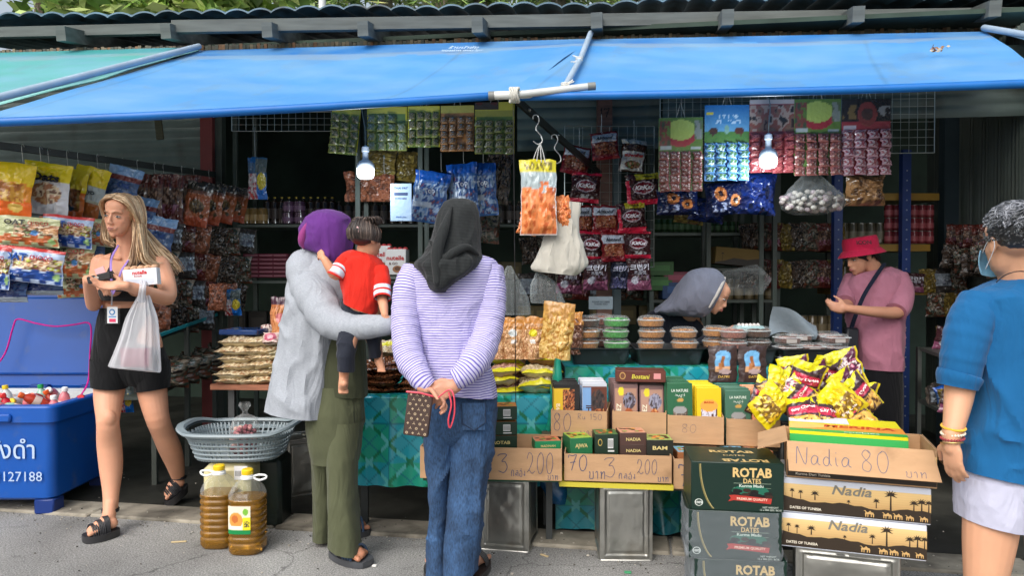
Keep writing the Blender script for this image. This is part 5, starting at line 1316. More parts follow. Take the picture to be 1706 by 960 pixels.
hand(mb,W(1808,735,2.555),-ZZ,-RH,FH,.18,.5,col=SKH,wr=.025)
for hx in (1642,1748):
    hp = W(hx,1085,2.66); hp.z = .03; foot(mb,hp - FH * .04,hp + FH * .20 - RH * .04,hp + ZZ * .08,.045,SKH,1)
    sb = MB(); sb.prism([Vector((p.x,p.y,.03)) for p in foot_outline(hp - FH * .05,hp + FH * .2 - RH * .04,.05,.01)],(0,0,-.028),srgb((40,40,40)),'plastic'); sd = part('sandal',sb,H_)
    sb = MB(); strap(sb,hp - FH * .04,hp + FH * .2 - RH * .04,.6,.05,.05,srgb((60,40,40)),.04); part('strap',sb,sd)
part('body',blob(mb,.0055,4,skinpaint(SKH),off=ORG[H_]),H_)
def q7(x,y,z): return hh_ + RHd @ Vector((x * 1.06,y * 1.06,z * 1.06))
mb = MB(); mb.ell(q7(0,-.028,.042),(.088,.100,.084),srgb((48,50,52)),'hair',R=RHd)
GC = [srgb((80,84,90)),srgb((104,108,116)),srgb((58,62,66)),srgb((132,136,144))]; DC = [srgb((34,36,38)),srgb((50,52,54)),srgb((70,74,78))]
rg = random.Random(40)
crown = Vector((0,-.05,.09)).normalized()
for i in range(1500):
    a,b = rg.uniform(0,6.283),rg.uniform(-.5,1.5)
    n3 = Vector((math.cos(a) * math.cos(b),math.sin(a) * math.cos(b),math.sin(b)))
    if n3.y > .45 and n3.z < .45: continue
    if abs(n3.x) > .7 and n3.z < -.25 and n3.y > -.2: continue
    low = n3.z < .02 + .2 * rg.random(); P = []; q_ = n3.copy(); wv = rg.uniform(0,6); am = rg.uniform(.08,.2) * (.4 if low else 1); lift = rg.uniform(0,.012) * (.3 if low else 1)
    for k in range(8):
        tg = (q_ - crown * q_.dot(crown)).normalized() if q_.dot(crown) < .999 else Vector((1,0,0)); sd = q_.cross(tg)
        p = Vector((q_.x * .091,q_.y * .104 - .028,q_.z * .088 + .042 - (.018 if low else 0))) + q_ * (lift * math.sin(k / 7 * math.pi)); P.append(q7(*p))
        q_ = (q_ + tg * (.075 if low else .11) + sd * am * math.cos(wv + k * 1.1)).normalized()
    mb.tube(P,[.002,.003,.0033,.0033,.003,.0026,.002,.001],rg.choice(DC if low else GC),'hair',n=4,caps=False)
part('hair',mb,H_,sharp=0)
mb = MB(); BB = srgb((26,92,142))
mb.loft([S(1664,466,1748,462,2.66,.085),S(1640,476,1790,474,2.66,.11),S(1612,492,1815,490,2.66,.13),S(1604,530,1822,530,2.66,.15),S(1614,600,1815,600,2.66,.16),S(1620,660,1815,660,2.66,.165),S(1610,720,1820,722,2.66,.175),S(1597,780,1830,812,2.66,.185)],BB,'cloth',n=110,step=.009,e=2.3,fold=.028,fs=7,seed=41)
bl = part('blouse',mb,H_)
mb = MB(); P,r = TP((1636,505,2.65,36),(1618,540,2.63,37),(1608,575,2.62,35),(1602,605,2.62,33),(1600,622,2.62,31.5),(1599.5,623,2.62,34.5),(1597,634,2.62,33.5),(1595,645,2.62,31))
Q = resample(np.column_stack([np.array([tuple(p) for p in P]),r]),.006); k = np.arange(len(Q)); Q[:,3] *= 1 + .022 * np.sin(k * .7) * np.sin(k * .21)
mb.tube([Vector(q[:3]) for q in Q],list(Q[:,3]),BB,'cloth',n=44,round_=False); part('sleeve',mb,bl)
mb = MB(); mb.tube(*TP((1786,505,2.66,36),(1808,570,2.66,35),(1812,640,2.64,31)),BB,'cloth',n=30,step=.02,round_=False); part('sleeve',mb,bl)
WS = srgb((186,188,208))
mb = MB()
mb.loft([S(1600,770,1808,775,2.66,.155),S(1598,810,1810,815,2.66,.16),S(1600,832,1806,836,2.66,.14)],WS,'cloth',n=60,fold=.006,lip=False)
mb.loft([S(1599,790,1706,800,2.655,.14),S(1600,830,1702,838,2.65,.135),S(1602,862,1698,877,2.65,.13)],WS,'cloth',n=60,step=.01,fold=.008,fs=9)
mb.loft([S(1702,800,1812,800,2.67,.14),S(1706,838,1810,838,2.68,.135),S(1706,877,1804,877,2.69,.13)],WS,'cloth',n=60,step=.01,fold=.008,fs=9)
part('shorts',mb,H_)
# mask, glasses, necklace, bracelets
MK = srgb((140,200,232)); t = thing('face_mask','pale blue face mask with ear loop on the person with curly grey hair','face mask',q7(0,.09,-.05))
mb = MB()
def mpos(u,v):
    a = (u - .5) * 2.5; P = []
    for aa,vv in zip(a,v):
        P.append(tuple(q7(.079 * math.sin(aa),.022 + .078 * math.cos(aa) + .010 * math.sin(math.pi * vv),-.020 - .088 * (1 - vv) * (1 - .12 * abs(aa)))))
    return np.array(P)
mb.grid(30,14,mpos,lambda u,v: np.array([MK if int(x * 7) % 2 else tuple(k * .94 for k in MK) for x in v]),'cloth'); part('panel',mb,t)
mb = MB()
for sx in (-1,1): mb = MB(); mb.tube([q7(sx * .078,.035,-.03),q7(sx * .088,.0,.0),q7(sx * .09,-.03,.012),q7(sx * .088,-.034,-.02),q7(sx * .08,.02,-.085)],.0013,srgb((200,206,212)),'cloth',n=5,step=.008); part('ear_loop',mb,t)
t = thing('glasses','dark framed glasses worn above the pale blue mask','glasses',q7(0,.09,.0))
mb = MB()
for sx in (-1,1):
    mb.tube([q7(sx * .034 + .024 * math.cos(a),.096 - .010 * abs(sx * .034 + .024 * math.cos(a)) / .05,.0 + .019 * math.sin(a)) for a in np.linspace(0,6.283,18)],.0016,srgb((30,30,32)),'gloss',n=5,caps=False)
    mb.tube([q7(sx * .06,.085,.006),q7(sx * .084,.04,.012),q7(sx * .088,-.01,.012)],.0018,srgb((30,30,32)),'gloss',n=5)
mb.tube([q7(-.01,.097,.002),q7(.01,.097,.002)],.0016,srgb((30,30,32)),'gloss',n=5); part('frame',mb,t)
mb = MB()
for sx in (-1,1): mb = MB(); shape(mb,Frame(q7(sx * .034,.095,0) - RHd @ Vector((.5,0,.5)),RHd @ Vector((1,0,0)),RHd @ ZZ,1,1),[(.5 + .022 * math.cos(a),.5 + .018 * math.sin(a)) for a in np.linspace(0,6,14)],(.7,.7,.7),0,'clear'); part('lens',mb,t)
mb = MB(); mb.tube([W(1660,470,2.60),W(1676,458,2.545),W(1700,452,2.53),W(1730,458,2.54)],.0022,srgb((70,54,44)),'leather',n=5,step=.01); solo('necklace',mb,'thin brown cord necklace above the neckline of the blue blouse','necklace')
for i,(y,c,lb) in enumerate(((712,srgb((222,178,60)),'yellow braided bracelet, uppermost on the wrist beside the blue blouse'),(722,srgb((226,216,196)),'cream bead bracelet just under the yellow bracelet'),(730,srgb((150,60,66)),'dark red bead bracelet between cream and gold ones'),(738,srgb((200,168,110)),'gold chain bracelet lowest on the wrist'))):
    mb = MB(); c0 = W(1588.5 - i * .8,y,2.568 - i * .004); rr = m(17.5 - i * .4,2.56)
    if i in (1,2):
        for a in np.linspace(0,6.283,24)[:-1]: mb.ell(c0 + RH * rr * math.cos(a) + FH * rr * math.sin(a) + ZZ * .004 * math.sin(a + 1),.0048,c,'gloss',nu=6,nv=4)
    else: mb.tube([c0 + RH * rr * math.cos(a) + FH * rr * math.sin(a) + ZZ * .006 * math.sin(a + i) for a in np.linspace(0,6.283,26)],.0042 if i == 0 else .0025,c,'cloth' if i == 0 else 'metal',n=6,caps=False)
    solo('bracelet',mb,lb,'bracelet')
# ================================================================== GOODS ON THE GROUND AND THE TABLES
def Tm(p,yaw=YAW,rx=0.,ry=0.): return Matrix.Translation(Vector(p)) @ Matrix.Rotation(yaw,4,'Z') @ Matrix.Rotation(ry,4,'Y') @ Matrix.Rotation(rx,4,'X')
KR,TEALC,GRN = srgb((184,148,112)),srgb((40,160,156)),srgb((14,40,32))
INK = srgb((72,80,108))
# ---- blue cooler
P0 = W(90,838,4.0); P0.z = 0
t = thing('cooler','big blue cooler chest with open lid full of drink bottles','cooler',P0)
TC = Matrix.Translation(P0) @ Matrix.Rotation(YAW,4,'Z'); CB = srgb((8,80,168))
def rrect(x0,y0,x1,y1,r,z,n=5):
    P = []
    for cx,cy,a0 in ((x1 - r,y0 + r,-90),(x1 - r,y1 - r,0),(x0 + r,y1 - r,90),(x0 + r,y0 + r,180)):
        for k in range(n + 1): a = rad(a0 + 90 * k / n); P.append((cx + r * math.cos(a),cy + r * math.sin(a),z))
    return P
def rloft(mb,rings,col,mat='plastic',caps=(True,True)):
    n = len(rings[0]); V = [p for r in rings for p in r]; mb.add(V,strip_faces(len(rings),n),col,mat)
    if caps[0]: mb.add(rings[0],[tuple(range(n))[::-1]],col,mat)
    if caps[1]: mb.add(rings[-1],[tuple(range(n))],col,mat)
mb = MB(TC); x0,x1,y0,y1 = -1.02,0,0,.66
rloft(mb,[rrect(x0 + .03,y0 + .03,x1 - .03,y1 - .03,.04,.08),rrect(x0 + .012,y0 + .012,x1 - .012,y1 - .012,.05,.095),rrect(x0,y0,x1,y1,.05,.50),rrect(x0,y0,x1,y1,.05,.505),rrect(x0 - .018,y0 - .018,x1 + .018,y1 + .018,.055,.51),rrect(x0 - .018,y0 - .018,x1 + .018,y1 + .018,.055,.588),rrect(x0 - .01,y0 - .01,x1 + .01,y1 + .01,.05,.598),rrect(x0 + .03,y0 + .03,x1 - .03,y1 - .03,.05,.6)],CB,'plastic',caps=(True,False))
mb.box((-.52,-.022,.535),(.62,.03,.045),CB,'plastic',bev=.012)
part('chest',mb,t)
mb = MB(TC); WH = srgb((206,212,214))
rloft(mb,[rrect(x0 + .03,y0 + .03,x1 - .03,y1 - .03,.05,.598),rrect(x0 + .055,y0 + .055,x1 - .055,y1 - .055,.05,.585),rrect(x0 + .07,y0 + .07,x1 - .07,y1 - .07,.05,.42)],WH,'plastic',caps=(False,True)); part('liner',mb,t)
for cx,cy in ((-.07,.07),(-.95,.07),(-.07,.59),(-.95,.59)):
    mb = MB(TC); mb.box((cx,cy,.042),(.11,.1,.084),srgb((16,50,120)),'plastic',bev=.008); part('foot',mb,t)
TL = TC @ Matrix.Translation((0,.70,.60)) @ Matrix.Rotation(rad(-9),4,'X')
ld = MB(TL @ Matrix.Rotation(rad(90),4,'X'))
rloft(ld,[rrect(x0 - .01,0,x1 + .01,.66,.07,-.06),rrect(x0 - .02,-.01,x1 + .02,.67,.08,-.05),rrect(x0 - .02,-.01,x1 + .02,.67,.08,.0),rrect(x0 - .005,.005,x1 + .005,.655,.07,.008)],CB,'plastic')
rloft(ld,[rrect(x0 + .06,.07,x1 - .06,.57,.05,.006),rrect(x0 + .065,.075,x1 - .065,.565,.05,.03),rrect(x0 + .075,.085,x1 - .075,.555,.045,.036)],CB,'plastic',caps=(False,True))
for cx in (-.12,-.5): ld.box((cx + .0,.69,-.02),(.09,.06,.04),CB,'plastic',bev=.01)
lid = part('lid',ld,t)
for cx in (-.18,-.5,-.85):
    mb = MB(TC); mb.box((cx,.68,.6),(.12,.05,.03),srgb((14,54,130)),'plastic',bev=.008); part('hinge',mb,t)
mb = MB(); PKC = srgb((206,40,150)); mb.tube([W(-20,625,4.55),W(8,590,4.6),W(22,545,4.63),W(30,532,4.64),W(60,539,4.63),W(92,544,4.63),W(125,541,4.63),W(146,538,4.63),W(152,550,4.6),W(150,590,4.55),W(147,635,4.5),W(134,661,4.46)],.0052,PKC,'cloth',n=8,step=.02); part('rope',mb,t)
mb = MB(TC); fr = Frame((x0,.0,.08),(1,0,0),ZZ,1.02,.52)
label_text(mb,fr,'บังดำ',.775,.55,.135,srgb((176,196,222)),off=.004,bold=.006,squash=.95); label_text(mb,fr,'08-3127188',.765,.26,.075,srgb((176,196,222)),off=.004,bold=.0)
part('lettering',mb,t)
# bottles in the cooler
def bottle_proto(body,cap,lab):
    t = thing('drink_bottle','bottle','bottle',(0,0,0),'drink bottles in the cooler')
    mb = MB(); mb.lathe([(.026,0),(.030,.006),(.030,.05),(.0285,.055),(.030,.06),(.030,.10),(.024,.125),(.013,.14),(.012,.15)],body,'gloss',n=16); part('body',mb,t)
    mb = MB(); mb.lathe([(.0155,.146),(.0165,.148),(.0165,.166),(.014,.169)],cap,'plastic',n=16); part('cap',mb,t)
    mb = MB(); mb.lathe([(.0306,.055),(.0308,.056),(.0308,.092),(.0306,.093)],lab,'print',n=16,cap=False); part('label',mb,t)
    return t
cols = [('red',(190,30,50),(230,60,60)),('orange',(236,130,40),(240,200,40)),('green',(150,190,170),(40,170,90)),('pale',(200,206,206),(240,210,50)),('dark',(180,60,40),(236,100,40)),('pink',(214,120,130),(240,240,240))]
protos = [bottle_proto(srgb(b),srgb(c),srgb((220,200,190))) for _,b,c in cols]
rg = random.Random(21); used = set(); NB = 0
PLB = ['beside the left rim','near the front rim','at the back of the ice','by the right rim','in the middle of the pile','half under its neighbours']
for j in range(4):
    for i in range(9):
        k = rg.randrange(6); nm_ = cols[k][0]; x = -.93 + i * .105 + rg.uniform(-.02,.02); y = .13 + j * .135 + rg.uniform(-.02,.02)
        loc = TC @ Vector((x,y,.535 + rg.uniform(-.01,.02))); up = rg.random() < .35
        rot = (rg.uniform(-.5,.2),rg.uniform(-.4,.4),rg.uniform(0,6)) if up else (rg.uniform(1.0,1.5),rg.uniform(-.3,.3),rg.uniform(-1.2,1.2) + YAW)
        if up: loc.z -= .06
        lb = f'{nm_} drink bottle in the cooler, {ORD[i]} from the left in the {ORD[j]} row back'
        if k not in used: used.add(k); o = protos[k]; o.location = loc; o.rotation_euler = rot; o['label'] = lb
        else: dup(protos[k],loc,rot,lb)
for k in range(6):
    if k not in used: protos[k].location = TC @ Vector((-.5,.3,.5)); protos[k]['label'] = cols[k][0] + ' drink bottle at the middle of the cooler'
mb = MB(TC)
rg = random.Random(3)
for i in range(150): mb.box((rg.uniform(-.94,-.08),rg.uniform(.08,.58),.49 + rg.uniform(0,.03)),(.035,.03,.03),srgb((190,200,204)),'gloss',yaw=rg.uniform(0,3),bev=.004)
solo('ice',mb,'crushed ice under the drink bottles','ice',kind='stuff')

# ---- oil bottles
mt,t_,b_ = nm('oilfill'); b_.inputs['Base Color'].default_value = (.56,.27,.03,1); b_.inputs['Roughness'].default_value = .08; b_.inputs['Transmission Weight'].default_value = .7; b_.inputs['IOR'].default_value = 1.25; b_.inputs['Coat Weight'].default_value = .6; b_.inputs['Coat Roughness'].default_value = .05
def oil(px,py,D,label,lab,hd):
    g = G(px,py); t = thing('oil_bottle',label,'bottle',g,'oil bottles on the road'); r = .083
    sq = lambda th,z: 1 / (np.abs(np.cos(th - YAW)) ** 3.2 + np.abs(np.sin(th - YAW)) ** 3.2) ** (1 / 3.2) * .96
    prof = [(.05,0),(.074,.004),(.083,.02),(.083,.045)]
    z = .05
    for k in range(7): prof += [(.083,z),(.0785,z + .006),(.0785,z + .009),(.083,z + .015),(.084,z + .026)]; z += .030
    z0 = z
    mb = MB(); mb.lathe(prof + [(.081,z0)],(.6,.3,.05),'oilfill',g,n=40,rfun=sq); part('filled_body',mb,t)
    mb = MB(); fl = lambda th,zz: sq(th,zz) * (1 + .05 * np.sin(th * 12) * (zz > z0 + .01))
    mb.lathe([(.0815,z0 - .002),(.078,z0 + .016),(.066,z0 + .045),(.046,z0 + .07),(.028,z0 + .084),(.024,z0 + .09)],(.8,.8,.8),'clear',g,n=48,rfun=fl,cap=False); part('shoulder',mb,t)
    mb = MB(); mb.lathe([(.026,z0 + .082),(.031,z0 + .084),(.031,z0 + .094),(.026,z0 + .096),(.026,z0 + .106)],srgb((226,230,230)),'plastic',g,n=24); part('collar',mb,t)
    mb = MB(); mb.lathe([(.0265,z0 + .104),(.0275,z0 + .106),(.0275,z0 + .124),(.022,z0 + .129)],srgb((232,196,24)),'plastic',g,n=24,rfun=lambda th,z: 1 + .015 * np.sin(th * 24)); part('cap',mb,t)
    mb = MB(); c = g + ZZ * (z0 + .092)
    mb.tube([c + RH * hd * .026,c + RH * hd * .05 + ZZ * .008,c + RH * hd * .085 + ZZ * .006,c + RH * hd * .088 - ZZ * .006,c + RH * hd * .06 - ZZ * .014 - FH * .01,c + RH * hd * .026 - ZZ * .006],.0052,srgb((230,233,233)),'plastic',n=8,step=.01); part('carry_handle',mb,t)
    if lab:
        mb = MB()
        def pos(u,v):
            th = YAW - math.pi / 2 + (u - .62) * 1.25; rr = .0845 * sq(th,0) ; return np.column_stack([g.x + (rr + .002) * np.cos(th),g.y + (rr + .002) * np.sin(th),.105 + v * .13])
        def cf(u,v):
            p = Paint(u,v,srgb((226,220,196))); p.rect(0,0,1,.16,srgb((20,130,70))); p.ell(.38,.5,.3,.28,srgb((214,150,70))); p.ell(.34,.55,.14,.14,srgb((190,106,50))); p.rect(.68,.16,1,.62,srgb((232,214,40))); p.bits(.72,.26,.96,.46,[srgb((40,40,60)),srgb((232,214,40))],30); p.ell(.8,.8,.12,.12,srgb((120,180,60))); p.rect(.1,.18,.6,.28,srgb((240,240,230))); return p.C
        mb.grid(40,30,pos,cf,'print'); part('label',mb,t)
    return t
oil(366,908,3.58,'unlabelled bottle of amber cooking oil with yellow cap, behind the labelled one',False,-1)
oil(413,918,3.5,'bottle of amber cooking oil with a printed label, handle to the right',True,1)
# ---- basket on jerrycan
bc = W(402,700,3.78); bc.z = 0
t = thing('jerrycan','cream plastic jerrycan standing under the grey basket','jerrycan',(bc.x,bc.y,0))
mb = MB(); c = W(388,800,3.74); mb.box((c.x,c.y,.185),(.235,.20,.37),srgb((206,196,150)),'plastic',yaw=YAW,bev=.03); part('body',mb,t)
mb = MB(); fr = Frame(Vector((c.x,c.y,0)) - FH * .1015 + RH * .045,RH,ZZ,.065,.37); rect(mb,fr,0,.80,1,.985,srgb((226,226,226))); 
for k in range(9): rect(mb,fr,.1 + k * .09,.85,.14 + k * .09,.92,srgb((60,60,60)),.0015)
part('price_label',mb,t)
mb = MB(); c2 = W(446,820,3.9); mb.box((c2.x,c2.y,.18),(.20,.2,.36),srgb((22,34,30)),'plastic',yaw=YAW,bev=.02); solo('jerrycan',mb,'dark green plastic can beside the cream jerrycan','jerrycan')
t = thing('basket','grey plastic laundry basket with lattice sides on the jerrycan','basket',Vector((bc.x,bc.y,.38)))
GB = srgb((132,146,152)); TB = Matrix.Translation((bc.x,bc.y,0)) @ Matrix.Rotation(YAW,4,'Z')
def oval(a,b,th,e=3.0): return a * np.sign(np.cos(th)) * np.abs(np.cos(th)) ** (2 / e),b * np.sign(np.sin(th)) * np.abs(np.sin(th)) ** (2 / e)
def bring(a,b,z,n=72): 
    th = np.arange(n) / n * 2 * math.pi; x,y = oval(a,b,th); zz = z + (.025 * np.clip(np.abs(np.cos(th)) - .6,0,1) / .4 if z > .5 else 0); return np.column_stack([x,y,zz + np.zeros(n)])
mb = MB(TB); R_ = [bring(.252,.195,.51),bring(.288,.225,.515),bring(.296,.232,.524),bring(.292,.228,.534),bring(.262,.203,.534),bring(.252,.195,.522)]
mb.add(np.concatenate(R_),strip_faces(6,72),GB,'plastic'); part('rim',mb,t)
mb = MB(TB)
for k,z in enumerate(np.linspace(.398,.512,6)):
    f = (z - .38) / .14; a,b = .205 + .047 * f,.155 + .04 * f; P = bring(a,b,min(z,.499)); P = np.vstack([P,P[:2]]); mb.tube([Vector(p) for p in P],.0062,GB,'plastic',n=5,caps=False)
for th in np.arange(64) / 64 * 2 * math.pi:
    x0_,y0_ = oval(.2,.15,np.array([th])); x1_,y1_ = oval(.252,.195,np.array([th])); mb.tube([(x0_[0],y0_[0],.385),(x1_[0],y1_[0],.515)],.0062,GB,'plastic',n=5,caps=False)
part('lattice_side',mb,t)
mb = MB(TB); rloft(mb,[bring(.19,.14,.381),bring(.203,.153,.385),bring(.206,.156,.402),bring(.20,.15,.402),bring(.19,.14,.39)],GB,'plastic'); part('bottom',mb,t)
sb = W(408,720,3.72)
t = thing('shallot_bag','knotted clear bag of pink shallots in the grey basket','bag',Vector((sb.x,sb.y,.40)))
rg = random.Random(5); mb = MB()
for i in range(100):
    p = Vector((sb.x + rg.gauss(0,.027),sb.y + rg.gauss(0,.027),.415 + rg.random() * .125)); p.x = sb.x + max(-.055,min(.055,p.x - sb.x)); p.y = sb.y + max(-.055,min(.055,p.y - sb.y))
    mb.ell(p,(.0135,.0115,.013),rg.choice([srgb((170,96,104)),srgb((196,130,130)),srgb((140,72,82)),srgb((206,160,150))]),'food',nu=9,nv=6)
part('shallots',mb,t)
mb = MB(); mb.lathe([(.03,.402),(.062,.42),(.068,.47),(.068,.54),(.055,.585),(.014,.607),(.010,.62),(.03,.65),(.022,.665)],(.8,.8,.8),'clear',(sb.x,sb.y,0),n=30,rfun=lambda th,z: 1 + .08 * np.sin(th * 7 + z * 40),cap=False); part('film',mb,t)

# ---- tins
def tin(name,c,w,h,yaw,label,lying=False,pale=False):
    t = thing(name,label,'tin',c); R3 = Matrix.Rotation(yaw,4,'Z')
    T = Matrix.Translation(c) @ R3 @ (Matrix.Translation((0,0,w / 2)) @ Matrix.Rotation(rad(90),4,'Y') @ Matrix.Translation((0,0,-h / 2)) if lying else Matrix.Identity(4))
    mc = srgb((176,176,170)); mb = MB(T); q = w / 2
    def face(u,v):
        ins = np.minimum(np.minimum(u,1 - u) * w,np.minimum(v,1 - v) * h); P = np.column_stack([u,v,u * 0])
        return -.004 * (np.abs(ins - .022) < .006) + .004 * (np.abs(ins - .032) < .006) + .0035 * fbm(P,3.2,int(abs(c[0]) * 77) % 50,3) * np.clip(ins / .05,0,1)
    for k in range(4):
        M3 = np.array(Matrix.Rotation(k * math.pi / 2,3,'Z'))
        mb.grid(46,60,lambda u,v: np.column_stack([(u - .5) * w,-q + face(u,v),v * h]) @ M3.T,mc,'tin')
    for z,s_ in ((0,1),(h,-1)): mb.grid(20,20,lambda u,v: np.column_stack([(u - .5) * w,(v - .5) * w,z + s_ * .006 * (np.maximum(np.abs(u - .5),np.abs(v - .5)) < .46)]),mc,'tin')
    part('body',mb,t)
    for z in (.002,h - .002):
        mb = MB(T); P = [Vector(p) for p in rrect(-q,-q,q,q,.012,z)]; mb.tube(P + P[:2],.0035,srgb((190,190,184)),'metal',n=6,caps=False); part('seam_rim',mb,t)
    mb = MB(T); mb.tube([(0.03,0,h + .002),(.03,0,h + .012)],.028,srgb((150,150,140)),'metal',n=18,round_=False); part('cap',mb,t)
g = G(848,918) + FH * .11; tin('oil_tin',g,.238,.35,YAW - .2,'square metal tin under the left price carton, turned to show its side')
g = G(1044,935) + FH * .118; tin('oil_tin',g,.238,.35,YAW - .02,'dented square metal tin under the middle price carton')
NLp,NRp = W(1308,912,2.90),W(1532,937,2.75); nyaw = math.atan2((NRp - NLp).y,(NRp - NLp).x); NX = Vector((math.cos(nyaw),math.sin(nyaw),0)); NY = Vector((-NX.y,NX.x,0))
nc = (NLp + NRp) / 2; nc.z = 0
tin('oil_tin',nc + NY * .15 - NX * .01,.235,.37,nyaw,'square metal tin lying on its side under the palm printed cartons',lying=True)
g = G(476,850) + FH * .3; tin('oil_tin',g,.22,.35,YAW + .5,'shaded metal tin behind the grey basket')

# ---- big cartons at the front
GOLD = srgb((206,176,116))
t = None
def rotab(c,w,h,d,yaw,label,top,wrap,dup_from=None):
    t = thing('date_carton',label,'carton',c,'green date cartons in the shrink wrapped stack')
    mb = MB(); ff,fr_,flf,ft = carton(mb,c,(w,d,h),yaw,GRN,'print'); part('box',mb,t)
    mb = MB(); f = ff
    for k,(r0,colr) in enumerate(((0,srgb((132,122,78))),(.012,srgb((190,176,120))))):
        P = [(.09 + r0 + .24 * (1 - math.sqrt(max(0,1 - (v - 1.0) ** 2 * .92))),v) for v in np.linspace(.04,.96,16)]
        mb.tube([f.p(u,v,.001 + k * .0005) for u,v in P],.0022 - k * .0009,colr,'print',n=4,caps=False)
    label_text(mb,f,'ROTAB',.66,.80,.05,GOLD,bold=.035,fitw=.42); label_text(mb,f,'DATES',.66,.63,.026,GOLD,bold=.02,fitw=.19)
    rect(mb,f,.46,.575,.86,.582,srgb((150,170,150))); label_text(mb,f,'Kurma Madu',.65,.53,.016,srgb((196,206,196)),fitw=.26); rect(mb,f,.46,.485,.86,.49,srgb((150,170,150)))
    rg = random.Random(7)
    disc(mb,f,.64,.42,.2,.13,srgb((30,96,76)),.0012); 
    for k in range(22): disc(mb,f,.45 + rg.random() * .4,.30 + rg.random() * .12 + .06 * (rg.random() < .3),.045,.04,rg.choice([srgb((28,22,20)),srgb((52,34,26)),srgb((20,18,18))]),.0016 + k * .00003,10)
    shape(mb,f,[(.40,.20),(.46,.23),(.86,.17),(.87,.28),(.47,.34),(.41,.33),(.43,.27)],srgb((168,52,44)),.0026); label_text(mb,f,'PREMIUM QUALITY',.66,.255,.013,srgb((230,200,180)),off=.003,fitw=.33,rot=-.02)
    disc(mb,f,.085,.16,.045,.075,srgb((206,214,206)),.0012); disc(mb,f,.085,.16,.036,.062,GRN,.0016); label_text(mb,f,'100%',.085,.16,.014,srgb((214,220,214)),off=.002)
    label_text(mb,f,'NET WEIGHT\n12 x 900 GM / BOX',.86,.07,.010,srgb((196,206,196)),bold=0)
    if top: label_text(mb,ft,'ROTAB',.52,.66,.055,GOLD,bold=.035,fitw=.5); label_text(mb,ft,'DATES',.52,.42,.026,GOLD,fitw=.24); label_text(mb,ft,'ROTAB',.6,.12,.06,GOLD,bold=.035,fitw=.5,rot=math.pi)
    part('lettering',mb,t)
    if wrap:
        mb = MB(); R3 = Matrix.Rotation(yaw,3,'Z')
        def wp(u,v):
            th = u * 2 * math.pi; e = 9; x = (w / 2 + .006) * np.sign(np.cos(th)) * np.abs(np.cos(th)) ** (2 / e); y = (d / 2 + .006) * np.sign(np.sin(th)) * np.abs(np.sin(th)) ** (2 / e)
            P = np.column_stack([x,y,v * h * 1.0]); q = fbm(P * np.array([1,1,2.6]),9,5,3) * .007; P[:,:2] *= (1 + np.abs(q) / .17)[:,None]
            return P @ np.array(R3).T + np.array(tuple(c))
        mb.grid(160,30,wp,(.8,.8,.8),'wrap'); part('shrink_wrap',mb,t)
RL,RR = W(1154,772,2.90),W(1304,784,2.86); ryaw = math.atan2((RR - RL).y,(RR - RL).x); rc = (RL + RR) / 2; rc.z = 0; rc += Vector((-math.sin(ryaw),math.cos(ryaw),0)) * .135
for i,(lb,dx) in enumerate((('dark green date carton at the bottom of its stack on the road',.012),('shrink wrapped green date carton in the middle of its stack',-.006),('unwrapped dark green date carton on top of its stack',0))):
    rotab(rc + ZZ * (.0 + .191 * i) + RH * dx,.352,.19,.27,ryaw + (.02,-.012,0)[i],lb,i == 2,i < 2)
def palmshape(f,u,v,s_,hgt):
    P = []; A = f.h / f.w
    out = [(u - .006 * s_,v)] + [(u - .004 * s_,v + hgt)]
    for k in range(15):
        a = math.pi * (1.12 - 1.24 * k / 14); r = s_ * (.085 if k % 2 == 0 else .035); out.append((u + r * math.cos(a) * .5,v + hgt + (r * math.sin(a) * .9 + .02) / A * .42 - (.03 if k in (0,14) else 0)))
    out += [(u + .004 * s_,v + hgt),(u + .006 * s_,v)]
    return out
def camel(u,v,s_):
    P = [(0,.55),(.06,.75),(.0,.95),(-.08,.95),(-.10,1.0),(.02,1.06),(.1,.9),(.16,.72),(.28,.8),(.4,1.05),(.52,.8),(.66,.74),(.72,.5),(.7,0),(.64,0),(.62,.42),(.55,.45),(.52,0),(.46,0),(.47,.45),(.28,.45),(.26,0),(.2,0),(.2,.42),(.12,.45),(.10,0),(.04,0)]
    return [(u + a * s_ * .5,v + b * s_) for a,b in P]
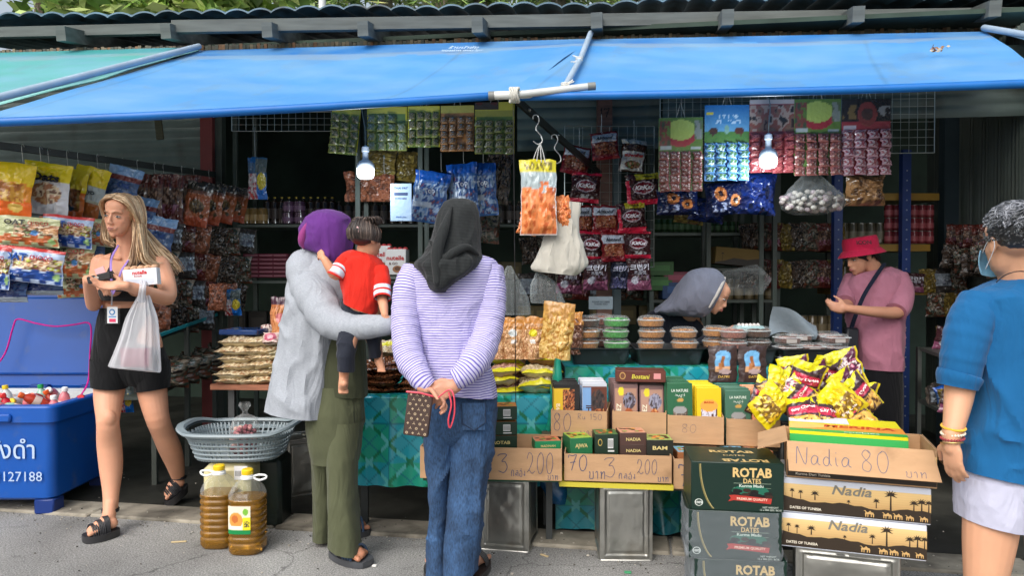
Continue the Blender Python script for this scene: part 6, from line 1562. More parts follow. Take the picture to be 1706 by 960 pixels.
def nadia(c,label,w=.517,h=.135,d=.30,openbox=False):
    t = thing('date_carton',label,'carton',c,'palm printed date cartons')
    mb = MB()
    DKB = srgb((48,38,28))
    if not openbox:
        ff,fr_,fl_,ft = carton(mb,c,(w,d,h),nyaw,srgb((206,212,224)),'print')
    else:
        th = .004; R3 = Matrix.Rotation(nyaw,3,'Z')
        for off,sz in (((0,-d / 2,h / 2),(w,th,h)),((0,d / 2,h / 2),(w,th,h)),((-w / 2,0,h / 2),(th,d - th,h)),((w / 2,0,h / 2),(th,d - th,h)),((0,0,th),(w - th,d - th,th))):
            mb.box(c + R3 @ Vector(off),sz,KR,'card',yaw=nyaw)
        X,Y = R3 @ Vector((1,0,0)),R3 @ Vector((0,1,0)); ff = Frame(c - X * w / 2 - Y * (d / 2 + .003),X,ZZ,w,h)
    part('box',mb,t)
    mb = MB(); f = ff
    for k in range(12): rect(mb,f,.0,.04 + .8 * k / 12 * 1.0,1,.04 + .8 * (k + 1) / 12,tuple(np.array(srgb((150,110,66))) * (1 - k / 11) + np.array(srgb((222,190,130))) * (k / 11)),.0008)
    hill = [(0,.04),(1,.04)] + [(1 - k / 20,.34 + .10 * math.sin(k * .7) * .4 + .10 * (1 if k > 10 else .1) * (k - 10) / 10 * (k > 10) + (.02 * math.sin(k * 2.3))) for k in range(21)]
    shape(mb,f,hill,DKB,.0014)
    for (u,v,s_,hg) in ((.07,.45,.5,.18),(.13,.42,.5,.18),(.23,.42,.8,.16),(.46,.36,.35,.08),(.645,.34,.6,.18),(.74,.3,1.1,.42),(.89,.34,.8,.2),(.94,.34,.9,.24),(.985,.32,.7,.26)): shape(mb,f,palmshape(f,u,v,s_,hg),DKB,.0018 + u * .0002)
    if not openbox:
        label_text(mb,f,'Nadia',.48,.76,.05,srgb((120,118,108)),off=.0024,bold=.02,italic=.25,fitw=.27)
        for k,(u,s_) in enumerate(((.57,.17),(.69,.16),(.76,.16),(.84,.14),(.93,.14))): shape(mb,f,camel(u,.08,s_),srgb((196,160,104)),.0026)
        label_text(mb,f,'DATES OF TUNISIA',.165,.16,.014,srgb((226,218,200)),off=.0024,fitw=.22)
    else: label_text(mb,f,'Kurma Dari Tunisia',.18,.12,.013,srgb((226,218,200)),off=.0024,fitw=.24)
    part('lettering',mb,t)
    return t
nb = nc + NY * .152
nadia(nb + ZZ * .238,'palm and camel printed date carton at the bottom, resting on the lying tin')
nadia(nb + ZZ * .376 + NX * .012 - NY * .004,'palm and camel printed date carton in the middle of its stack')
tp_ = nb + ZZ * .514 + NX * .03 + NY * .0
t = nadia(tp_,'open date carton with a handwritten flap on top of the palm printed ones',openbox=True,h=.14)
fh0 = tp_ - NX * .2585 - NY * .152 + ZZ * .14
mb = MB(); dn = (-NY * .62 - ZZ * .78).normalized(); fr = Frame(fh0 + dn * .125 - NX * .002,NX,-dn,.505,.125)
mb.prism([fr.p(0.01,0),fr.p(1.03,0),fr.p(1,1),fr.p(0,1)],fr.n * .004,KR,'card')
fr2 = Frame(fr.O + fr.n * .004,fr.x,fr.z,fr.w,fr.h); handwrite(mb,fr2,'Nadia',.06,.25,.07,INK,.0024,.0012,.1,.40); handwrite(mb,fr2,'80',.51,.15,.088,INK,.002,.0012,.15,.22); handwrite(mb,fr2,'บาท',.80,.08,.03,INK,.0018,.0012,.1,.15)
fl0 = part('flap',mb,t)
mb = MB(); a,b = fh0,fh0 + NY * .304; od = (-NX * .85 - ZZ * .25 - NY * .25).normalized() * .12; mb.prism([a,a + od,b + od,b],ZZ * .004,KR,'card'); part('flap',mb,t)
mb = MB(); a,b = fh0 + NX * .521,fh0 + NX * .521 + NY * .304; od = (NX * .45 - ZZ * .89).normalized() * .08; mb.prism([a,b,b + od,a + od],NX * .004,KR,'card'); part('flap',mb,t)
t = thing('sweets_box','flat yellow and green box with red lettering lying in the open carton','box',tp_ + ZZ * .02)
mb = MB(); c = tp_ + NY * .03 - NX * .02 + ZZ * .01; ff,fr_,fl_,ft = carton(mb,c + NY * .18,(.44,.34,.136),nyaw - .02,srgb((222,214,30)),'print'); part('box',mb,t)
mb = MB(); rect(mb,ft,.0,0,1,.15,srgb((40,170,80))); rect(mb,ft,.0,.15,1,.5,srgb((228,150,60))); rect(mb,ft,.0,.58,.55,1,srgb((214,220,232)))
shape(mb,ft,[(.0,.15),(.2,.2),(.5,.42),(.2,.5),(0,.5)],srgb((236,196,110)),.0012)
label_text(mb,ft,'MERINA',.62,.40,.075,srgb((190,50,24)),bold=.03,italic=.1,fitw=.62); label_text(mb,ft,'cookies',.62,.07,.03,srgb((230,240,230)),fitw=.3)
rect(mb,ff,0,.3,1,.9,srgb((60,176,90)))
part('lettering',mb,t)

# ---- price cartons on the tins
def tray(name,label,xl,xr,yt,yb,D,depth,yaw=None,back=.0,txt=(),low=0,group='open price cartons on the tins'):
    a,b = W(xl,yb,D),W(xr,yb,D * .985); zt = W(xl,yt,D).z; zb = a.z; a.z = b.z = 0
    X = (b - a).normalized(); Y = Vector((-X.y,X.x,0)); w = (b - a).length; h = zt - zb; th = .005; yw = math.atan2(X.y,X.x)
    org = (a + b) / 2 + ZZ * zb; t = thing(name,label,'carton',org,group)
    hb = h + back
    for k,(off,sz,nm_) in enumerate((((0,th / 2,h / 2),(w,th,h),'front_panel'),((0,depth,hb / 2),(w,th,hb),'back_panel'),((-w / 2 + th / 2,depth / 2,h / 2),(th,depth - th * 2,h),'side_panel'),((w / 2 - th / 2,depth / 2,h / 2),(th,depth - th * 2,h),'side_panel'),((0,depth / 2,th / 2),(w - th * 2.2,depth - th * 2.2,th),'base'))):
        mb = MB(); mb.box(org + X * off[0] + Y * off[1] + ZZ * off[2],sz,KR,'card',yaw=yw)
        if k == 0:
            fr = Frame(org - X * w / 2,X,ZZ,w,h)
            for tt in txt: handwrite(mb,fr,*tt[:4],INK,tt[4],fit=tt[5])
        part(nm_,mb,t)
    return org,X,Y,w,h
HS = .0034
trL1 = tray('price_carton','open carton marked 3 for 200 on the left tin',700,936,744,797,3.38,.30,txt=(('3',.55,.22,.085,HS,.09),('กลอง',.645,.12,.036,.0026,.11),('200',.755,.22,.095,.0024,.20),('บาท',.90,.03,.028,.0022,.08)))
trL2 = tray('price_carton','open carton marked 70 baht and 3 for 200 on the dented tin',940,1119,756,801,3.36,.30,txt=(('70',.04,.38,.072,HS,.20),('บาท',.23,.10,.045,.003,.17),('3',.375,.16,.088,.0024,.13),('กลอง',.51,.12,.032,.0026,.17),('200',.68,.32,.066,.0022,.20),('บาท',.87,.06,.028,.0026,.11)))
trL3 = tray('price_carton','open carton marked 7 behind the green date cartons',1122,1298,765,815,3.33,.30,txt=(('7',.05,.1,.10,.005,.14),))
mb = MB(); a,b = W(932,803,3.37),W(1122,810,3.31); mb.prism([a,b,b + FH * .32,a + FH * .32],(0,0,-.022),srgb((196,184,60)),'print'); solo('board',mb,'yellow printed board under the carton marked 70 baht','board')
mb = MB(); a,b = W(1118,812,3.35),W(1310,822,3.28); mb.prism([a,b,b + FH * .32,a + FH * .32],(0,0,-.015),srgb((70,60,48)),'wood'); solo('board',mb,'dark board under the carton marked 7','board')
mb = MB(); a,b = W(705,797,3.4),W(930,800,3.37); mb.prism([a,b,b + FH * .3,a + FH * .3],(0,0,-.012),srgb((30,80,60)),'print'); solo('board',mb,'green board under the carton marked 3 for 200','board')

def small_box(px,py,D,w,h,d,yaw,label,top,front,txt=None,barcode=False,group='small boxes of dates'):
    c = W(px,py,D); t = thing('date_box',label,'box',c,group); mb = MB(); ff,fr_,fl_,ft = carton(mb,c,(w,d,h),YAW + yaw,front,'print',.0015)
    part('box',mb,t); mb = MB()
    rg = random.Random(px)
    rect(mb,ft,.02,.02,.98,.98,top)
    for k in range(14): disc(mb,ft,rg.uniform(.15,.85),rg.uniform(.2,.8),.09,.1,rg.choice([srgb((90,44,26)),srgb((190,90,50)),srgb((214,150,60)),srgb((60,30,20)),srgb((120,150,60))]),.0012 + k * .00004,9)
    if txt: label_text(mb,ff,txt,.5,.5,h * .34,srgb((214,196,130)),fitw=.55)
    if barcode:
        rect(mb,ff,.55,.3,.78,.8,srgb((220,222,220)))
        for k in range(6): rect(mb,ff,.57 + k * .035,.36,.585 + k * .035,.74,srgb((40,40,40)),.0015)
        rect(mb,ff,.55,.12,.82,.2,srgb((214,216,214))); disc(mb,ff,.22,.6,.09,.18,srgb((206,176,90)),.001); disc(mb,ff,.22,.6,.07,.14,front,.0014)
    part('print',mb,t)
small_box(910,747,3.52,m(44,3.5),.045,.11,.12,'small green date box alone in the left price carton',srgb((214,130,90)),srgb((40,140,90)),'MADINAH')
for i,(py,lb) in enumerate(((744,'lowest'),(721,'middle'),(696,'topmost'))):
    small_box(835,py,3.52,.145,.062,.12,.05,lb + ' dark green date box in the pile beside the striped top',srgb((190,120,60)),srgb((24,50,36)),'ROTAB' if i == 0 else None,i > 0)
small_box(962,752,3.48,m(38,3.5),.075,.13,.2,'green date box with oval window, first in the carton marked 70',srgb((150,190,70)),srgb((40,110,70)),'AJWA')
small_box(1008,752,3.46,m(38,3.5),.09,.12,.0,'dark green date box with barcode, second in the carton marked 70',srgb((60,110,60)),srgb((28,48,36)),None,True)
small_box(1052,756,3.44,m(43,3.5),.055,.12,.0,'lower brown date box, third in the carton marked 70',srgb((190,130,100)),srgb((70,52,46)),'NADIA')
small_box(1051,738,3.44,m(43,3.5),.058,.12,.03,'upper brown date box lying on the lower one',srgb((206,150,120)),srgb((78,56,50)),'NADIA')
small_box(1096,754,3.42,m(42,3.5),.07,.13,-.05,'black date box with green top, fourth in the carton marked 70',srgb((150,170,90)),srgb((38,40,34)),'BAM')
for i in range(4): small_box(1142 + i * 40,772,3.44,m(36,3.4),.065,.12,.03 * i,f'{ORD[i]} orange topped date box in the carton marked 7',srgb((210,150,120)) if i % 2 else srgb((120,180,210)),srgb((150,96,60)),None)

# ---- cartons of upright bars
def bars(px,D,n,w,h,d,ztop_py,base_py,paint,texts,nm_,label,seed,gap=.036,grp='upright packs of sweets in open cartons'):
    base = W(px,base_py,D); zt = W(px,ztop_py,D).z; hh = zt - base.z
    pp_ = Paint(np.array([.02,.98]),np.array([.99,.99]),(.5,.4,.3)); paint(pp_); edge = tuple(pp_.C[0])
    mb0 = MB(); mb0.box((0,d / 2,-hh / 2),(w,d,hh),edge,'print',bev=.0015); mb0.box((0,d / 2,.0004),(w * .93,d * .7,.001),tuple(min(.8,k * 1.5 + .04) for k in edge),'print')
    def cf_(u,v):
        p = Paint(u,v,(.5,.4,.3)); paint(p); return p.C
    mb0.grid(34,48,lambda u,v: np.column_stack([(u - .5) * w * .985,u * 0 - .0008,(v - 1) * hh * .985 - .002]),cf_,'print'); f0 = Frame((-w / 2,-.0008,-hh),(1,0,0),ZZ,w,hh)
    for t in texts: kw_ = t[5] if len(t) > 5 else {}; label_text(mb0,f0,t[0],t[1],t[2],t[3] * hh,t[4],fitw=kw_.get('fitw'),rot=kw_.get('rot',0),italic=kw_.get('italic',0))
    me = None
    for i in range(n):
        if me is None: o = solo(nm_,mb0,None,'sweets box',grp,org=(0,0,0)); me = o
        else: o = me.copy(); COL.objects.link(o)
        rg = random.Random(seed * 10 + i)
        o.location = base + FH * (i * gap) + ZZ * (hh + rg.uniform(-.003,.004)) + RH * rg.uniform(-.003,.003); o.rotation_euler = (rad(-4),0,YAW + rg.uniform(-.02,.02)); o['label'] = (ORD[i] + ' from the front ' + label)
def boxbar(base,picts,frame_c=None):
    def f(p):
        p.rect(0,0,1,1,base)
        for q in picts: getattr(p,q[0])(*q[1:])
    return f
BRN = [srgb((120,56,34)),srgb((70,34,24)),srgb((170,96,56)),srgb((40,24,20))]; ALM = [srgb((196,120,70)),srgb((160,84,46)),srgb((222,160,100))]
YL = srgb((226,186,40)); V2 = rad(88)
tray('sweets_carton','open carton marked 80 holding yellow and blue date packs',918,1011,683,727,3.57,.28,txt=(('80',.04,.22,.085,.0022,.37),('Ru 150',.48,.68,.028,.0014,.45),('บาท',.52,.05,.035,.002,.32)),group='cartons of upright sweets')
tray('sweets_carton','open carton holding two rows of mauve brown date packs',1020,1110,685,729,3.57,.30,group='cartons of upright sweets')
tray('sweets_carton','open carton holding green and yellow windowed packs',1112,1206,692,738,3.52,.30,txt=(('80',.25,.4,.04,.0010,.3),),group='cartons of upright sweets')
tray('sweets_carton','open carton holding green and orange packs beside the yellow box',1210,1300,698,742,3.5,.30,group='cartons of upright sweets')
bars(943,3.60,6,m(43,3.6),.1,.018,640,722,boxbar(srgb((28,26,24)),[('rect',0,0,.62,1,YL),('bits',.34,.02,.86,.9,BRN + ALM,16,3),('rect',.8,0,1,.95,srgb((30,28,28))),('rect',0,.92,1,1,srgb((24,22,22)))]),[('Ajwa',.16,.45,.16,srgb((240,220,180)),{'rot': V2,'italic': .2})],'date_pack','yellow and black date pack in the carton marked 80',41)
bars(990,3.60,6,m(41,3.6),.1,.018,638,722,boxbar(srgb((96,50,36)),[('rect',0,0,.36,.93,srgb((120,160,206))),('bits',.34,.45,.92,.88,[srgb((30,24,24)),srgb((60,50,50)),srgb((90,60,48))],12,5,True),('bits',.5,.02,.9,.5,BRN + ALM,14,6),('rect',0,.94,1,1,srgb((190,196,206)))]),[('DOSHI',.24,.35,.15,srgb((60,40,34)),{'rot': V2})],'date_pack','blue and brown date pack in the carton marked 80',42)
bars(1043,3.60,7,m(40,3.6),.1,.018,640,722,boxbar(srgb((120,92,92)),[('rect',.05,.05,.95,.93,srgb((168,130,110))),('ell',.3,.86,.12,.09,srgb((220,206,50))),('bits',.38,.5,.92,.84,[srgb((70,60,66)),srgb((130,130,150)),srgb((50,34,30))],10,7,True),('bits',.38,.12,.85,.52,ALM,8,8,True),('rect',0,.955,1,1,srgb((120,94,92)))]),[('TUNEZ',.2,.4,.13,srgb((230,226,200)),{'rot': V2})],'date_pack','mauve date pack in the left row of the mauve brown carton',43)
bars(1086,3.60,7,m(40,3.6),.1,.018,642,722,boxbar(srgb((120,92,92)),[('rect',.05,.05,.95,.93,srgb((176,138,120))),('ell',.3,.86,.12,.09,srgb((220,206,50))),('bits',.38,.5,.92,.84,[srgb((110,110,130)),srgb((150,150,170)),srgb((70,60,60))],10,9,True),('bits',.38,.12,.85,.52,ALM,8,18,True),('rect',0,.955,1,1,srgb((120,94,92)))]),[('TUNEZ',.2,.4,.13,srgb((230,226,200)),{'rot': V2})],'date_pack','mauve date pack in the right row of the mauve brown carton',44)
WIN = [srgb((120,104,92)),srgb((80,66,58)),srgb((150,136,124)),srgb((60,48,44))]
def nature(c,dark): return boxbar(c,[('rect',.22,.05,.8,.55,dark),('bits',.22,.05,.8,.5,WIN,12,4),('ell',.5,.52,.28,.07,srgb((150,150,150))),('ell',.52,.7,.14,.03,srgb((190,150,80)))])
NT = [('LA NATURE',.5,.87,.07,srgb((214,226,214)),{'fitw': .66}),('طبيعة',.5,.78,.07,srgb((206,216,206)),{'fitw': .4})]
bars(1131,3.55,7,m(42,3.55),.1,.018,638,730,nature(srgb((42,96,66)),srgb((70,60,54))),NT,'date_pack','green windowed pack in the middle carton',45)
bars(1180,3.53,7,m(41,3.53),.1,.018,646,732,boxbar(srgb((226,190,30)),[('rect',.16,.08,.84,.62,srgb((110,90,90))),('bits',.16,.08,.84,.58,[srgb((90,60,50)),srgb((206,206,220)),srgb((140,110,100))],9,4),('ell',.5,.66,.36,.12,srgb((236,160,70)))]),[('MASHA',.5,.72,.06,srgb((170,70,20)),{'fitw': .4})],'date_pack','bright yellow windowed pack in the middle carton',46)
bars(1229,3.53,6,m(42,3.53),.1,.018,650,736,nature(srgb((66,106,88)),srgb((130,140,142))),NT,'date_pack','grey green windowed pack in the right carton',47)
bars(1272,3.53,6,m(41,3.53),.1,.018,650,738,boxbar(srgb((222,150,110)),[('bits',.3,.05,.8,.72,WIN + [srgb((206,196,190))],9,5,True),('bits',.0,.8,1,1,[srgb((222,150,110)),srgb((230,140,150))],8,3)]),[],'date_pack','peach coloured windowed pack in the right carton',48)
t = thing('sweets_box','flat brown box with yellow lettering lying across the mauve packs','box',W(1066,630,3.62))
c = W(1066,634,3.64); mb = MB(); mb.T = None; ff,fr_,fl_,ft = carton(mb,c,(m(82,3.6),.14,.055),YAW - .12,srgb((96,52,42)),'print'); part('box',mb,t)
mb = MB(); label_text(mb,ff,'Bostani',.5,.5,.03,srgb((206,196,70)),italic=.2,fitw=.36); disc(mb,ff,.14,.55,.06,.32,srgb((190,150,90))); disc(mb,ff,.14,.55,.045,.24,srgb((110,70,50)),.0014); rect(mb,ff,.76,.3,.9,.8,srgb((206,140,140))); part('lettering',mb,t)
for i,(px,lb) in enumerate(((1204,'dark brown stand up pouch with tower picture, nearer the yellow packs'),(1253,'dark brown stand up pouch with tower picture, nearer the snack pile'))):
    mb = bag(m(48,3.75),m(62,3.75),.03,boxbar(srgb((60,46,46)),[('rect',.24,.28,.74,.78,srgb((110,170,216))),('ell',.5,.78,.25,.08,srgb((110,170,216))),('rect',.24,.3,.74,.45,srgb((206,160,120))),('rect',.42,.42,.52,.7,srgb((150,96,56))),('rect',.34,.36,.46,.52,srgb((176,120,80))),('ell',.55,.3,.22,.07,srgb((170,150,150)))]),[('DATES',.5,.16,.08,srgb((196,160,80)),{'fitw': .4})],seed=60 + i,base=srgb((60,46,46)),crumple=.002,stand=True)
    hang('coffee_pouch',mb,lb,'pouch',px,637,3.80,8 + i * 2,group='dark pouches above the cartons')
mb = MB(); a,b = W(905,731,3.58),W(1302,746,3.48); mb.prism([a,b,b + FH * .36,a + FH * .36],(0,0,-.02),srgb((90,80,60)),'wood'); 
tb = thing('table','low table holding the cartons of upright sweets','table',(a + b) / 2); part('top',mb,tb)
for p in (a + FH * .03 + RH * .03,b + FH * .03 - RH * .03,a + FH * .33 + RH * .03,b + FH * .33 - RH * .03):
    mb = MB(); mb.beam((p.x,p.y,0),(p.x,p.y,p.z - .02),.03,.03,srgb((60,64,64)),'painted',up=RH); part('leg',mb,tb)

# ---- tables with printed cloths
def clothpaint(u,v,su,sv):
    """turquoise and green oilcloth: squares cut by diagonals, small blocks along the crossings"""
    x,y = u * su / .20,v * sv / .20; fx,fy = x % 1,y % 1; ix,iy = np.floor(x),np.floor(y)
    C = np.tile(np.array(srgb((28,158,176))),(len(u),1)); g = ((ix * .5 + iy) % 2) > .9
    C[((ix + iy) % 2) == 1] = srgb((34,162,136)); tri = (np.abs(fx - .5) > np.abs(fy - .5)); C[tri & (((ix + iy) % 2) == 0)] = srgb((52,160,178))
    ln = (np.abs(fx - fy) < .02) | (np.abs(fx + fy - 1) < .02) | (fx < .02) | (fy < .02); C[ln] = srgb((20,120,136))
    d = np.minimum(np.abs(((x + y) % 1) - .5),np.abs(((x - y) % 1) - .5)); bl = (d < .06) & (((x * 5).astype(int) % 2) == 0); C[bl] = srgb((96,190,190)); bl2 = (d < .06) & (((x * 5).astype(int) % 2) == 1); C[bl2] = srgb((20,120,84))
    return C
def cloth_table(name,label,cl_label,xl,xr,yt,D,depth,drop,seed,dark=1.,z=None):
    a,b = W(xl,yt,D),W(xr,yt,D); zt = a.z if z is None else z; a.z = b.z = 0; X = (Vector((1,0,0)) * math.cos(YAW * .15) + Vector((0,1,0)) * math.sin(YAW * .15)); X = (b - a).normalized(); Y = Vector((-X.y,X.x,0)); w = (b - a).length
    t = thing(name,label,'table',(a + b) / 2); mb = MB(); mb.prism([a + ZZ * (zt - .03),b + ZZ * (zt - .03),b + Y * depth + ZZ * (zt - .03),a + Y * depth + ZZ * (zt - .03)],(0,0,.026),srgb((110,84,60)),'wood'); part('top',mb,t)
    for p in (a + X * .05 + Y * .05,b - X * .05 + Y * .05,a + X * .05 + Y * (depth - .05),b - X * .05 + Y * (depth - .05)):
        mb = MB(); mb.beam(p,p + ZZ * (zt - .03),.035,.035,srgb((52,56,56)),'painted',up=RH); part('leg',mb,t)
    mb = MB(); tot = depth + drop + .02
    def pos(u,v):
        s_ = v * tot; x = (u - .0) * (w + .03) - .015; dr = np.clip(s_ - depth - .01,0,None); yy = np.where(s_ < depth + .01,depth - s_,-.014); zz = np.where(dr > 0,zt + .002 - dr,zt + .002)
        f = dr / max(drop,.01); wv = .022 * f * np.sin(x * 19 + seed) + .012 * f * np.sin(x * 43 + seed * 2) + .01 * f * vnoise(np.column_stack([x,zz,x * 0]),7,seed)
        P = np.outer(x,np.array(X)) + np.outer(yy - .01 * (dr > 0) + wv - .015 * f,np.array(Y)) + np.array(a)[None] * np.array([1,1,0]); P[:,2] = zz + .008 * f * np.sin(x * 9); return P
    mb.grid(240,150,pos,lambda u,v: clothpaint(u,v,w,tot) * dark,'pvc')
    o = solo(name='tablecloth',mb=mb,label=cl_label,cat='tablecloth')
    return a,b,X,Y,zt
ct = cloth_table('table','table of bagged nuts under the turquoise patterned cloth','turquoise and green patterned oilcloth hanging from the nut table',588,928,660,3.78,.85,.45,1)
ct2 = cloth_table('table','counter table carrying the black trays of cookie tubs','patterned turquoise oilcloth behind the cartons of upright sweets',945,1432,612,4.02,.62,.42,4,.8)
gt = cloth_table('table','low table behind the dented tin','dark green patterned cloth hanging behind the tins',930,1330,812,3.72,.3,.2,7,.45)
# green bag of cloth at the table's corner and blue plastic
mb = MB(); mb.loft([S(924,598,935,600,3.74,.03),S(920,630,937,632,3.74,.04),S(918,665,930,668,3.75,.03),S(908,715,919,722,3.76,.02)],srgb((30,150,124)),'pvc',n=40,fold=.012,fs=12); solo('cloth_corner',mb,'bunched green corner of oilcloth beside the yellow labelled nut packs','cloth')
mb = MB(); mb.loft([S(895,790,940,795,3.72,.05),S(905,820,945,822,3.72,.06),S(912,836,945,840,3.72,.03)],srgb((26,84,130)),'film',n=40,fold=.02,fs=12,caps=(True,True)); solo('plastic_sack',mb,'blue plastic sack stuffed behind the left tin','sack')
# ---- small wooden table on the left with peanut packs
a,b = W(350,641,3.98),W(545,643,3.86)
t = thing('table','small reddish wooden table stacked with peanut packs','table',Vector((a.x,a.y,0)))
mb = MB(); mb.prism([a,b,b + FH * .5,a + FH * .5 + RH * .09],(0,0,-.028),srgb((150,96,70)),'woodx'); part('top',mb,t)
for p,c in ((a + RH * .1 + FH * .05,(70,72,72)),(a + RH * .22 + FH * .42,(70,72,72)),(b + FH * .05 - RH * .05,(40,42,44)),(b + FH * .42 - RH * .05,(40,42,44))):
    mb = MB(); mb.beam((p.x,p.y,0),(p.x,p.y,a.z - .03),.032,.032,srgb(c),'painted',up=RH); part('leg',mb,t)
PN = [srgb((206,190,150)),srgb((176,150,110)),srgb((220,208,176)),srgb((150,110,80)),srgb((196,176,136))]
def nutpack(w,l,T,cols,seed,sc=26,lab=None,rim=None):
    def f(p):
        p.rect(0,0,1,1,cols[0]); p.bits(0,0,1,1,cols,sc,seed,asp=l / w)
        if rim is not None: p.rect(0,.0,1,.13,rim); p.rect(0,.87,1,1,rim)
        if lab is not None: p.ell(.5,.5,.2,.15,lab)
    return bag(w,l,T,f,seed=seed,base=cols[0],nx=34,ny=34,crumple=.006)
def flat_stack(name,proto_list,base,n,dz,lab,group,rgs=1,jit=.012,yaw=YAW,tiltj=2):
    rg = random.Random(rgs)
    for i in range(n):
        me = proto_list[i % len(proto_list)]
        if isinstance(me,MB): o = solo(name,me,None,'nut pack',group,org=(0,0,0)); proto_list[i % len(proto_list)] = o
        else: o = me.copy(); COL.objects.link(o)
        o.location = base + ZZ * (i * dz + dz * .5) + RH * rg.uniform(-jit,jit) + FH * rg.uniform(-jit,jit); o.rotation_euler = (rad(-90 + rg.uniform(-tiltj,tiltj)),rad(rg.uniform(-tiltj,tiltj)),yaw + rg.uniform(-.08,.08)) ; o['label'] = lab.format('topmost' if i == n - 1 else 'lowest' if i == 0 else ORD[i] + ' from the bottom,'); o['group'] = group
lz = a.z
for k,(px,n,c) in enumerate(((388,6,PN),(430,6,PN),(474,5,[srgb((206,196,160)),srgb((190,178,140)),srgb((222,214,184)),srgb((170,156,120))]))):
    p = W(px,640,3.93); p.z = lz; p += FH * .26
    flat_stack('peanut_pack',[nutpack(.20,.25,.045,c,70 + k,22),nutpack(.20,.25,.05,c,80 + k,24)],p,n,.041,'{} peanut pack in the ' + ('left','middle','right')[k] + ' pile on the wooden table','peanut packs on the wooden table',k + 3)
p = W(410,555,4.12); mb = MB(); mb.box(p + ZZ * .01,(.22,.2,.03),srgb((34,60,110)),'gloss',yaw=YAW - .12,bev=.006); solo('folded_packet',mb,'dark blue folded packet lying behind the peanut packs','packet')
hang('snack_pouch',bag(m(30,4.05),m(78,4.05),.06,boxbar(srgb((186,112,62)),[('rect',0,.82,1,1,srgb((70,40,56))),('bits',0,.0,1,.8,[srgb((186,112,62)),srgb((206,140,90)),srgb((150,84,50))],12,4),('ell',.62,.55,.22,.1,srgb((206,120,120)))]),seed=90,base=srgb((170,100,60)),stand=True),'tall orange snack pouch with dark purple top standing by the grey cardigan','pouch',466,572,4.1)
hang('snack_pouch',bag(m(26,4.05),m(26,4.05),.04,boxbar(srgb((120,60,60)),[('bits',0,0,1,1,[srgb((130,60,60)),srgb((206,190,180)),srgb((90,40,50))],8,4)]),seed=91,base=srgb((130,60,60)),stand=True),'small crumpled dark red packet behind the peanut packs','packet',447,566,4.16)
hang('flower_sachet',bag(m(26,3.85),m(20,3.85),.03,boxbar(srgb((206,180,170)),[('ell',.5,.5,.4,.4,srgb((190,100,120))),('ell',.5,.5,.2,.2,srgb((230,170,180)))]),seed=92,base=srgb((190,170,150)),stand=True),'small sachet with a pink flower print on the peanut packs','sachet',449,572,3.88,tilt=-30)
# brown nut packs and yellow-labelled packs on the cloth table
AL = [srgb((110,66,40)),srgb((76,42,26)),srgb((146,92,58)),srgb((60,34,22))]; CAS = [srgb((196,150,106)),srgb((222,186,140)),srgb((170,118,78)),srgb((206,164,120))]
YLAB = srgb((214,206,40)); ctz = ct[4]
for k,(px,n) in enumerate(((640,5),(688,5),(600,4))):
    p = W(px,655,3.84); p.z = ctz; p += FH * .22
    flat_stack('almond_pack',[nutpack(.16,.22,.04,AL,100 + k,16),nutpack(.16,.22,.045,AL,110 + k,18)],p,n,.036,'{} brown nut pack of the ' + ('middle','right','left')[k] + ' pile between the women','brown nut packs on the turquoise cloth',k + 13)
hang('nut_pack',bag(.14,.1,.05,boxbar(PN[0],[('bits',0,0,1,1,PN,14,3),('ell',.5,.6,.3,.2,YLAB)]),seed=120,base=PN[0],stand=True),'pale nut pack with yellow sticker on the brown packs between the women','nut pack',645,592,3.95,tilt=-40)
for k,(px,D,n,c) in enumerate(((838,3.84,3,[srgb((190,150,130)),srgb((150,100,90)),srgb((206,176,150))]),(892,3.82,3,[srgb((206,190,150)),srgb((186,166,126)),srgb((222,210,180))]),(850,4.02,4,CAS),(905,4.0,4,CAS))):
    p = W(px,655,D); p.z = ctz; p += FH * .19
    flat_stack('nut_pack',[nutpack(.19,.20,.055,c,130 + k,18,rim=YLAB),nutpack(.19,.20,.055,c,140 + k,20,rim=YLAB)],p,n,.042,'{} yellow edged pack of the ' + ('front left','front right','rear left','rear right')[k] + ' pile','yellow edged nut packs',k + 23,tiltj=4)
def standpack(cols,sc,stick,T=.07,w=.11,h=.20,seed=1,zipc=srgb((190,130,60))):
    def f(p):
        p.rect(0,0,1,1,cols[0]); p.bits(0,0,1,.82,cols,sc,seed,asp=h / w); p.rect(0,.84,1,.9,tuple(k * 1.1 for k in zipc)); p.rect(0,.9,1,1,zipc); p.bits(0,.7,1,.84,[zipc,cols[0]],9,seed)
        if stick is not None: p.ell(.48,.62,.18,.09,stick); p.rect(.4,.38,.62,.46,srgb((226,226,222)))
    return bag(w,h,T,f,seed=seed,base=zipc,nx=40,ny=56,crumple=.006,stand=True)
for i,(px,py,D,w,h,cl,st,lb) in enumerate(((826,598,4.0,30,74,CAS,None,'cashew pouch mostly hidden behind the striped top'),(856,598,4.0,38,70,CAS,srgb((206,214,214)),'clear cashew pouch with white sticker'),(888,598,4.0,38,70,CAS,srgb((226,214,40)),'clear cashew pouch with yellow round sticker'),(958,590,4.12,26,70,[srgb((120,80,60)),srgb((90,56,44)),srgb((150,110,86))],None,'dark nut pouch behind the banana chips'))):
    hang('nut_pouch',standpack(cl,17,st,.06,m(w,D),m(h,D),150 + i),lb,'pouch',px,py,D,8,group='standing nut pouches')
hang('banana_chip_pouch',standpack([srgb((206,160,80)),srgb((226,190,116)),srgb((176,124,50)),srgb((216,176,90))],9,None,.07,m(52,3.9),m(94,3.9),160,srgb((176,130,66))),'tall gold pouch of banana chips leaning at the table corner','pouch',924,598,3.88,4,6)

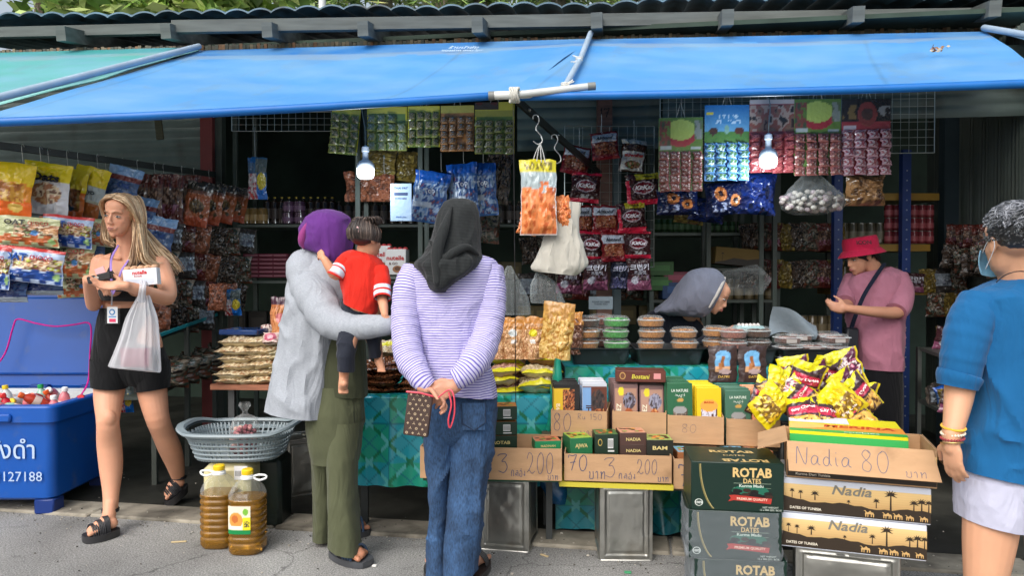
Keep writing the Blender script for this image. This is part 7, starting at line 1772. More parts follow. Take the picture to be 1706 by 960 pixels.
# ---- black trays with tubs of cookies
traypos = [(948,1054,4.08),(1058,1178,4.06),(1180,1300,4.04),(1303,1422,4.02)]
zc = ct2[4]
for i,(xa,xb,D) in enumerate(traypos):
    a,b = W(xa,610,D),W(xb,610,D); a.z = b.z = zc + .004; X = (b - a).normalized(); Y = Vector((-X.y,X.x,0)); w = (b - a).length; d = .36; c = (a + b) / 2; T = Matrix.Translation(c) @ Matrix((X,Y,ZZ)).transposed().to_4x4()
    mb = MB(T); q = w / 2
    rloft(mb,[rrect(-q + .03,.03,q - .03,d - .03,.02,0),rrect(-q + .01,.01,q - .01,d - .01,.02,.085),rrect(-q,0,q,d,.022,.088),rrect(-q,0,q,d,.022,.094),rrect(-q + .014,.014,q - .014,d - .014,.02,.09),rrect(-q + .034,.034,q - .034,d - .034,.02,.01)],srgb((26,29,30)),'plastic')
    solo('tray',mb,f'black plastic tray on the counter, {ORD[i]} from the nut table','tray','black trays on the counter')
def tub(cols,nm_='cookie_tub'):
    t = thing(nm_,'tub','tub',(0,0,0),'clear tubs of cookies on the counter')
    mb = MB(); rg = random.Random(hash(str(cols)) % 99)
    mb.lathe([(.052,.003),(.066,.006),(.072,.028),(.070,.033),(.04,.036),(.001,.037)],cols[0],'cookie',n=40,rfun=lambda th,z: 1 + .03 * np.sin(th * 20),cap=False)
    for i in range(26):
        a,r = rg.uniform(0,6.28),.058 * math.sqrt(rg.random()); mb.ell((r * math.cos(a),r * math.sin(a),.034 + rg.uniform(0,.006)),(.017,.017,.007),rg.choice(cols),'cookie',nu=9,nv=5)
    part('cookies',mb,t)
    mb = MB(); mb.lathe([(.055,.001),(.069,.004),(.076,.028),(.081,.030),(.081,.032),(.074,.034),(.072,.040),(.066,.050),(.052,.056),(.03,.058),(.001,.0585)],(.8,.8,.8),'clear',n=40,rfun=lambda th,z: 1 + .018 * np.sin(th * 20) * (1 if z < .027 else 0),cap=False); part('lid',mb,t)
    mb = MB(); P = [(.0745 * math.cos(a),.0745 * math.sin(a),.036) for a in np.linspace(0,6.283,40)]; mb.tube(P,.0022,srgb((190,196,196)),'gloss',n=5,caps=False); part('rim',mb,t)
    return t
TUB = {'golden': tub([srgb((176,120,66)),srgb((206,150,90)),srgb((150,96,50))]),'green': tub([srgb((70,150,70)),srgb((110,190,100)),srgb((50,130,60))]),'pink brown': tub([srgb((150,96,84)),srgb((176,120,104)),srgb((120,74,62))]),'dark': tub([srgb((74,48,34)),srgb((100,66,46)),srgb((50,34,28))])}
usedt = set()
def put_tub(kind,px,D,lev,lb,n,dx=0):
    base = W(px,560,D); base.z = zc + .016; loc = base + ZZ * lev * .064 + RH * dx; o = TUB[kind]; lvl = 'topmost' if lev == n - 1 else 'lowest' if lev == 0 else ORD[lev] + ' from the bottom'
    label = f'{kind} cookie tub, {lvl} in the {lb}'
    if kind not in usedt: usedt.add(kind); o.location = loc; o['label'] = label; o.scale = (1,1,1.13)
    else: dup(o,loc,(0,0,lev * .7 + px),label)
for lev in range(4):
    put_tub('golden' if lev < 3 else 'dark',977,4.2,lev,'stack beside the banana chips',4,(.004,-.003,.002,0)[lev])
    put_tub('green',1026,4.2,lev,'green stack',4,(0,.004,-.002,.003)[lev])
    put_tub('golden',1084,4.2,lev,'tall stack next to the green one',4,(.003,0,.005,0)[lev])
    put_tub('pink brown',1000,4.38,lev,'rear stack behind the green tubs',4)
for lev in range(3): put_tub('golden',1139,4.2,lev,'stack before the grey headscarf',3,(0,.005,0)[lev])
for k,(px,D,kd) in enumerate(((1192,4.30,'golden'),(1222,4.18,'pink brown'),(1262,4.24,'dark'),(1240,4.36,'dark'))):
    for lev in range(3): put_tub(kd,px,D,lev,('stack behind the left dark pouch','stack above the dark pouches','stack beside the silver paper','rear stack under the egg box')[k],3)
def boxtub():
    t = thing('sweets_tub','tub','tub',(0,0,0),'square clear boxes of sweets on the counter')
    mb = MB(); mb.box((0,0,.018),(.115,.09,.03),srgb((120,90,84)),'cookie',bev=.008); rg = random.Random(2)
    for i in range(24): mb.ell((rg.uniform(-.05,.05),rg.uniform(-.038,.038),.033),(.011,.011,.006),rg.choice([srgb((140,100,92)),srgb((100,70,66)),srgb((160,130,120))]),'cookie',nu=8,nv=5)
    part('sweets',mb,t)
    mb = MB(); rloft(mb,[rrect(-.058,-.046,.058,.046,.01,.0),rrect(-.062,-.05,.062,.05,.012,.03),rrect(-.068,-.056,.068,.056,.012,.031),rrect(-.060,-.048,.060,.048,.012,.034),rrect(-.05,-.038,.05,.038,.012,.052)],(.8,.8,.8),'clear'); part('lid',mb,t)
    mb = MB(); P = [Vector(p) for p in rrect(-.067,-.055,.067,.055,.012,.033)]; mb.tube(P + P[:1],.002,srgb((196,202,204)),'gloss',n=5,caps=False); part('rim',mb,t)
    mb = MB(); fr = Frame((-.03,-.052,.006),(1,0,0),ZZ,.06,.022); rect(mb,fr,0,0,1,1,srgb((170,164,160)),.0); part('label',mb,t)
    return t
bt = boxtub(); first = True
for k,(px,D) in enumerate(((1312,4.12),(1353,4.16),(1392,4.14),(1332,4.3),(1378,4.32))):
    for lev in range((3,2,3,3,3)[k]):
        loc = W(px,560,D); loc.z = zc + .014 + lev * .053; lb = f'square clear sweets box, {ORD[lev]} level of the {ORD[k]} pile right of the silver paper'
        if first: bt.location = loc; bt['label'] = lb; first = False; bt.rotation_euler = (0,0,YAW)
        else: dup(bt,loc,(0,0,YAW + .1 * math.sin(k * 3 + lev)),lb)
mb = MB(); c = W(1247,528,4.3); c.z = zc + .19; mb.box(c,(.16,.11,.035),srgb((150,186,190)),'plastic',yaw=YAW,bev=.012); t = thing('egg_box','pale blue box of small eggs on top of the dark cookie tubs','box',c); part('box',mb,t)
mb = MB()
for i in range(12): mb.ell(c + RH * (-.06 + .011 * i) + ZZ * .018 + FH * (.02 if i % 2 else -.02),(.012,.011,.012),srgb((214,206,200)),'food',nu=8,nv=6)
part('eggs',mb,t)
mb = MB()
def pp(u,v):
    base = W(1282,560,4.3) + RH * .0; P = [tuple(base + RH * (u_ * .26 + .02 * v_) + ZZ * (.0 + v_ * .17 * (1 - .55 * u_) + .02 * math.sin(u_ * 5)) + FH * (.03 * math.sin(u_ * 4 + v_ * 3))) for u_,v_ in zip(u,v)]; return np.array(P)
mb.grid(20,14,pp,srgb((120,132,140)),'film'); solo('wrapping_paper',mb,'silver grey sheet of wrapping standing between the tub stacks','paper')
# ---- pile of bagged snacks
SNK = [srgb((222,200,30)),srgb((120,40,90)),srgb((196,80,120)),srgb((60,40,50))]
def snack(kind,seed):
    def f(p):
        if kind == 0: p.rect(0,0,1,1,srgb((64,44,52))); p.bits(.05,.05,.95,.45,[srgb((206,150,70)),srgb((226,180,90)),srgb((90,60,40))],8,seed); p.rect(.08,.5,.92,.72,srgb((190,50,80)))
        elif kind == 1: p.rect(0,0,1,1,srgb((214,192,24))); p.bits(.1,.1,.9,.6,[srgb((214,170,40)),srgb((120,90,30)),srgb((232,206,90))],7,seed)
        else: p.rect(0,0,1,1,srgb((92,40,70))); p.bits(0,.3,1,.8,[srgb((206,120,150)),srgb((92,40,70)),srgb((230,220,220)),srgb((150,40,70))],10,seed)
        k = (p.V > .80) & (p.U < .5 + (p.V - .8) * 2); p.C[k] = srgb((214,206,20)); p.rect(.93,0,1,1,srgb((206,186,30)))
    return bag(.15,.19,.034,f,[('Salty Cheese',.5,.61,.09,srgb((240,226,226)),{'fitw': .75,'rot': .15})] if kind != 1 else [],seed=seed,base=srgb((170,150,40)),crumple=.007)
SN = [snack(0,200),snack(1,201),snack(2,202),snack(0,205)]
pile = [(1398,590,3.55,-20,3,2),(1382,602,3.50,14,10,0),(1350,612,3.46,-24,20,2),(1318,600,3.50,-12,10,2),(1302,622,3.45,22,-10,1),(1312,648,3.40,-42,-30,3),(1345,640,3.40,38,0,2),(1352,612,3.38,18,8,0),(1392,628,3.42,-28,0,2),(1410,640,3.40,-38,-10,0),(1300,660,3.36,50,-30,1),(1335,668,3.34,-8,-40,3),(1368,672,3.34,16,-35,0),(1398,668,3.36,-30,-30,3),(1420,655,3.45,20,0,2),(1436,642,3.42,8,6,0),(1285,640,3.5,25,0,3),(1372,655,3.36,-50,-20,1),(1330,640,3.44,60,0,3),(1408,690,3.4,30,-50,1)]
for i,(px,py,D,rl,tl,k) in enumerate(pile):
    if isinstance(SN[k],MB): SN[k] = solo('snack_bag',SN[k],None,'snack bag','crumpled snack bags heaped by the yellow box',org=(0,0,0)); o = SN[k]
    else: o = SN[k].copy(); COL.objects.link(o)
    o.location = W(px,py - 6,D + .05); o.rotation_euler = (rad(tl),rad(rl),YAW + rad((i * 37) % 50 - 25))
    o['label'] = ('dark snack bag with round crisps print','yellow snack bag','purple snack bag with pale print','bright yellow crumpled snack bag')[k] + ', ' + (ORD[i] if i < 12 else ('one','two','three','four','five','six','seven','eight')[i - 12] + ' past the twelfth') + ' counting down the heap'; o['group'] = 'crumpled snack bags heaped by the yellow box'
mb = MB(); c = W(1365,700,3.62); c.z = 0; mb.box(c + ZZ * .31,(.5,.34,.62),srgb((44,46,44)),'painted',yaw=YAW,bev=.01); solo('crate',mb,'dark upturned crate carrying the heap of snack bags','crate')
# ---- litter
mb = MB(); rg = random.Random(15)
for i in range(900):
    a_ = rg.random(); p = K0 - KD * 2.5 + KD * 6.5 * rg.random() + KN * (rg.gauss(-.05,.09) if a_ < .55 else rg.uniform(-1.2,.9)); s_ = rg.uniform(.002,.0055) * (1.6 if a_ > .93 else 1)
    mb.ell((p.x,p.y,.001 + s_ * .4 + (.014 if (p - K0).dot(KN) > 0 else 0)),(s_,s_ * rg.uniform(.6,1),s_ * .6),rg.choice([srgb((150,146,136)),srgb((90,86,78)),srgb((60,58,52)),srgb((186,180,168))]),'paper',nu=6,nv=3)
solo('grit',mb,'grit and crumbs strewn along the kerb','grit',kind='stuff')
for i,(px,py,ln,a,lb) in enumerate(((298,905,.07,.3,'pale stick lying on the road right of the sandal'),(907,928,.045,-.6,'small pale stick on the road between the tins'),(1046,956,.03,0,'green scrap below the dented tin'),(624,945,.02,0,'white crumb beside the sandal of the woman in grey'))):
    g = G(px,py); mb = MB(); mb.box(g + ZZ * .005,(ln,.010 if i < 2 else .018,.006),srgb((196,176,136)) if i < 2 else srgb((60,150,100)) if i == 2 else srgb((226,226,220)),'paper',yaw=a,bev=.001); solo('litter_scrap',mb,lb,'litter')
# ================================================================== HANGING PACKS AND SHELVES
def D_(base,*ops): return boxbar(srgb(base),[(o[0],) + tuple(srgb(x) if isinstance(x,tuple) and len(x) == 3 and max(x) > 1.01 else [srgb(y) for y in x] if isinstance(x,list) else x for x in o[1:]) for o in ops])
OATC = [(214,170,120),(180,120,80),(236,214,180),(120,80,60)]
def T_(s,u,v,z,c,**k): return (s,u,v,z,srgb(c),k)
DS = {
 'orange': (D_((232,104,20),('rect',0,.55,1,1,(232,200,30)),('rect',0,.35,1,.62,(222,140,30),.03),('bits',.15,.3,.85,.62,[(206,150,50),(170,104,40),(226,180,80)],7,3),('rect',.05,.22,.28,.3,(90,90,150)),('ell',.7,.2,.14,.08,(226,190,90))),[]),
 'oatwhite': (D_((216,218,224),('rect',0,.66,1,1,(226,204,24)),('bits',.18,.2,.86,.62,OATC,9,5,True),('ell',.14,.34,.1,.08,(40,110,90)),('rect',.0,.0,.08,.7,(120,140,90))),[T_('Oats',.5,.72,.2,(26,28,40),fitw=.66,bold=.05)]),
 'yellowbrown': (D_((196,100,30),('rect',0,.55,1,1,(214,190,36)),('bits',.1,.12,.9,.6,[(150,120,50),(120,70,30),(90,60,30)],6,6),('rect',0,0,1,.16,(170,80,30)),('ell',.6,.2,.16,.06,(40,60,80))),[T_('Oat',.4,.66,.12,(120,110,40))]),
 'yellowwhite': (D_((160,160,140),('rect',0,.5,1,1,(220,196,30)),('rect',.3,.35,1,.62,(170,180,180)),('rect',0,0,1,.3,(150,84,36))),[T_('Hyo',.6,.5,.14,(40,60,70))]),
 'bluewhite': (D_((70,96,136),('rect',0,.78,1,1,(120,156,196)),('rect',0,.66,1,.78,(110,50,50)),('rect',0,0,1,.3,(34,58,110)),('bits',.1,.1,.6,.3,[(34,58,110),(120,140,160)],9,2),('rect',0,0,1,.04,(170,186,200))),[T_('Oat',.6,.55,.2,(36,70,130),bold=.05)]),
 'darkred': (D_((92,40,34),('bits',0,.35,1,.72,[(110,84,66),(70,50,44),(140,110,90),(60,44,60)],8,4),('bits',0,.72,1,1,[(96,44,36),(70,30,26)],18,3,False,.1),('bits',.1,.22,.9,.4,[(92,40,34),(140,90,110)],10,4)),[]),
 'orangeround': (D_((150,84,52),('rect',0,.78,1,1,(44,40,34)),('rect',0,.72,1,.8,(96,60,44)),('bits',.2,.3,.8,.6,[(60,50,40),(110,90,60),(40,36,32)],9,3,True),('rect',0,0,1,.22,(160,74,46)),('ell',.76,.24,.08,.05,(70,60,40))),[]),
 'oatgreen': (D_((190,196,150),('bits',.25,.35,1,.75,OATC + [(90,120,70)],9,7),('rect',.03,.08,.97,.34,(196,106,56),.05),('ell',.9,.2,.06,.1,(150,190,120)),('ell',.62,.46,.07,.09,(80,140,200))),[T_('OAT',.28,.80,.26,(30,32,30),bold=.03,fitw=.34),T_('CHOCO',.66,.80,.17,(190,90,80),bold=.03,fitw=.34)]),
 'oatblue': (D_((176,196,226),('bits',.3,.38,.98,.72,OATC + [(190,200,60),(220,226,240)],9,8),('rect',.03,.06,.97,.36,(24,70,150),.05),('rect',0,.9,1,1,(196,60,60)),('ell',.92,.22,.05,.1,(150,190,120))),[T_('OAT',.32,.72,.30,(26,84,170),bold=.03,fitw=.36),T_('CHOCO',.70,.74,.18,(176,50,70),bold=.03,fitw=.32),T_('NET WT 400g',.3,.2,.08,(200,214,236),bold=0)]),
 'darkblue': (D_((20,48,110),('rect',0,.0,1,.22,(150,164,176)),('bits',.7,.3,1,.8,[(20,48,110),(70,100,150)],9,3)),[]),
 'cleardark': (D_((48,42,38),('bits',0,0,1,1,[(44,36,32),(80,66,56),(30,28,26),(110,96,84)],10,5)),[]),
 'clearwhite': (D_((60,56,54),('rect',.05,.3,.95,.8,(130,140,150)),('bits',.1,.35,.9,.6,[(130,140,150),(90,96,110)],9,5)),[]),
 'gold': (D_((120,100,44),('bits',0,0,1,1,[(120,100,44),(90,76,34),(140,122,60)],5,5)),[]),
 'copper': (D_((130,78,56),('bits',0,0,1,1,[(130,78,56),(156,96,70),(100,60,44)],5,6)),[]),
 'bluesilver': (D_((60,100,160),('rect',0,.8,1,1,(20,76,160)),('bits',.05,.05,.95,.75,[(90,130,180),(150,170,196),(40,80,140),(110,70,90)],10,5),('rect',.05,.3,.6,.4,(176,186,200))),[T_('Top',.5,.6,.14,(200,206,220),rot=.2)]),
 'candy': (D_((60,96,130),('rect',.5,.0,1,.3,(24,100,180)),('ell',.75,.42,.22,.2,(196,176,50)),('bits',0,.0,.5,.6,[(170,50,50),(200,190,190),(150,60,80)],8,4),('rect',.45,.62,1,.95,(90,100,100)),('rect',0,.86,.4,1,(24,90,150))),[]),
 'wafer': (D_((60,34,26),('rect',0,.86,1,1,(176,176,172)),('rect',.04,.05,.96,.62,(200,200,196)),('bits',.2,.1,.85,.34,[(170,120,80),(110,70,44),(90,120,60)],8,4,True)),[T_('suwafer',.5,.50,.16,(190,40,36),bold=.04,fitw=.8)]),
 'almond': (D_((110,28,32),('rect',.05,.64,.95,.9,(176,184,196)),('bits',.1,.2,.9,.6,[(60,30,26),(130,66,44),(150,100,70),(110,28,32)],8,4),('rect',0,0,1,.12,(140,30,44))),[T_('Almond',.48,.76,.17,(24,24,34),fitw=.66,italic=.3)]),
 'wafered': (D_((52,22,24),('rect',0,.9,1,1,(176,24,54)),('ell',.5,.55,.34,.2,(190,180,190)),('ell',.5,.55,.31,.17,(110,20,40)),('rect',.0,.02,1,.14,(190,30,60)),('bits',.3,.14,.8,.28,[(52,22,24),(150,150,150)],9,3)),[T_('KitKat',.5,.55,.18,(226,220,226),bold=.04,fitw=.56,italic=.2)]),
 'value': (D_((52,22,24),('rect',.3,.82,1,1,(176,170,40)),('ell',.52,.55,.34,.2,(190,180,190)),('ell',.52,.55,.31,.17,(110,20,40)),('rect',0,.02,1,.16,(206,36,70)),('rect',0,.16,.12,.8,(190,30,60))),[T_('KitKat',.52,.55,.18,(226,220,226),bold=.04,fitw=.56,italic=.2),T_('Value',.62,.91,.13,(40,40,30),bold=.03)]),
 'korean': (D_((56,30,34),('rect',0,.02,1,.34,(126,70,96)),('ell',.3,.32,.16,.12,(170,170,180)),('bits',.4,.3,.9,.5,[(56,30,34),(120,100,120)],9,3)),[T_('크런키',.5,.72,.2,(206,206,216),bold=.03,fitw=.8),T_('초콜릿',.5,.55,.12,(170,170,180),fitw=.5)]),
 'koreanblue': (D_((36,40,56),('ell',.3,.3,.16,.12,(150,150,170)),('bits',.1,.05,.9,.4,[(60,60,90),(90,90,130),(40,40,50)],8,3)),[T_('크런키',.5,.68,.2,(190,190,210),bold=.03,fitw=.8)]),
 'navydonut': (D_((14,26,66),('ell',.35,.62,.16,.22,(176,110,60)),('ell',.35,.62,.07,.10,(30,20,30)),('ell',.72,.4,.14,.18,(186,120,70)),('ell',.72,.4,.06,.08,(30,20,30)),('bits',.1,.1,.5,.35,[(14,26,66),(150,160,190)],8,3)),[]),
 'navy': (D_((14,28,76),('bits',0,0,1,1,[(14,28,76),(20,40,100),(10,20,50)],5,3)),[]),
 'chipsbrown': (D_((116,84,54),('bits',0,0,1,.8,[(116,84,54),(150,112,74),(80,56,38)],6,5,False,.4)),[]),
 'prawn': (D_((200,206,206),('bits',.02,.02,.98,.62,[(214,116,60),(226,140,84),(190,92,44)],7,5),('rect',0,.84,1,1,(206,196,40)),('bits',.1,.86,.9,.96,[(206,196,40),(120,110,40)],16,2),('rect',0,.62,1,.84,(170,186,190)),('bits',.3,.56,.8,.7,[(214,116,60),(170,186,190)],8,3)),[]),
 'prawnbag': (D_((206,110,56),('bits',0,0,1,1,[(206,110,56),(226,140,84),(180,86,44)],6,5)),[]),
 'mixed': (D_((60,50,44),('bits',0,0,1,1,[(60,50,44),(96,56,40),(50,60,50),(120,110,96),(40,36,36)],6,9)),[]),
}
SEED = [300]
PROTO = {}
def hb(d,px,py,D,w,h,yaw=8,roll=0,label='',name='snack_pack',cat='snack pack',group=None,T=.04,tilt=0,key=None,cr=.008):
    f,tx = DS[d]; k = key and (d,key)
    if k and k in PROTO: o = PROTO[k].copy(); COL.objects.link(o)
    else:
        SEED[0] += 1
        mb = bag(m(w,D),m(h,D),T,f,[t for t in tx],seed=SEED[0],base=(.25,.2,.16),crumple=cr,nx=34,ny=40)
        o = solo(name,mb,None,cat,None,org=(0,0,0))
        if k: PROTO[k] = o
    o.location = W(px,py,D); o.rotation_euler = (rad(tilt),rad(roll),rad(yaw)); o['label'] = label
    if group: o['group'] = group
    return o
def hook(px,y0,y1,D,label,c=(190,194,190)):
    mb = MB(); a,b = W(px,y0,D),W(px,y1,D); mb.tube([a + FH * .01,a + ZZ * .012,a - FH * .012,b + ZZ * .01,b,b + RH * .008 + ZZ * .006],.0018,srgb(c),'metal',n=5,step=.012); solo('hook',mb,label,'hook','wire hooks')
# left aisle: rail and four tiers of snack packs
mb = MB(); mb.beam(W(-60,234,4.0),W(357,291,5.5),.03,.04,srgb((36,42,38)),'painted'); solo('hanging_rail',mb,'dark rail running back over the hanging oat snack packs','rail')
mb = MB(); mb.beam(W(-60,350,4.1),W(357,372,5.5),.02,.02,srgb((36,42,38)),'painted'); solo('hanging_rail',mb,'thin dark rail behind the second tier of snack packs','rail')
G1 = 'snack packs hanging in the left aisle'
for i,a in enumerate([('orange',22,271,4.15,78,92,14,8,'orange and yellow snack pack at the near end of the top tier'),('oatwhite',84,272,4.3,78,86,12,8,'white and yellow oat pack with black lettering in the top tier'),('yellowbrown',122,281,4.45,60,82,14,12,'dull yellow and brown pack, third in the top tier'),('yellowwhite',158,279,4.5,56,84,14,16,'yellow and white pack just above the fair hair'),('yellowbrown',100,300,4.6,60,70,8,4,'orange brown pack tucked behind the white oat pack'),('bluewhite',212,279,4.6,58,66,14,14,'blue and white pack just right of the fair hair'),
    ('darkred',250,290,4.8,52,86,10,4,'dark red clear bag, nearest of three beside the hair'),('darkred',282,290,4.95,50,84,10,2,'dark red clear bag, middle one of three'),('darkred',312,292,5.1,46,80,10,0,'dark red clear bag, farthest of three'),
    ('orangeround',336,304,5.0,42,74,12,10,'orange pack with dark round print, first of four'),('orangeround',358,306,5.15,42,68,12,12,'orange pack with dark round print, second of four'),('orangeround',380,308,5.3,40,64,12,12,'orange pack with dark round print, third of four'),('orangeround',400,312,5.45,36,58,12,12,'orange pack with dark round print, last of four'),
    ('oatgreen',50,362,4.15,98,48,14,4,'green and orange oat pack in the second tier'),('oatblue',116,360,4.25,82,52,14,6,'blue and white oat pack in the second tier'),('oatgreen',164,366,4.5,56,44,12,6,'green oat pack half behind the fair hair'),('oatgreen',36,404,4.35,90,30,12,3,'green oat pack squeezed behind the third tier'),
    ('oatblue',52,413,4.1,112,58,16,7,'large blue and red oat pack in the third tier'),('oatgreen',118,408,4.3,80,56,14,0,'green oat pack above the wallet hand'),('oatblue',-6,412,4.05,50,70,14,4,'blue oat pack cut by the left picture edge'),('darkblue',52,458,4.2,104,34,14,0,'dark blue pack with white edge above the cooler lid'),('oatgreen',128,456,4.4,66,40,14,-3,'green pack low behind the wallet hand'),('darkblue',10,464,4.15,70,40,14,0,'dark blue pack hanging lowest by the lid corner'),('bluewhite',150,390,4.55,56,50,14,8,'blue and grey pack behind the oat packs'),
    ('bluewhite',268,362,4.75,58,66,12,12,'blue and white pack in the second tier right of the hair'),('bluewhite',246,330,4.75,40,60,12,12,'blue pack under the dark red bags')]):
    hb(*a[:8],label=a[8],group=G1)
rg = random.Random(12); n_ = 0
ROWN = ['second','third','fourth','fifth']
for r,(y,dz) in enumerate(((372,0),(418,0),(464,0),(502,0))):
    for c in range(6 if r < 3 else 4):
        px = 290 + c * 24 + rg.uniform(-5,5) - r * 6; D = 4.9 + c * .13; d = ('clearwhite','cleardark','darkred','mixed','copper')[(c * 2 + r * 3) % 5]
        hb(d,px,y + c * 2,D,34,46,10 + rg.uniform(-12,12),rg.uniform(-4,12),f'{dict(clearwhite="clear pack with white label", cleardark="dark clear pack", darkred="dark red pack", mixed="mixed brown pack", copper="copper coloured pack")[d]} in the {ROWN[r]} tier, {ORD[c]} from the hair going back',group=G1,key='s')
for i in range(14): hook(40 + i * 24 + rg.uniform(-8,8),244 + i * 3.2,272 + i * 2,4.2 + i * .09,f'{ORD[i] if i < 12 else "farthest" if i == 13 else "last but one"} wire hook along the dark rail')
hb('copper',364,474,4.9,30,44,10,3,'shiny copper pouch hanging at the end of the aisle',key=None); hb('candy',388,482,5.0,28,44,10,0,'pale pouch with yellow print hanging behind the copper one'); hb('candy',429,262,5.2,32,70,8,0,'blue and red toy packet hanging alone by the red post'); hook(425,216,262,5.2,'long wire hook holding the toy packet')
# low display shelf under the aisle packs
t = thing('display_shelf','low dark shelf with turquoise edge running back along the aisle','shelf',W(300,600,4.9))
mb = MB(); mb.beam(W(262,560,4.5),W(362,524,5.5),.012,.02,srgb((40,150,160)),'plastic'); part('edge_strip',mb,t)
mb = MB(); a,b = W(250,566,4.5),W(362,528,5.5); mb.prism([a,b,b - RH * .3,a - RH * .3],(0,0,-.02),srgb((40,46,42)),'painted'); a,b = a - ZZ * .35,b - ZZ * .35; mb.prism([a,b,b - RH * .3,a - RH * .3],(0,0,-.02),srgb((60,66,60)),'painted'); part('board',mb,t)
for q in (.05,.5,.95): p = W(250,566,4.5).lerp(W(362,528,5.5),q); mb = MB(); mb.beam((p.x,p.y,0),p,.03,.03,srgb((70,76,70)),'painted',up=RH); part('leg',mb,t)
for i in range(5): hb('mixed',285 + i * 22,600 - i * 6,4.7 + i * .2,60,46,8,4 * i,f'{ORD[i]} dark sack under the aisle shelf',name='sack',cat='sack',T=.18,key='sack')
hb('candy',210,636,4.6,26,52,8,0,'pale yellow pouch seen between the legs of the fair haired woman')

# sachet cards
def card(name,px,py,D,w,h,cols_n,rows,base,sc,topf,label,roll=0,yaw=6,top=.42,scal=.8,seed=1):
    wm,hm = m(w,D),m(h,D); o_ = W(px,py,D); t = thing(name,label,'sachet card',o_,'cards of sachets hanging under the awning'); t.rotation_euler = (0,rad(roll),rad(yaw))
    ORG[t] = Vector((0,0,0)); mb = MB(); fr = Frame((-wm / 2,0,-hm),(1,0,0),ZZ,wm,hm)
    def cf(u,v):
        p = Paint(u,v,srgb(base)); topf(p); return p.C
    mb.grid(40,60,lambda u,v: np.column_stack([(u - .5) * wm,.006 * np.sin(u * 3 + px) + .004 * np.sin(v * 5),v * hm - hm]),cf,'film'); part('backing',mb,t)
    rg = random.Random(seed + px); cw,ch = wm / cols_n * .94,hm * (1 - top) / rows * .99; P_ = None
    def pf(p): p.rect(0,0,1,1,srgb(sc[0])); p.bits(.1,.12,.9,.85,[srgb(c) for c in sc[1:]],5,seed); p.rect(0,.9,1,1,tuple(k * 1.25 for k in srgb(sc[0]))); p.rect(0,0,1,.06,tuple(k * 1.2 for k in srgb(sc[0])))
    for j in range(rows):
        for i in range(cols_n):
            if rg.random() < .03: continue
            if P_ is None: P_ = part('sachet',bag(cw * .96,ch * 1.08,.016,pf,seed=seed,base=srgb(sc[0]),nx=12,ny=12,crumple=.002),t); s_ = P_
            else: s_ = P_.copy(); COL.objects.link(s_)
            s_.location = (-wm / 2 + wm * (i + .5) / cols_n,-.008 - .002 * (j % 2),-hm * top - j * ch - rg.uniform(0,.004)); s_.rotation_euler = (rad(rg.uniform(-24,6)),rad(rg.uniform(-6,6)),rad(rg.uniform(-16,16)))
    mb = MB(); mb.tube([(-wm * .1,0,0),(0,.0,.09),(wm * .1,0,0)],.0012,srgb((200,200,196)),'cloth',n=4); part('string',mb,t)
OL_ = ((110,116,60),(90,84,56),(130,120,96),(70,72,44),(150,144,120))
def yt(p): p.rect(0,0,1,1,srgb((96,120,60))); p.rect(0,.84,1,1,srgb((190,180,70))); p.rect(0,0,.05,1,srgb((190,180,50))); p.rect(.95,0,1,1,srgb((190,180,50)))
def yo(p): p.rect(0,0,1,1,srgb((160,110,60))); p.rect(0,.84,1,1,srgb((176,166,80)))
card('sachet_card',578,181,4.75,48,76,3,5,(120,130,70),OL_,yt,'narrow olive sachet card hanging askew, first from the red post',roll=6,top=.12,seed=2)
card('sachet_card',645,178,4.7,66,72,4,4,(120,130,70),((120,128,70),(150,156,150),(110,120,90),(90,92,70)),yt,'green and yellow sachet card beside the left lamp',top=.16,seed=3)
card('sachet_card',706,177,4.68,54,68,4,4,(100,120,60),OL_,yt,'dark green sachet card in the middle of the left row',top=.12,seed=4)
card('sachet_card',762,176,4.66,56,76,4,5,(150,104,60),((150,108,70),(150,156,160),(120,90,60),(100,70,44)),yo,'orange brown sachet card of the left row',top=.24,seed=5)
card('sachet_card',824,170,4.64,66,86,4,5,(84,112,54),OL_,lambda p: (yt(p),p.rect(0,.72,1,.84,srgb((150,148,70))),p.bits(0,.86,.6,1,[srgb((90,50,40)),srgb((70,60,50))],6,3)),'green sachet card at the awning corner, last of the left row',top=.34,seed=6)
def capman(p):  # green top with a red curved banner, portrait left out
    p.rect(0,.55,1,1,srgb((84,110,50))); p.ell(.5,.8,.38,.17,srgb((150,166,84))); k = (((p.U - .5) / .42) ** 2 + ((p.V - .84) / .24) ** 2 < 1) & (((p.U - .5) / .40) ** 2 + ((p.V - .93) / .24) ** 2 > 1) & (p.V < .82); p.C[k] = srgb((140,44,52)); p.bits(.02,.62,.26,.95,[srgb((60,70,50)),srgb((110,60,50)),srgb((84,110,50))],12,4); p.bits(.8,.7,.99,.96,[srgb((120,126,120)),srgb((84,96,70))],10,4); p.rect(.05,.57,.3,.62,srgb((150,160,160))); p.rect(.74,.57,.95,.6,srgb((150,160,160)))
def blue_(p):
    t = np.clip((p.V - .6) / .4,0,1)[:,None]; k = p.V > .5; p.C[k] = (np.array(srgb((96,150,186))) * (1 - t) + np.array(srgb((34,96,160))) * t)[k]; p.rect(0,.5,1,.66,srgb((70,110,54))); p.ell(.2,.66,.1,.05,srgb((66,44,36))); p.ell(.78,.66,.1,.05,srgb((80,46,36))); p.rect(.16,.58,.19,.66,srgb((66,44,36))); p.rect(.8,.58,.83,.66,srgb((80,46,36))); p.ell(.5,.68,.06,.06,srgb((110,150,140))); p.bits(.3,.82,.78,.87,[srgb((170,196,220)),srgb((60,120,170))],22,3); p.bits(.25,.76,.8,.81,[srgb((170,196,220)),srgb((60,120,170))],22,4); p.rect(.05,.88,.18,.91,srgb((190,180,60)))
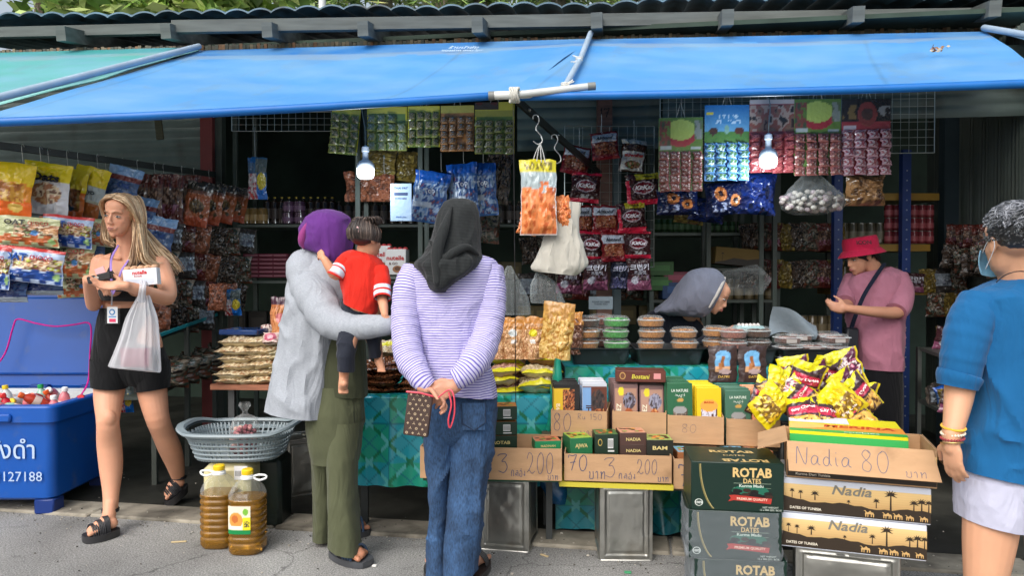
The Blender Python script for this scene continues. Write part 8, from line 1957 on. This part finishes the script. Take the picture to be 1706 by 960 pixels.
def redt(p): p.rect(0,0,1,1,srgb((120,52,56))); p.bits(0,.56,1,.92,[srgb((50,34,32)),srgb((110,84,70)),srgb((120,70,60)),srgb((150,130,120)),srgb((40,36,34))],6,7); p.rect(0,.94,1,1,srgb((170,160,160)))
def redd(p): p.rect(0,0,1,1,srgb((136,50,58))); p.rect(0,.7,1,1,srgb((40,34,32))); p.ell(.52,.8,.2,.16,srgb((120,56,54))); p.ell(.52,.8,.12,.08,srgb((70,50,46))); p.bits(.02,.74,.3,.92,[srgb((40,34,32)),srgb((110,90,56))],8,3); p.bits(.72,.74,.98,.9,[srgb((40,34,32)),srgb((130,130,130))],8,3); p.rect(.04,.6,.3,.65,srgb((170,160,170)))
RS_ = ((120,70,66),(150,110,104),(110,60,56),(84,50,46),(170,150,146))
for a in ((1134,196,4.36,72,122,(84,110,54),RS_,capman,'green and red sachet card hanging lowest in the right row',.46,11),(1211,175,4.34,73,126,(70,120,176),((90,140,190),(170,196,206),(70,110,70),(90,130,90)),blue_,'blue sachet card with horse meadow picture',.5,12),(1286,166,4.32,73,121,(130,56,60),((130,56,62),(110,40,46),(150,80,80),(120,60,60)),redt,'dark red sachet card behind the right lamp',.46,13),(1362,165,4.30,76,126,(84,110,54),RS_,capman,'green and red sachet card right of the right lamp',.46,14),(1443,165,4.28,79,126,(136,50,58),((160,120,128),(150,80,90),(120,56,64),(176,160,166)),redd,'dark red sachet card at the right end of the row',.40,15)):
    card('sachet_card',a[0],a[1],a[2],a[3],a[4],4,5,a[5],a[6],a[7],a[8],top=a[9],yaw=2,seed=a[10])
# middle packs
for a in (('gold',632,248,4.95,62,46,'dull gold foil pack behind the left lamp'),('copper',596,286,5.0,44,50,'copper foil pack left of the white notice'),('copper',634,290,4.95,46,46,'copper foil pack hanging just left of the notice'),('gold',678,252,5.0,40,50,'gold foil pack above the white notice'),('bluesilver',722,286,4.75,60,86,'blue and silver pack on the left above the black headscarf'),('bluesilver',768,272,4.8,52,92,'blue and silver pack hanging straight above the black headscarf'),('bluesilver',800,272,4.85,50,88,'blue pack at the right of the blue and silver group'),('cleardark',835,250,4.95,44,90,'dark clear pack behind the blue ones'),('mixed',812,345,5.2,50,60,'dark mixed pack by the black headscarf')):
    hb(*a[:6],label=a[6],roll=(hash(a[0]) % 3 - 1) * 6 if a[0] != 'bluesilver' else (8 if a[1] < 730 else -4),group='foil packs hanging in the middle')
for px,y1,q in ((595,286,'left copper pack'),(640,290,'right copper pack'),(699,310,'nearest blue pack'),(735,286,'orange brown card'),(772,272,'middle blue pack'),(805,272,'last blue pack'),(1002,222,'highest almond pack'),(1056,232,'wafer pack'),(965,244,'top left almond pack'),(1135,196,'lowest green card'),(1211,176,'meadow card'),(1443,166,'end red card')): hook(px,y1 - 28,y1,4.7,'thin wire hook above the ' + q)
t = thing('notice','white laminated payment notice hanging between foil packs','notice',W(668,306,4.6)); D = 4.6; w,h = m(35,D),m(62,D); mb = MB(); c = W(668,337,D); fr = Frame(c - RH * w / 2 - ZZ * h / 2,RH,ZZ,w,h); fr.n = -FH; mb.box(c,(w,.003,h),srgb((150,172,196)),'film',yaw=YAW)
part('sheet',mb,t); mb = MB(); label_text(mb,fr,'THAI PAY',.5,.88,.02,srgb((50,66,110)),off=.003); rect(mb,fr,.18,.68,.82,.76,srgb((44,60,96)),.003); label_text(mb,fr,'SCAN HERE',.5,.60,.014,srgb((50,66,110)),off=.003); label_text(mb,fr,'thank you',.5,.1,.016,srgb((50,90,150)),off=.003); part('lettering',mb,t)
t = thing('notice','small grey notice low behind the cookie tubs','notice',W(1000,510,4.5)); mb = MB(); c = W(1001,505,4.6); fr = Frame(c - RH * .075 - ZZ * .04,RH,ZZ,.15,.08); fr.n = -FH; mb.box(c,(.15,.003,.08),srgb((120,134,142)),'film',yaw=YAW); part('sheet',mb,t); mb = MB(); label_text(mb,fr,'PLEASE PAY HERE\nTHANK YOU',.5,.5,.014,srgb((40,50,60)),off=.003); part('lettering',mb,t)
# lamps
def lamp(px,py,D,label,wire):
    t = thing('led_bulb',label,'lamp',W(px,py,D)); c = W(px,py,D)
    k = D / 4.5; mb = MB(); mb.lathe([(.001,-.062 * k),(.035 * k,-.060 * k),(.048 * k,-.05 * k),(.052 * k,-.03 * k),(.052 * k,0)],(1,1,1),'lamp',c,n=28,cap=False); part('diffuser',mb,t)
    mb = MB(); mb.lathe([(.053 * k,-.001),(.055 * k,.004),(.052 * k,.025),(.040 * k,.042),(.022 * k,.052),(.018 * k,.06),(.018 * k,.10),(.024 * k,.105),(.022 * k,.13),(.006,.14)],srgb((176,186,200)),'plastic',c,n=28); part('housing',mb,t)
    mb = MB(); mb.tube([c + ZZ * .13] + [W(*p) for p in wire],.003,srgb((120,124,120)),'plastic',n=6,step=.03); part('cable',mb,t)
lamp(609,281,4.5,'lit white bulb hanging between the sachet cards on the left',[(608,215,4.55),(604,190,4.6),(600,160,4.7)]); lamp(1280,263,4.2,'lit white bulb hanging in front of the dark red sachet card',[(1281,205,4.2),(1283,175,4.25),(1276,150,4.3)])
for px,py,D in ((609,290,4.4),(1280,272,4.1)):
    l = bpy.data.lights.new('bulb_light','POINT'); l.energy = 7; l.color = (.86,.95,1); l.shadow_soft_size = .06; o = bpy.data.objects.new('bulb_light',l); COL.objects.link(o); o.location = W(px,py + 14,D)
# prawn crackers, tote, clear bags
hb('prawn',897,266,3.9,62,126,8,0,'clear pack of orange prawn crackers with yellow header on the strut hook',T=.05); hb('prawnbag',884,356,3.96,34,36,8,12,'small orange cracker bag peeking out below the big pack',T=.06,key='pb'); hb('prawnbag',908,350,3.98,36,36,8,-4,'second small orange cracker bag below the big pack',T=.06,key='pb'); hb('prawnbag',934,326,3.98,30,56,8,-8,'orange cracker bag to the right behind the big pack',T=.07)
def shook(px,y0,y1,D,label):
    mb = MB(); k = m(1,D); c0 = W(px,y0,D); L = (y1 - y0) * k; mb.tube([c0 + RH * x * k - ZZ * z * L for x,z in ((-5,.1),(-4,-.02),(3,-.02),(5,.18),(0,.45),(9,.72),(10,.92),(3,1.0),(-4,.9))],.0032,srgb((200,202,200)),'metal',n=8,step=.006); solo('s_hook',mb,label,'s-hook')
shook(893,193,240,3.9,'steel s-hook on the strut holding the cracker pack'); shook(924,226,272,4.1,'smaller steel s-hook lower on the strut')
mb = MB(); 
for q in (-6,-2,3,7): mb.tube([W(900,238,3.9),W(898 + q,255,3.9),W(897 + q * 1.6,270,3.89)],.0025,srgb((206,208,206)),'cloth',n=5)
solo('string_tie',mb,'white plastic strings tying the cracker pack to its hook','string')
mb = MB(); mb.loft([S(930,335,970,338,4.0,.03),S(916,370,966,368,4.0,.05),S(900,410,970,405,4.0,.06),S(884,445,979,440,4.0,.06),S(888,452,960,460,4.0,.05)],srgb((186,184,174)),'cloth',n=70,step=.01,fold=.03,fs=8,seed=3); solo('cloth_bag',mb,'off white cloth bag hanging upside down beside the cracker packs','bag')
for (a_,lb) in ((((845,443,852,443),(838,460,860,460),(840,470,866,470),(838,500,880,500),(836,524,884,524)),'clear plastic bag knotted above the nut pouches'),(((893,455,903,455),(885,475,925,472),(884,500,938,498),(886,505,942,504)),'bunch of clear plastic bags hanging under the cloth bag')):
    mb = MB(); mb.loft([S(*q,4.05,.012 + .0016 * (q[2] - q[0])) for q in a_],(.8,.8,.8),'milky',n=60,step=.01,lip=False,post=foldp,caps=(False,True)); solo('clear_bag',mb,lb,'bag')
mb = MB(); mb.tube([W(855,165,3.74),W(858,480,3.72),W(860,760,3.70)],.0022,srgb((26,22,22)),'plastic',n=5); solo('cord',mb,'thin black cord hanging down from the awning corner','cord')
# chocolate packs
CH = 'packs hanging on the chocolate grid'
for a in (('almond',963,243,4.82,46,48,10,'almond pack at the top left of the chocolate grid'),('almond',1005,220,4.80,46,46,-6,'almond pack hanging highest, across the brown post'),('wafer',1057,233,4.78,42,54,6,'brown and white wafer pack right of the post'),('wafered',977,288,4.80,50,50,4,'dark red wafer bar pack left of the post'),('value',1068,290,4.76,56,52,-5,'wafer bar pack with yellow value strip, right of the post'),('almond',970,342,4.84,34,50,0,'almond pack half hidden at the left of the grid'),('almond',1008,342,4.78,44,46,0,'almond pack in the middle of the grid'),('value',1050,338,4.76,48,50,-4,'wafer bar pack with yellow strip in the middle of the grid'),('wafered',985,386,4.80,42,48,2,'wafer bar pack at the left of the lower row'),('almond',1021,388,4.78,42,48,-2,'almond pack between two wafer bar packs in the lower row'),('wafered',1062,385,4.77,46,46,0,'wafer bar pack at the right of the lower row'),('korean',992,432,4.80,42,52,0,'mauve pack with pale lettering, left of the bottom row'),('koreanblue',1033,432,4.82,34,50,0,'blue black pack in the middle of the bottom row'),('korean',1064,430,4.78,40,54,-2,'mauve pack with pale lettering, right of the bottom row'),('korean',950,440,4.9,44,50,2,'dark mauve pack below the cloth bag')):
    hb(*a[:6],roll=a[6],label=a[7],group=CH,T=.05,cr=.011)
# foil bags below the right cards, garlic
for a in (('navydonut',1128,316,4.5,70,42,0,'navy foil bag with two ring prints under the green card'),('navydonut',1205,302,4.48,66,56,-5,'navy foil bag with ring prints under the blue card'),('navy',1262,288,4.46,66,70,4,'plain navy foil bag under the right lamp'),('chipsbrown',1440,293,4.4,66,50,0,'brown stick snack bag under the red card'),('navy',1180,330,4.6,60,40,8,'dark navy foil bag low behind the ring print bags'),('gold',1150,345,4.7,50,28,8,'dull pouch just above the green cans')):
    hb(*a[:6],roll=a[6],label=a[7],T=.10,cr=.014,group='bags hanging under the right sachet cards')
t = thing('garlic_bag','large clear bag of garlic bulbs under the right sachet cards','bag',W(1352,320,4.4)); mb = MB(); rg = random.Random(9)
for i in range(130):
    u = rg.uniform(-1,1); p = W(1352 + u * 50,353 - rg.uniform(0,34) * (1 - u * u * .5) - abs(u) * 6,4.42 + rg.uniform(-.08,.08)); mb.ell(p,(.018,.017,.015),rg.choice([srgb((170,160,152)),srgb((196,186,176)),srgb((140,128,124)),srgb((160,140,144))]),'food',nu=8,nv=6)
part('bulbs',mb,t); mb = MB(); mb.loft([S(1338,288,1366,288,4.42,.02),S(1322,308,1384,308,4.42,.06),S(1300,335,1404,332,4.42,.11),S(1306,352,1396,350,4.42,.10),S(1330,358,1370,358,4.42,.04)],(.8,.8,.8),'clear',n=60,lip=False,fold=.035,fs=12); part('film',mb,t)

# shelves at the back
def can(col,r,h,mat='gloss',top=srgb((120,122,120)),name='can',cat='can',grp='cans on the back shelves',neck=0):
    mb = MB(); pr = [(r * .9,0),(r,.004),(r,h * .82),(r * .92,h * .86)] + ([(r * .4,h * .92),(r * .36,h)] if neck else [(r * .92,h)]); mb.lathe(pr,col,mat,n=16); mb.lathe([(r * 1.003,h * .2),(r * 1.003,h * .6)],tuple(min(1,k * 1.8 + .03) for k in col),'print',n=16,cap=False)
    mb.lathe([(r * (.4 if neck else .93),h * .995),(r * (.4 if neck else .93),h * (1.06 if neck else 1.01))],top,'metal',n=12)
    return solo(name,mb,None,cat,grp,org=(0,0,0))
def row(o,xs,py,D,label,first=[None],yaw=0,dz=0,sc=None):
    for i,px in enumerate(xs):
        q = o if o.get('label') is None else o.copy()
        if q is not o: COL.objects.link(q)
        q.location = W(px,py,D) + ZZ * dz; q['label'] = f'{ORD[i] if i < 12 else str(i + 1) + "th"} {label}{", level " + ORD[min(11, round(dz / .03))] + " up" if dz else ""}'; q.rotation_euler = (0,0,yaw + i * .7 if not yaw else YAW + yaw * math.sin(i * 2.3))
        if sc: q.scale = (sc,) * 3
def shelfboard(px0,px1,py,D,col,label,dp=.35,th=.02,name='shelf',sup=None):
    t = thing(name,label,'shelf',W((px0 + px1) / 2,py,D)); a,b = W(px0,py,D),W(px1,py,D); b.z = a.z
    mb = MB(); mb.prism([a,b,b + FH * dp,a + FH * dp],(0,0,-th),srgb(col),'painted'); part('board',mb,t)
    for px in (px0,px1):
        p = a if px == px0 else b
        for q in (.01,dp - .02): mb = MB(); mb.beam((p.x,p.y + q,0),(p.x,p.y + q,2.6),.03,.03,srgb((70,80,74)),'painted',up=RH); part('upright',mb,t)
    return t
SHC = (100,108,100)
shelfboard(392,900,374,5.75,SHC,'upper dark shelf of bottles behind the purple headscarf'); shelfboard(392,900,468,5.8,SHC,'middle dark shelf behind the two women',name='shelf'); shelfboard(1086,1236,388,5.5,(130,140,130),'thin pale shelf carrying the green cans')
A1 = can(srgb((36,26,22)),.032,.20,'gloss',srgb((150,130,60)),'bottle','bottle','bottles on the upper back shelf',1); row(A1,range(446,560,12),373,5.85,'dark bottle with pale label on the upper back shelf')
A2 = can(srgb((86,60,84)),.045,.085); row(A2,[480,480,500],373,5.8,'small purple tin stacked on the upper back shelf'); row(A2,[481,499],373,5.8,'small purple tin stacked on the upper back shelf',dz=.088)
A3 = can(srgb((130,104,60)),.04,.12); row(A3,[410,424,438],373,5.8,'olive jar at the left end of the upper back shelf')
A4 = can(srgb((60,54,50)),.035,.17,'gloss',srgb((100,96,80)),'bottle','bottle','bottles on the upper back shelf',1); row(A4,range(565,880,15),373,5.9,'brown bottle further right on the upper back shelf')
mb = MB(); mb.box((0,0,.03),(.13,.09,.028),srgb((120,44,62)),'print',bev=.003); mb.box((0,-.046,.03),(.10,.002,.012),srgb((170,110,120)),'print'); PB_ = solo('small_pack',mb,None,'packet','packs on the back shelves',org=(0,0,0))
for j in range(6): row(PB_,[422,446,470],466,5.85,'small dark red packet stacked on the middle back shelf',dz=j * .032,yaw=.05)
mb = MB(); mb.box((0,0,.085),(.14,.10,.17),srgb((206,200,196)),'print',bev=.003); fr = Frame((-.07,-.051,0),(1,0,0),ZZ,.14,.17); label_text(mb,fr,'nutella',.5,.66,.04,srgb((176,40,40)),bold=.03,fitw=.85); label_text(mb,fr,'& GO',.4,.44,.024,srgb((90,50,40))); disc(mb,fr,.6,.22,.24,.14,srgb((150,100,66))); disc(mb,fr,.6,.24,.14,.08,srgb((90,54,36)),.0014)
for k in range(4): mb.ell((-.05 + .035 * k,0,.172),(.018,.03,.014),srgb((176,60,60)),'print')
NU = solo('biscuit_box',mb,'white biscuit box with red lettering just right of the toddler','box','biscuit boxes on the shelf',org=(0,0,0)); NU.location = W(635,452,5.0); NU.rotation_euler = (0,0,YAW); q = NU.copy(); COL.objects.link(q); q.location = W(662,458,4.95); q.rotation_euler = (0,0,YAW - .1); q['label'] = 'white biscuit box with red lettering, nearer the striped top'
shelfboard(596,700,460,4.92,SHC,'short shelf carrying the white biscuit boxes',dp=.2)
def dbox(sz,c): mb = MB(); mb.box((0,0,sz[2] / 2),sz,srgb(c),'print',bev=.004); mb.box((0,-sz[1] / 2 - .001,sz[2] * .55),(sz[0] * .7,.002,sz[2] * .4),tuple(k * 1.7 for k in srgb(c)),'print'); return solo('goods_box',mb,None,'box','boxes in the dark at the back',org=(0,0,0))
B1 = dbox((.16,.12,.14),(84,74,44)); B2 = dbox((.2,.14,.1),(50,90,44)); B3 = dbox((.22,.14,.09),(110,50,64)); B4 = dbox((.24,.14,.12),(36,60,96)); B5 = dbox((.14,.1,.2),(60,54,48))
row(B1,[690,716,800,826,852],466,5.9,'tan box on the middle back shelf',yaw=.1); row(B5,range(398,900,34),560,5.95,'brown carton in the lowest dark row at the back',yaw=.1); row(B2,[1094,1098],484,5.3,'green box left of the grey headscarf',yaw=.1); row(B2,[1096],484,5.3,'green box left of the grey headscarf',yaw=.1,dz=.105); row(B3,[1128],474,5.3,'pink box behind the grey headscarf',yaw=.1); row(B4,[1128],498,5.3,'blue box behind the grey headscarf',yaw=.1); row(B1,[880,905,1000,1040,1080],540,5.6,'tan box low behind the chocolate grid',yaw=.1)
shelfboard(1085,1290,500,5.25,(60,66,60),'dark shelf behind the bending seller',dp=.3)
C2_ = can(srgb((96,84,60)),.035,.15); CG_ = can(srgb((44,74,40)),.028,.10); row(CG_,range(1096,1170,10),387,5.6,'green can in the close row on the thin shelf'); row(CG_,range(1172,1234,12),387,5.58,'smaller green can in the close row on the thin shelf',sc=.8)
mb = MB(); T0 = Matrix.Translation(W(1222,440,5.3)) @ Matrix.Rotation(rad(5),4,FH) @ Matrix.Rotation(YAW,4,'Z'); mb.T = T0; mb.box((0,0,.05),(.32,.2,.12),srgb((120,100,60)),'card',bev=.004); f_ = Frame((-.16,-.101,-.01),(1,0,0),ZZ,.32,.12); shape(mb,f_,[(0,.0),(1,0),(1,.5),(.7,.35),(.4,.4),(.2,.2),(0,.1)],srgb((40,34,26))); shape(mb,f_,palmshape(f_,.15,.2,1,.4),srgb((50,40,30)),.002); solo('date_carton',mb,'tan palm printed carton on the shelf above the grey headscarf','carton')
shelfboard(1180,1268,447,5.2,(60,66,60),'small shelf holding the tan palm printed carton',dp=.3)
mb = MB(); mb.loft([S(1205,452,1262,440,5.0,.06),S(1200,462,1278,455,5.0,.10),S(1205,478,1282,468,5.0,.10),S(1215,492,1268,490,5.0,.06)],(.5,.5,.5),'clear',n=60,step=.01,lip=False,fold=.03,fs=12,caps=(True,True)); solo('clear_bag',mb,'crumpled clear bag right of the grey headscarf','bag')
for y_,xs_,lb_ in ((499,range(1095,1290,17),'dim jar on the shelf behind the bending seller'),(560,range(1290,1400,16),'dim jar low between the seller and the rack'),(479,range(1405,1500,15),'dim jar behind the pink shirt')): row(C2_,xs_,y_,5.45,lb_)
for i in range(16): hb(('cleardark','mixed','darkred','gold')[i % 4],1246 + (i % 8) * 21,372 + (i // 8) * 62,5.35,32,46,8,(i * 37) % 17 - 8,f'{ORD[i % 8]} dim pack in the {("upper", "lower")[i // 8]} row hanging between the clear bag and the rack',key='bk',group='dim packs at the back of the right stall')
for i in range(14): hb(('cleardark','mixed','darkred','clearwhite')[i % 4],880 + (i % 7) * 30,395 + (i // 7) * 60,5.5,34,50,8,(i * 31) % 15 - 7,f'{ORD[i % 7]} dim pack in the {("upper", "lower")[i // 7]} row behind the chocolate grid',key='bk',group='dim packs behind the chocolate grid')
# blue rack with yellow shelves and cans, right
t = thing('rack','blue slotted rack with yellow shelves of red cans','rack',W(1508,420,5.3)); 
for px in (1508,1395): 
    a = W(px,290,5.28); mb = MB(); mb.beam((a.x,a.y,0),(a.x,a.y,2.2),.05,m(14,5.28),srgb((30,58,120)),'painted',up=RH); up_ = part('upright',mb,t)
    mb = MB()
    for k in range(26): c = Vector((a.x,a.y,.3 + k * .07)) - FH * .0265; mb.tube([c - FH * .001,c + FH * .001],.006,srgb((150,160,170)),'print',n=6,round_=False)
    part('slots',mb,up_)
for y0,x0,x1 in ((322,1400,1565),(407,1400,1550),(480,1400,1550)):
    a,b = W(x0,y0,5.32),W(x1,y0,5.32); b.z = a.z; mb = MB(); mb.prism([a,b,b + FH * .4,a + FH * .4],(0,0,-.05),srgb((150,116,40)),'painted'); part('shelf',mb,t)
C1 = can(srgb((120,50,56)),.03,.09)
for lev in range(3): row(C1,[1480,1493,1522,1535,1548],406,5.4,'red can in the stacked cans on the yellow shelf',dz=.095 * lev)
C2 = can(srgb((84,80,64)),.035,.15); row(C2,range(1405,1475,15),406,5.45,'dull jar left of the red cans on the yellow shelf'); row(C2,range(1310,1400,14),412,5.5,'dull jar on the dark shelf left of the rack',dz=0)
shelfboard(1296,1398,413,5.4,(80,76,56),'dark olive shelf left of the blue rack',dp=.3)
hb('korean',1522,455,5.2,38,32,8,4,'pale pink packet hanging below the blue rack shelf')
# right aisle goods
for i in range(7): hb('darkred',1592 + i * 14,374 + (i % 2) * 6,5.3 - i * .1,30,36,8,rg.uniform(-8,8),f'{ORD[i]} small dark red pack in the upper cluster by the corrugated wall',key='r',group='dark packs by the right wall')
for i in range(7): hb(('cleardark','mixed')[i % 2],1588 + i * 15,408 + (i % 3) * 6,5.2 - i * .1,34,40,8,rg.uniform(-8,8),f'{ORD[i]} dark clear pack in the lower cluster by the corrugated wall',key='r',group='dark packs by the right wall')
for i in range(6): hb(('gold','mixed','clearwhite')[i % 3],1545 + i * 13,448 + (i % 2) * 40,5.3,30,40,8,0,f'{ORD[i]} dim pack hanging between the rack and the blue blouse',key='q',group='dim packs behind the blue blouse')
t = thing('display_shelf','dark stepped shelf of small goods behind the blue blouse','shelf',W(1600,640,4.4))
a,b = W(1530,665,4.7),W(1640,720,3.9); mb = MB(); mb.prism([a,b,b + RH * 1.,a + RH * 1.],(0,0,-.02),srgb((60,64,60)),'painted'); mb.prism([a + ZZ * .33,b + ZZ * .33,b + RH * 1. + ZZ * .33,a + RH * 1. + ZZ * .33],(0,0,-.02),srgb((60,64,60)),'painted'); part('board',mb,t)
for p in (a,b): mb = MB(); mb.beam((p.x,p.y,0),p + ZZ * .33,.025,.025,srgb((110,114,110)),'metal',up=RH); part('leg',mb,t)
rg = random.Random(77)
for i in range(22):
    d = ('cleardark','gold','mixed','korean','clearwhite','navy','bluesilver')[i % 7]; up2 = i % 2; p = a.lerp(b,(i // 2) / 11.) + RH * rg.uniform(.02,.22) + ZZ * (.13 + .33 * up2)
    o = hb(d,1600,600,4.4,36,42,8 + rg.uniform(-30,30),rg.uniform(-20,20),f'small {dict(cleardark="dark", gold="gold", mixed="brown", korean="mauve", clearwhite="white labelled", navy="navy", bluesilver="blue silver")[d]} pack, {ORD[i // 2]} from the back on the {("lower", "upper")[up2]} step',key='st',group='small packs on the stepped shelf',T=.06); o.location = p
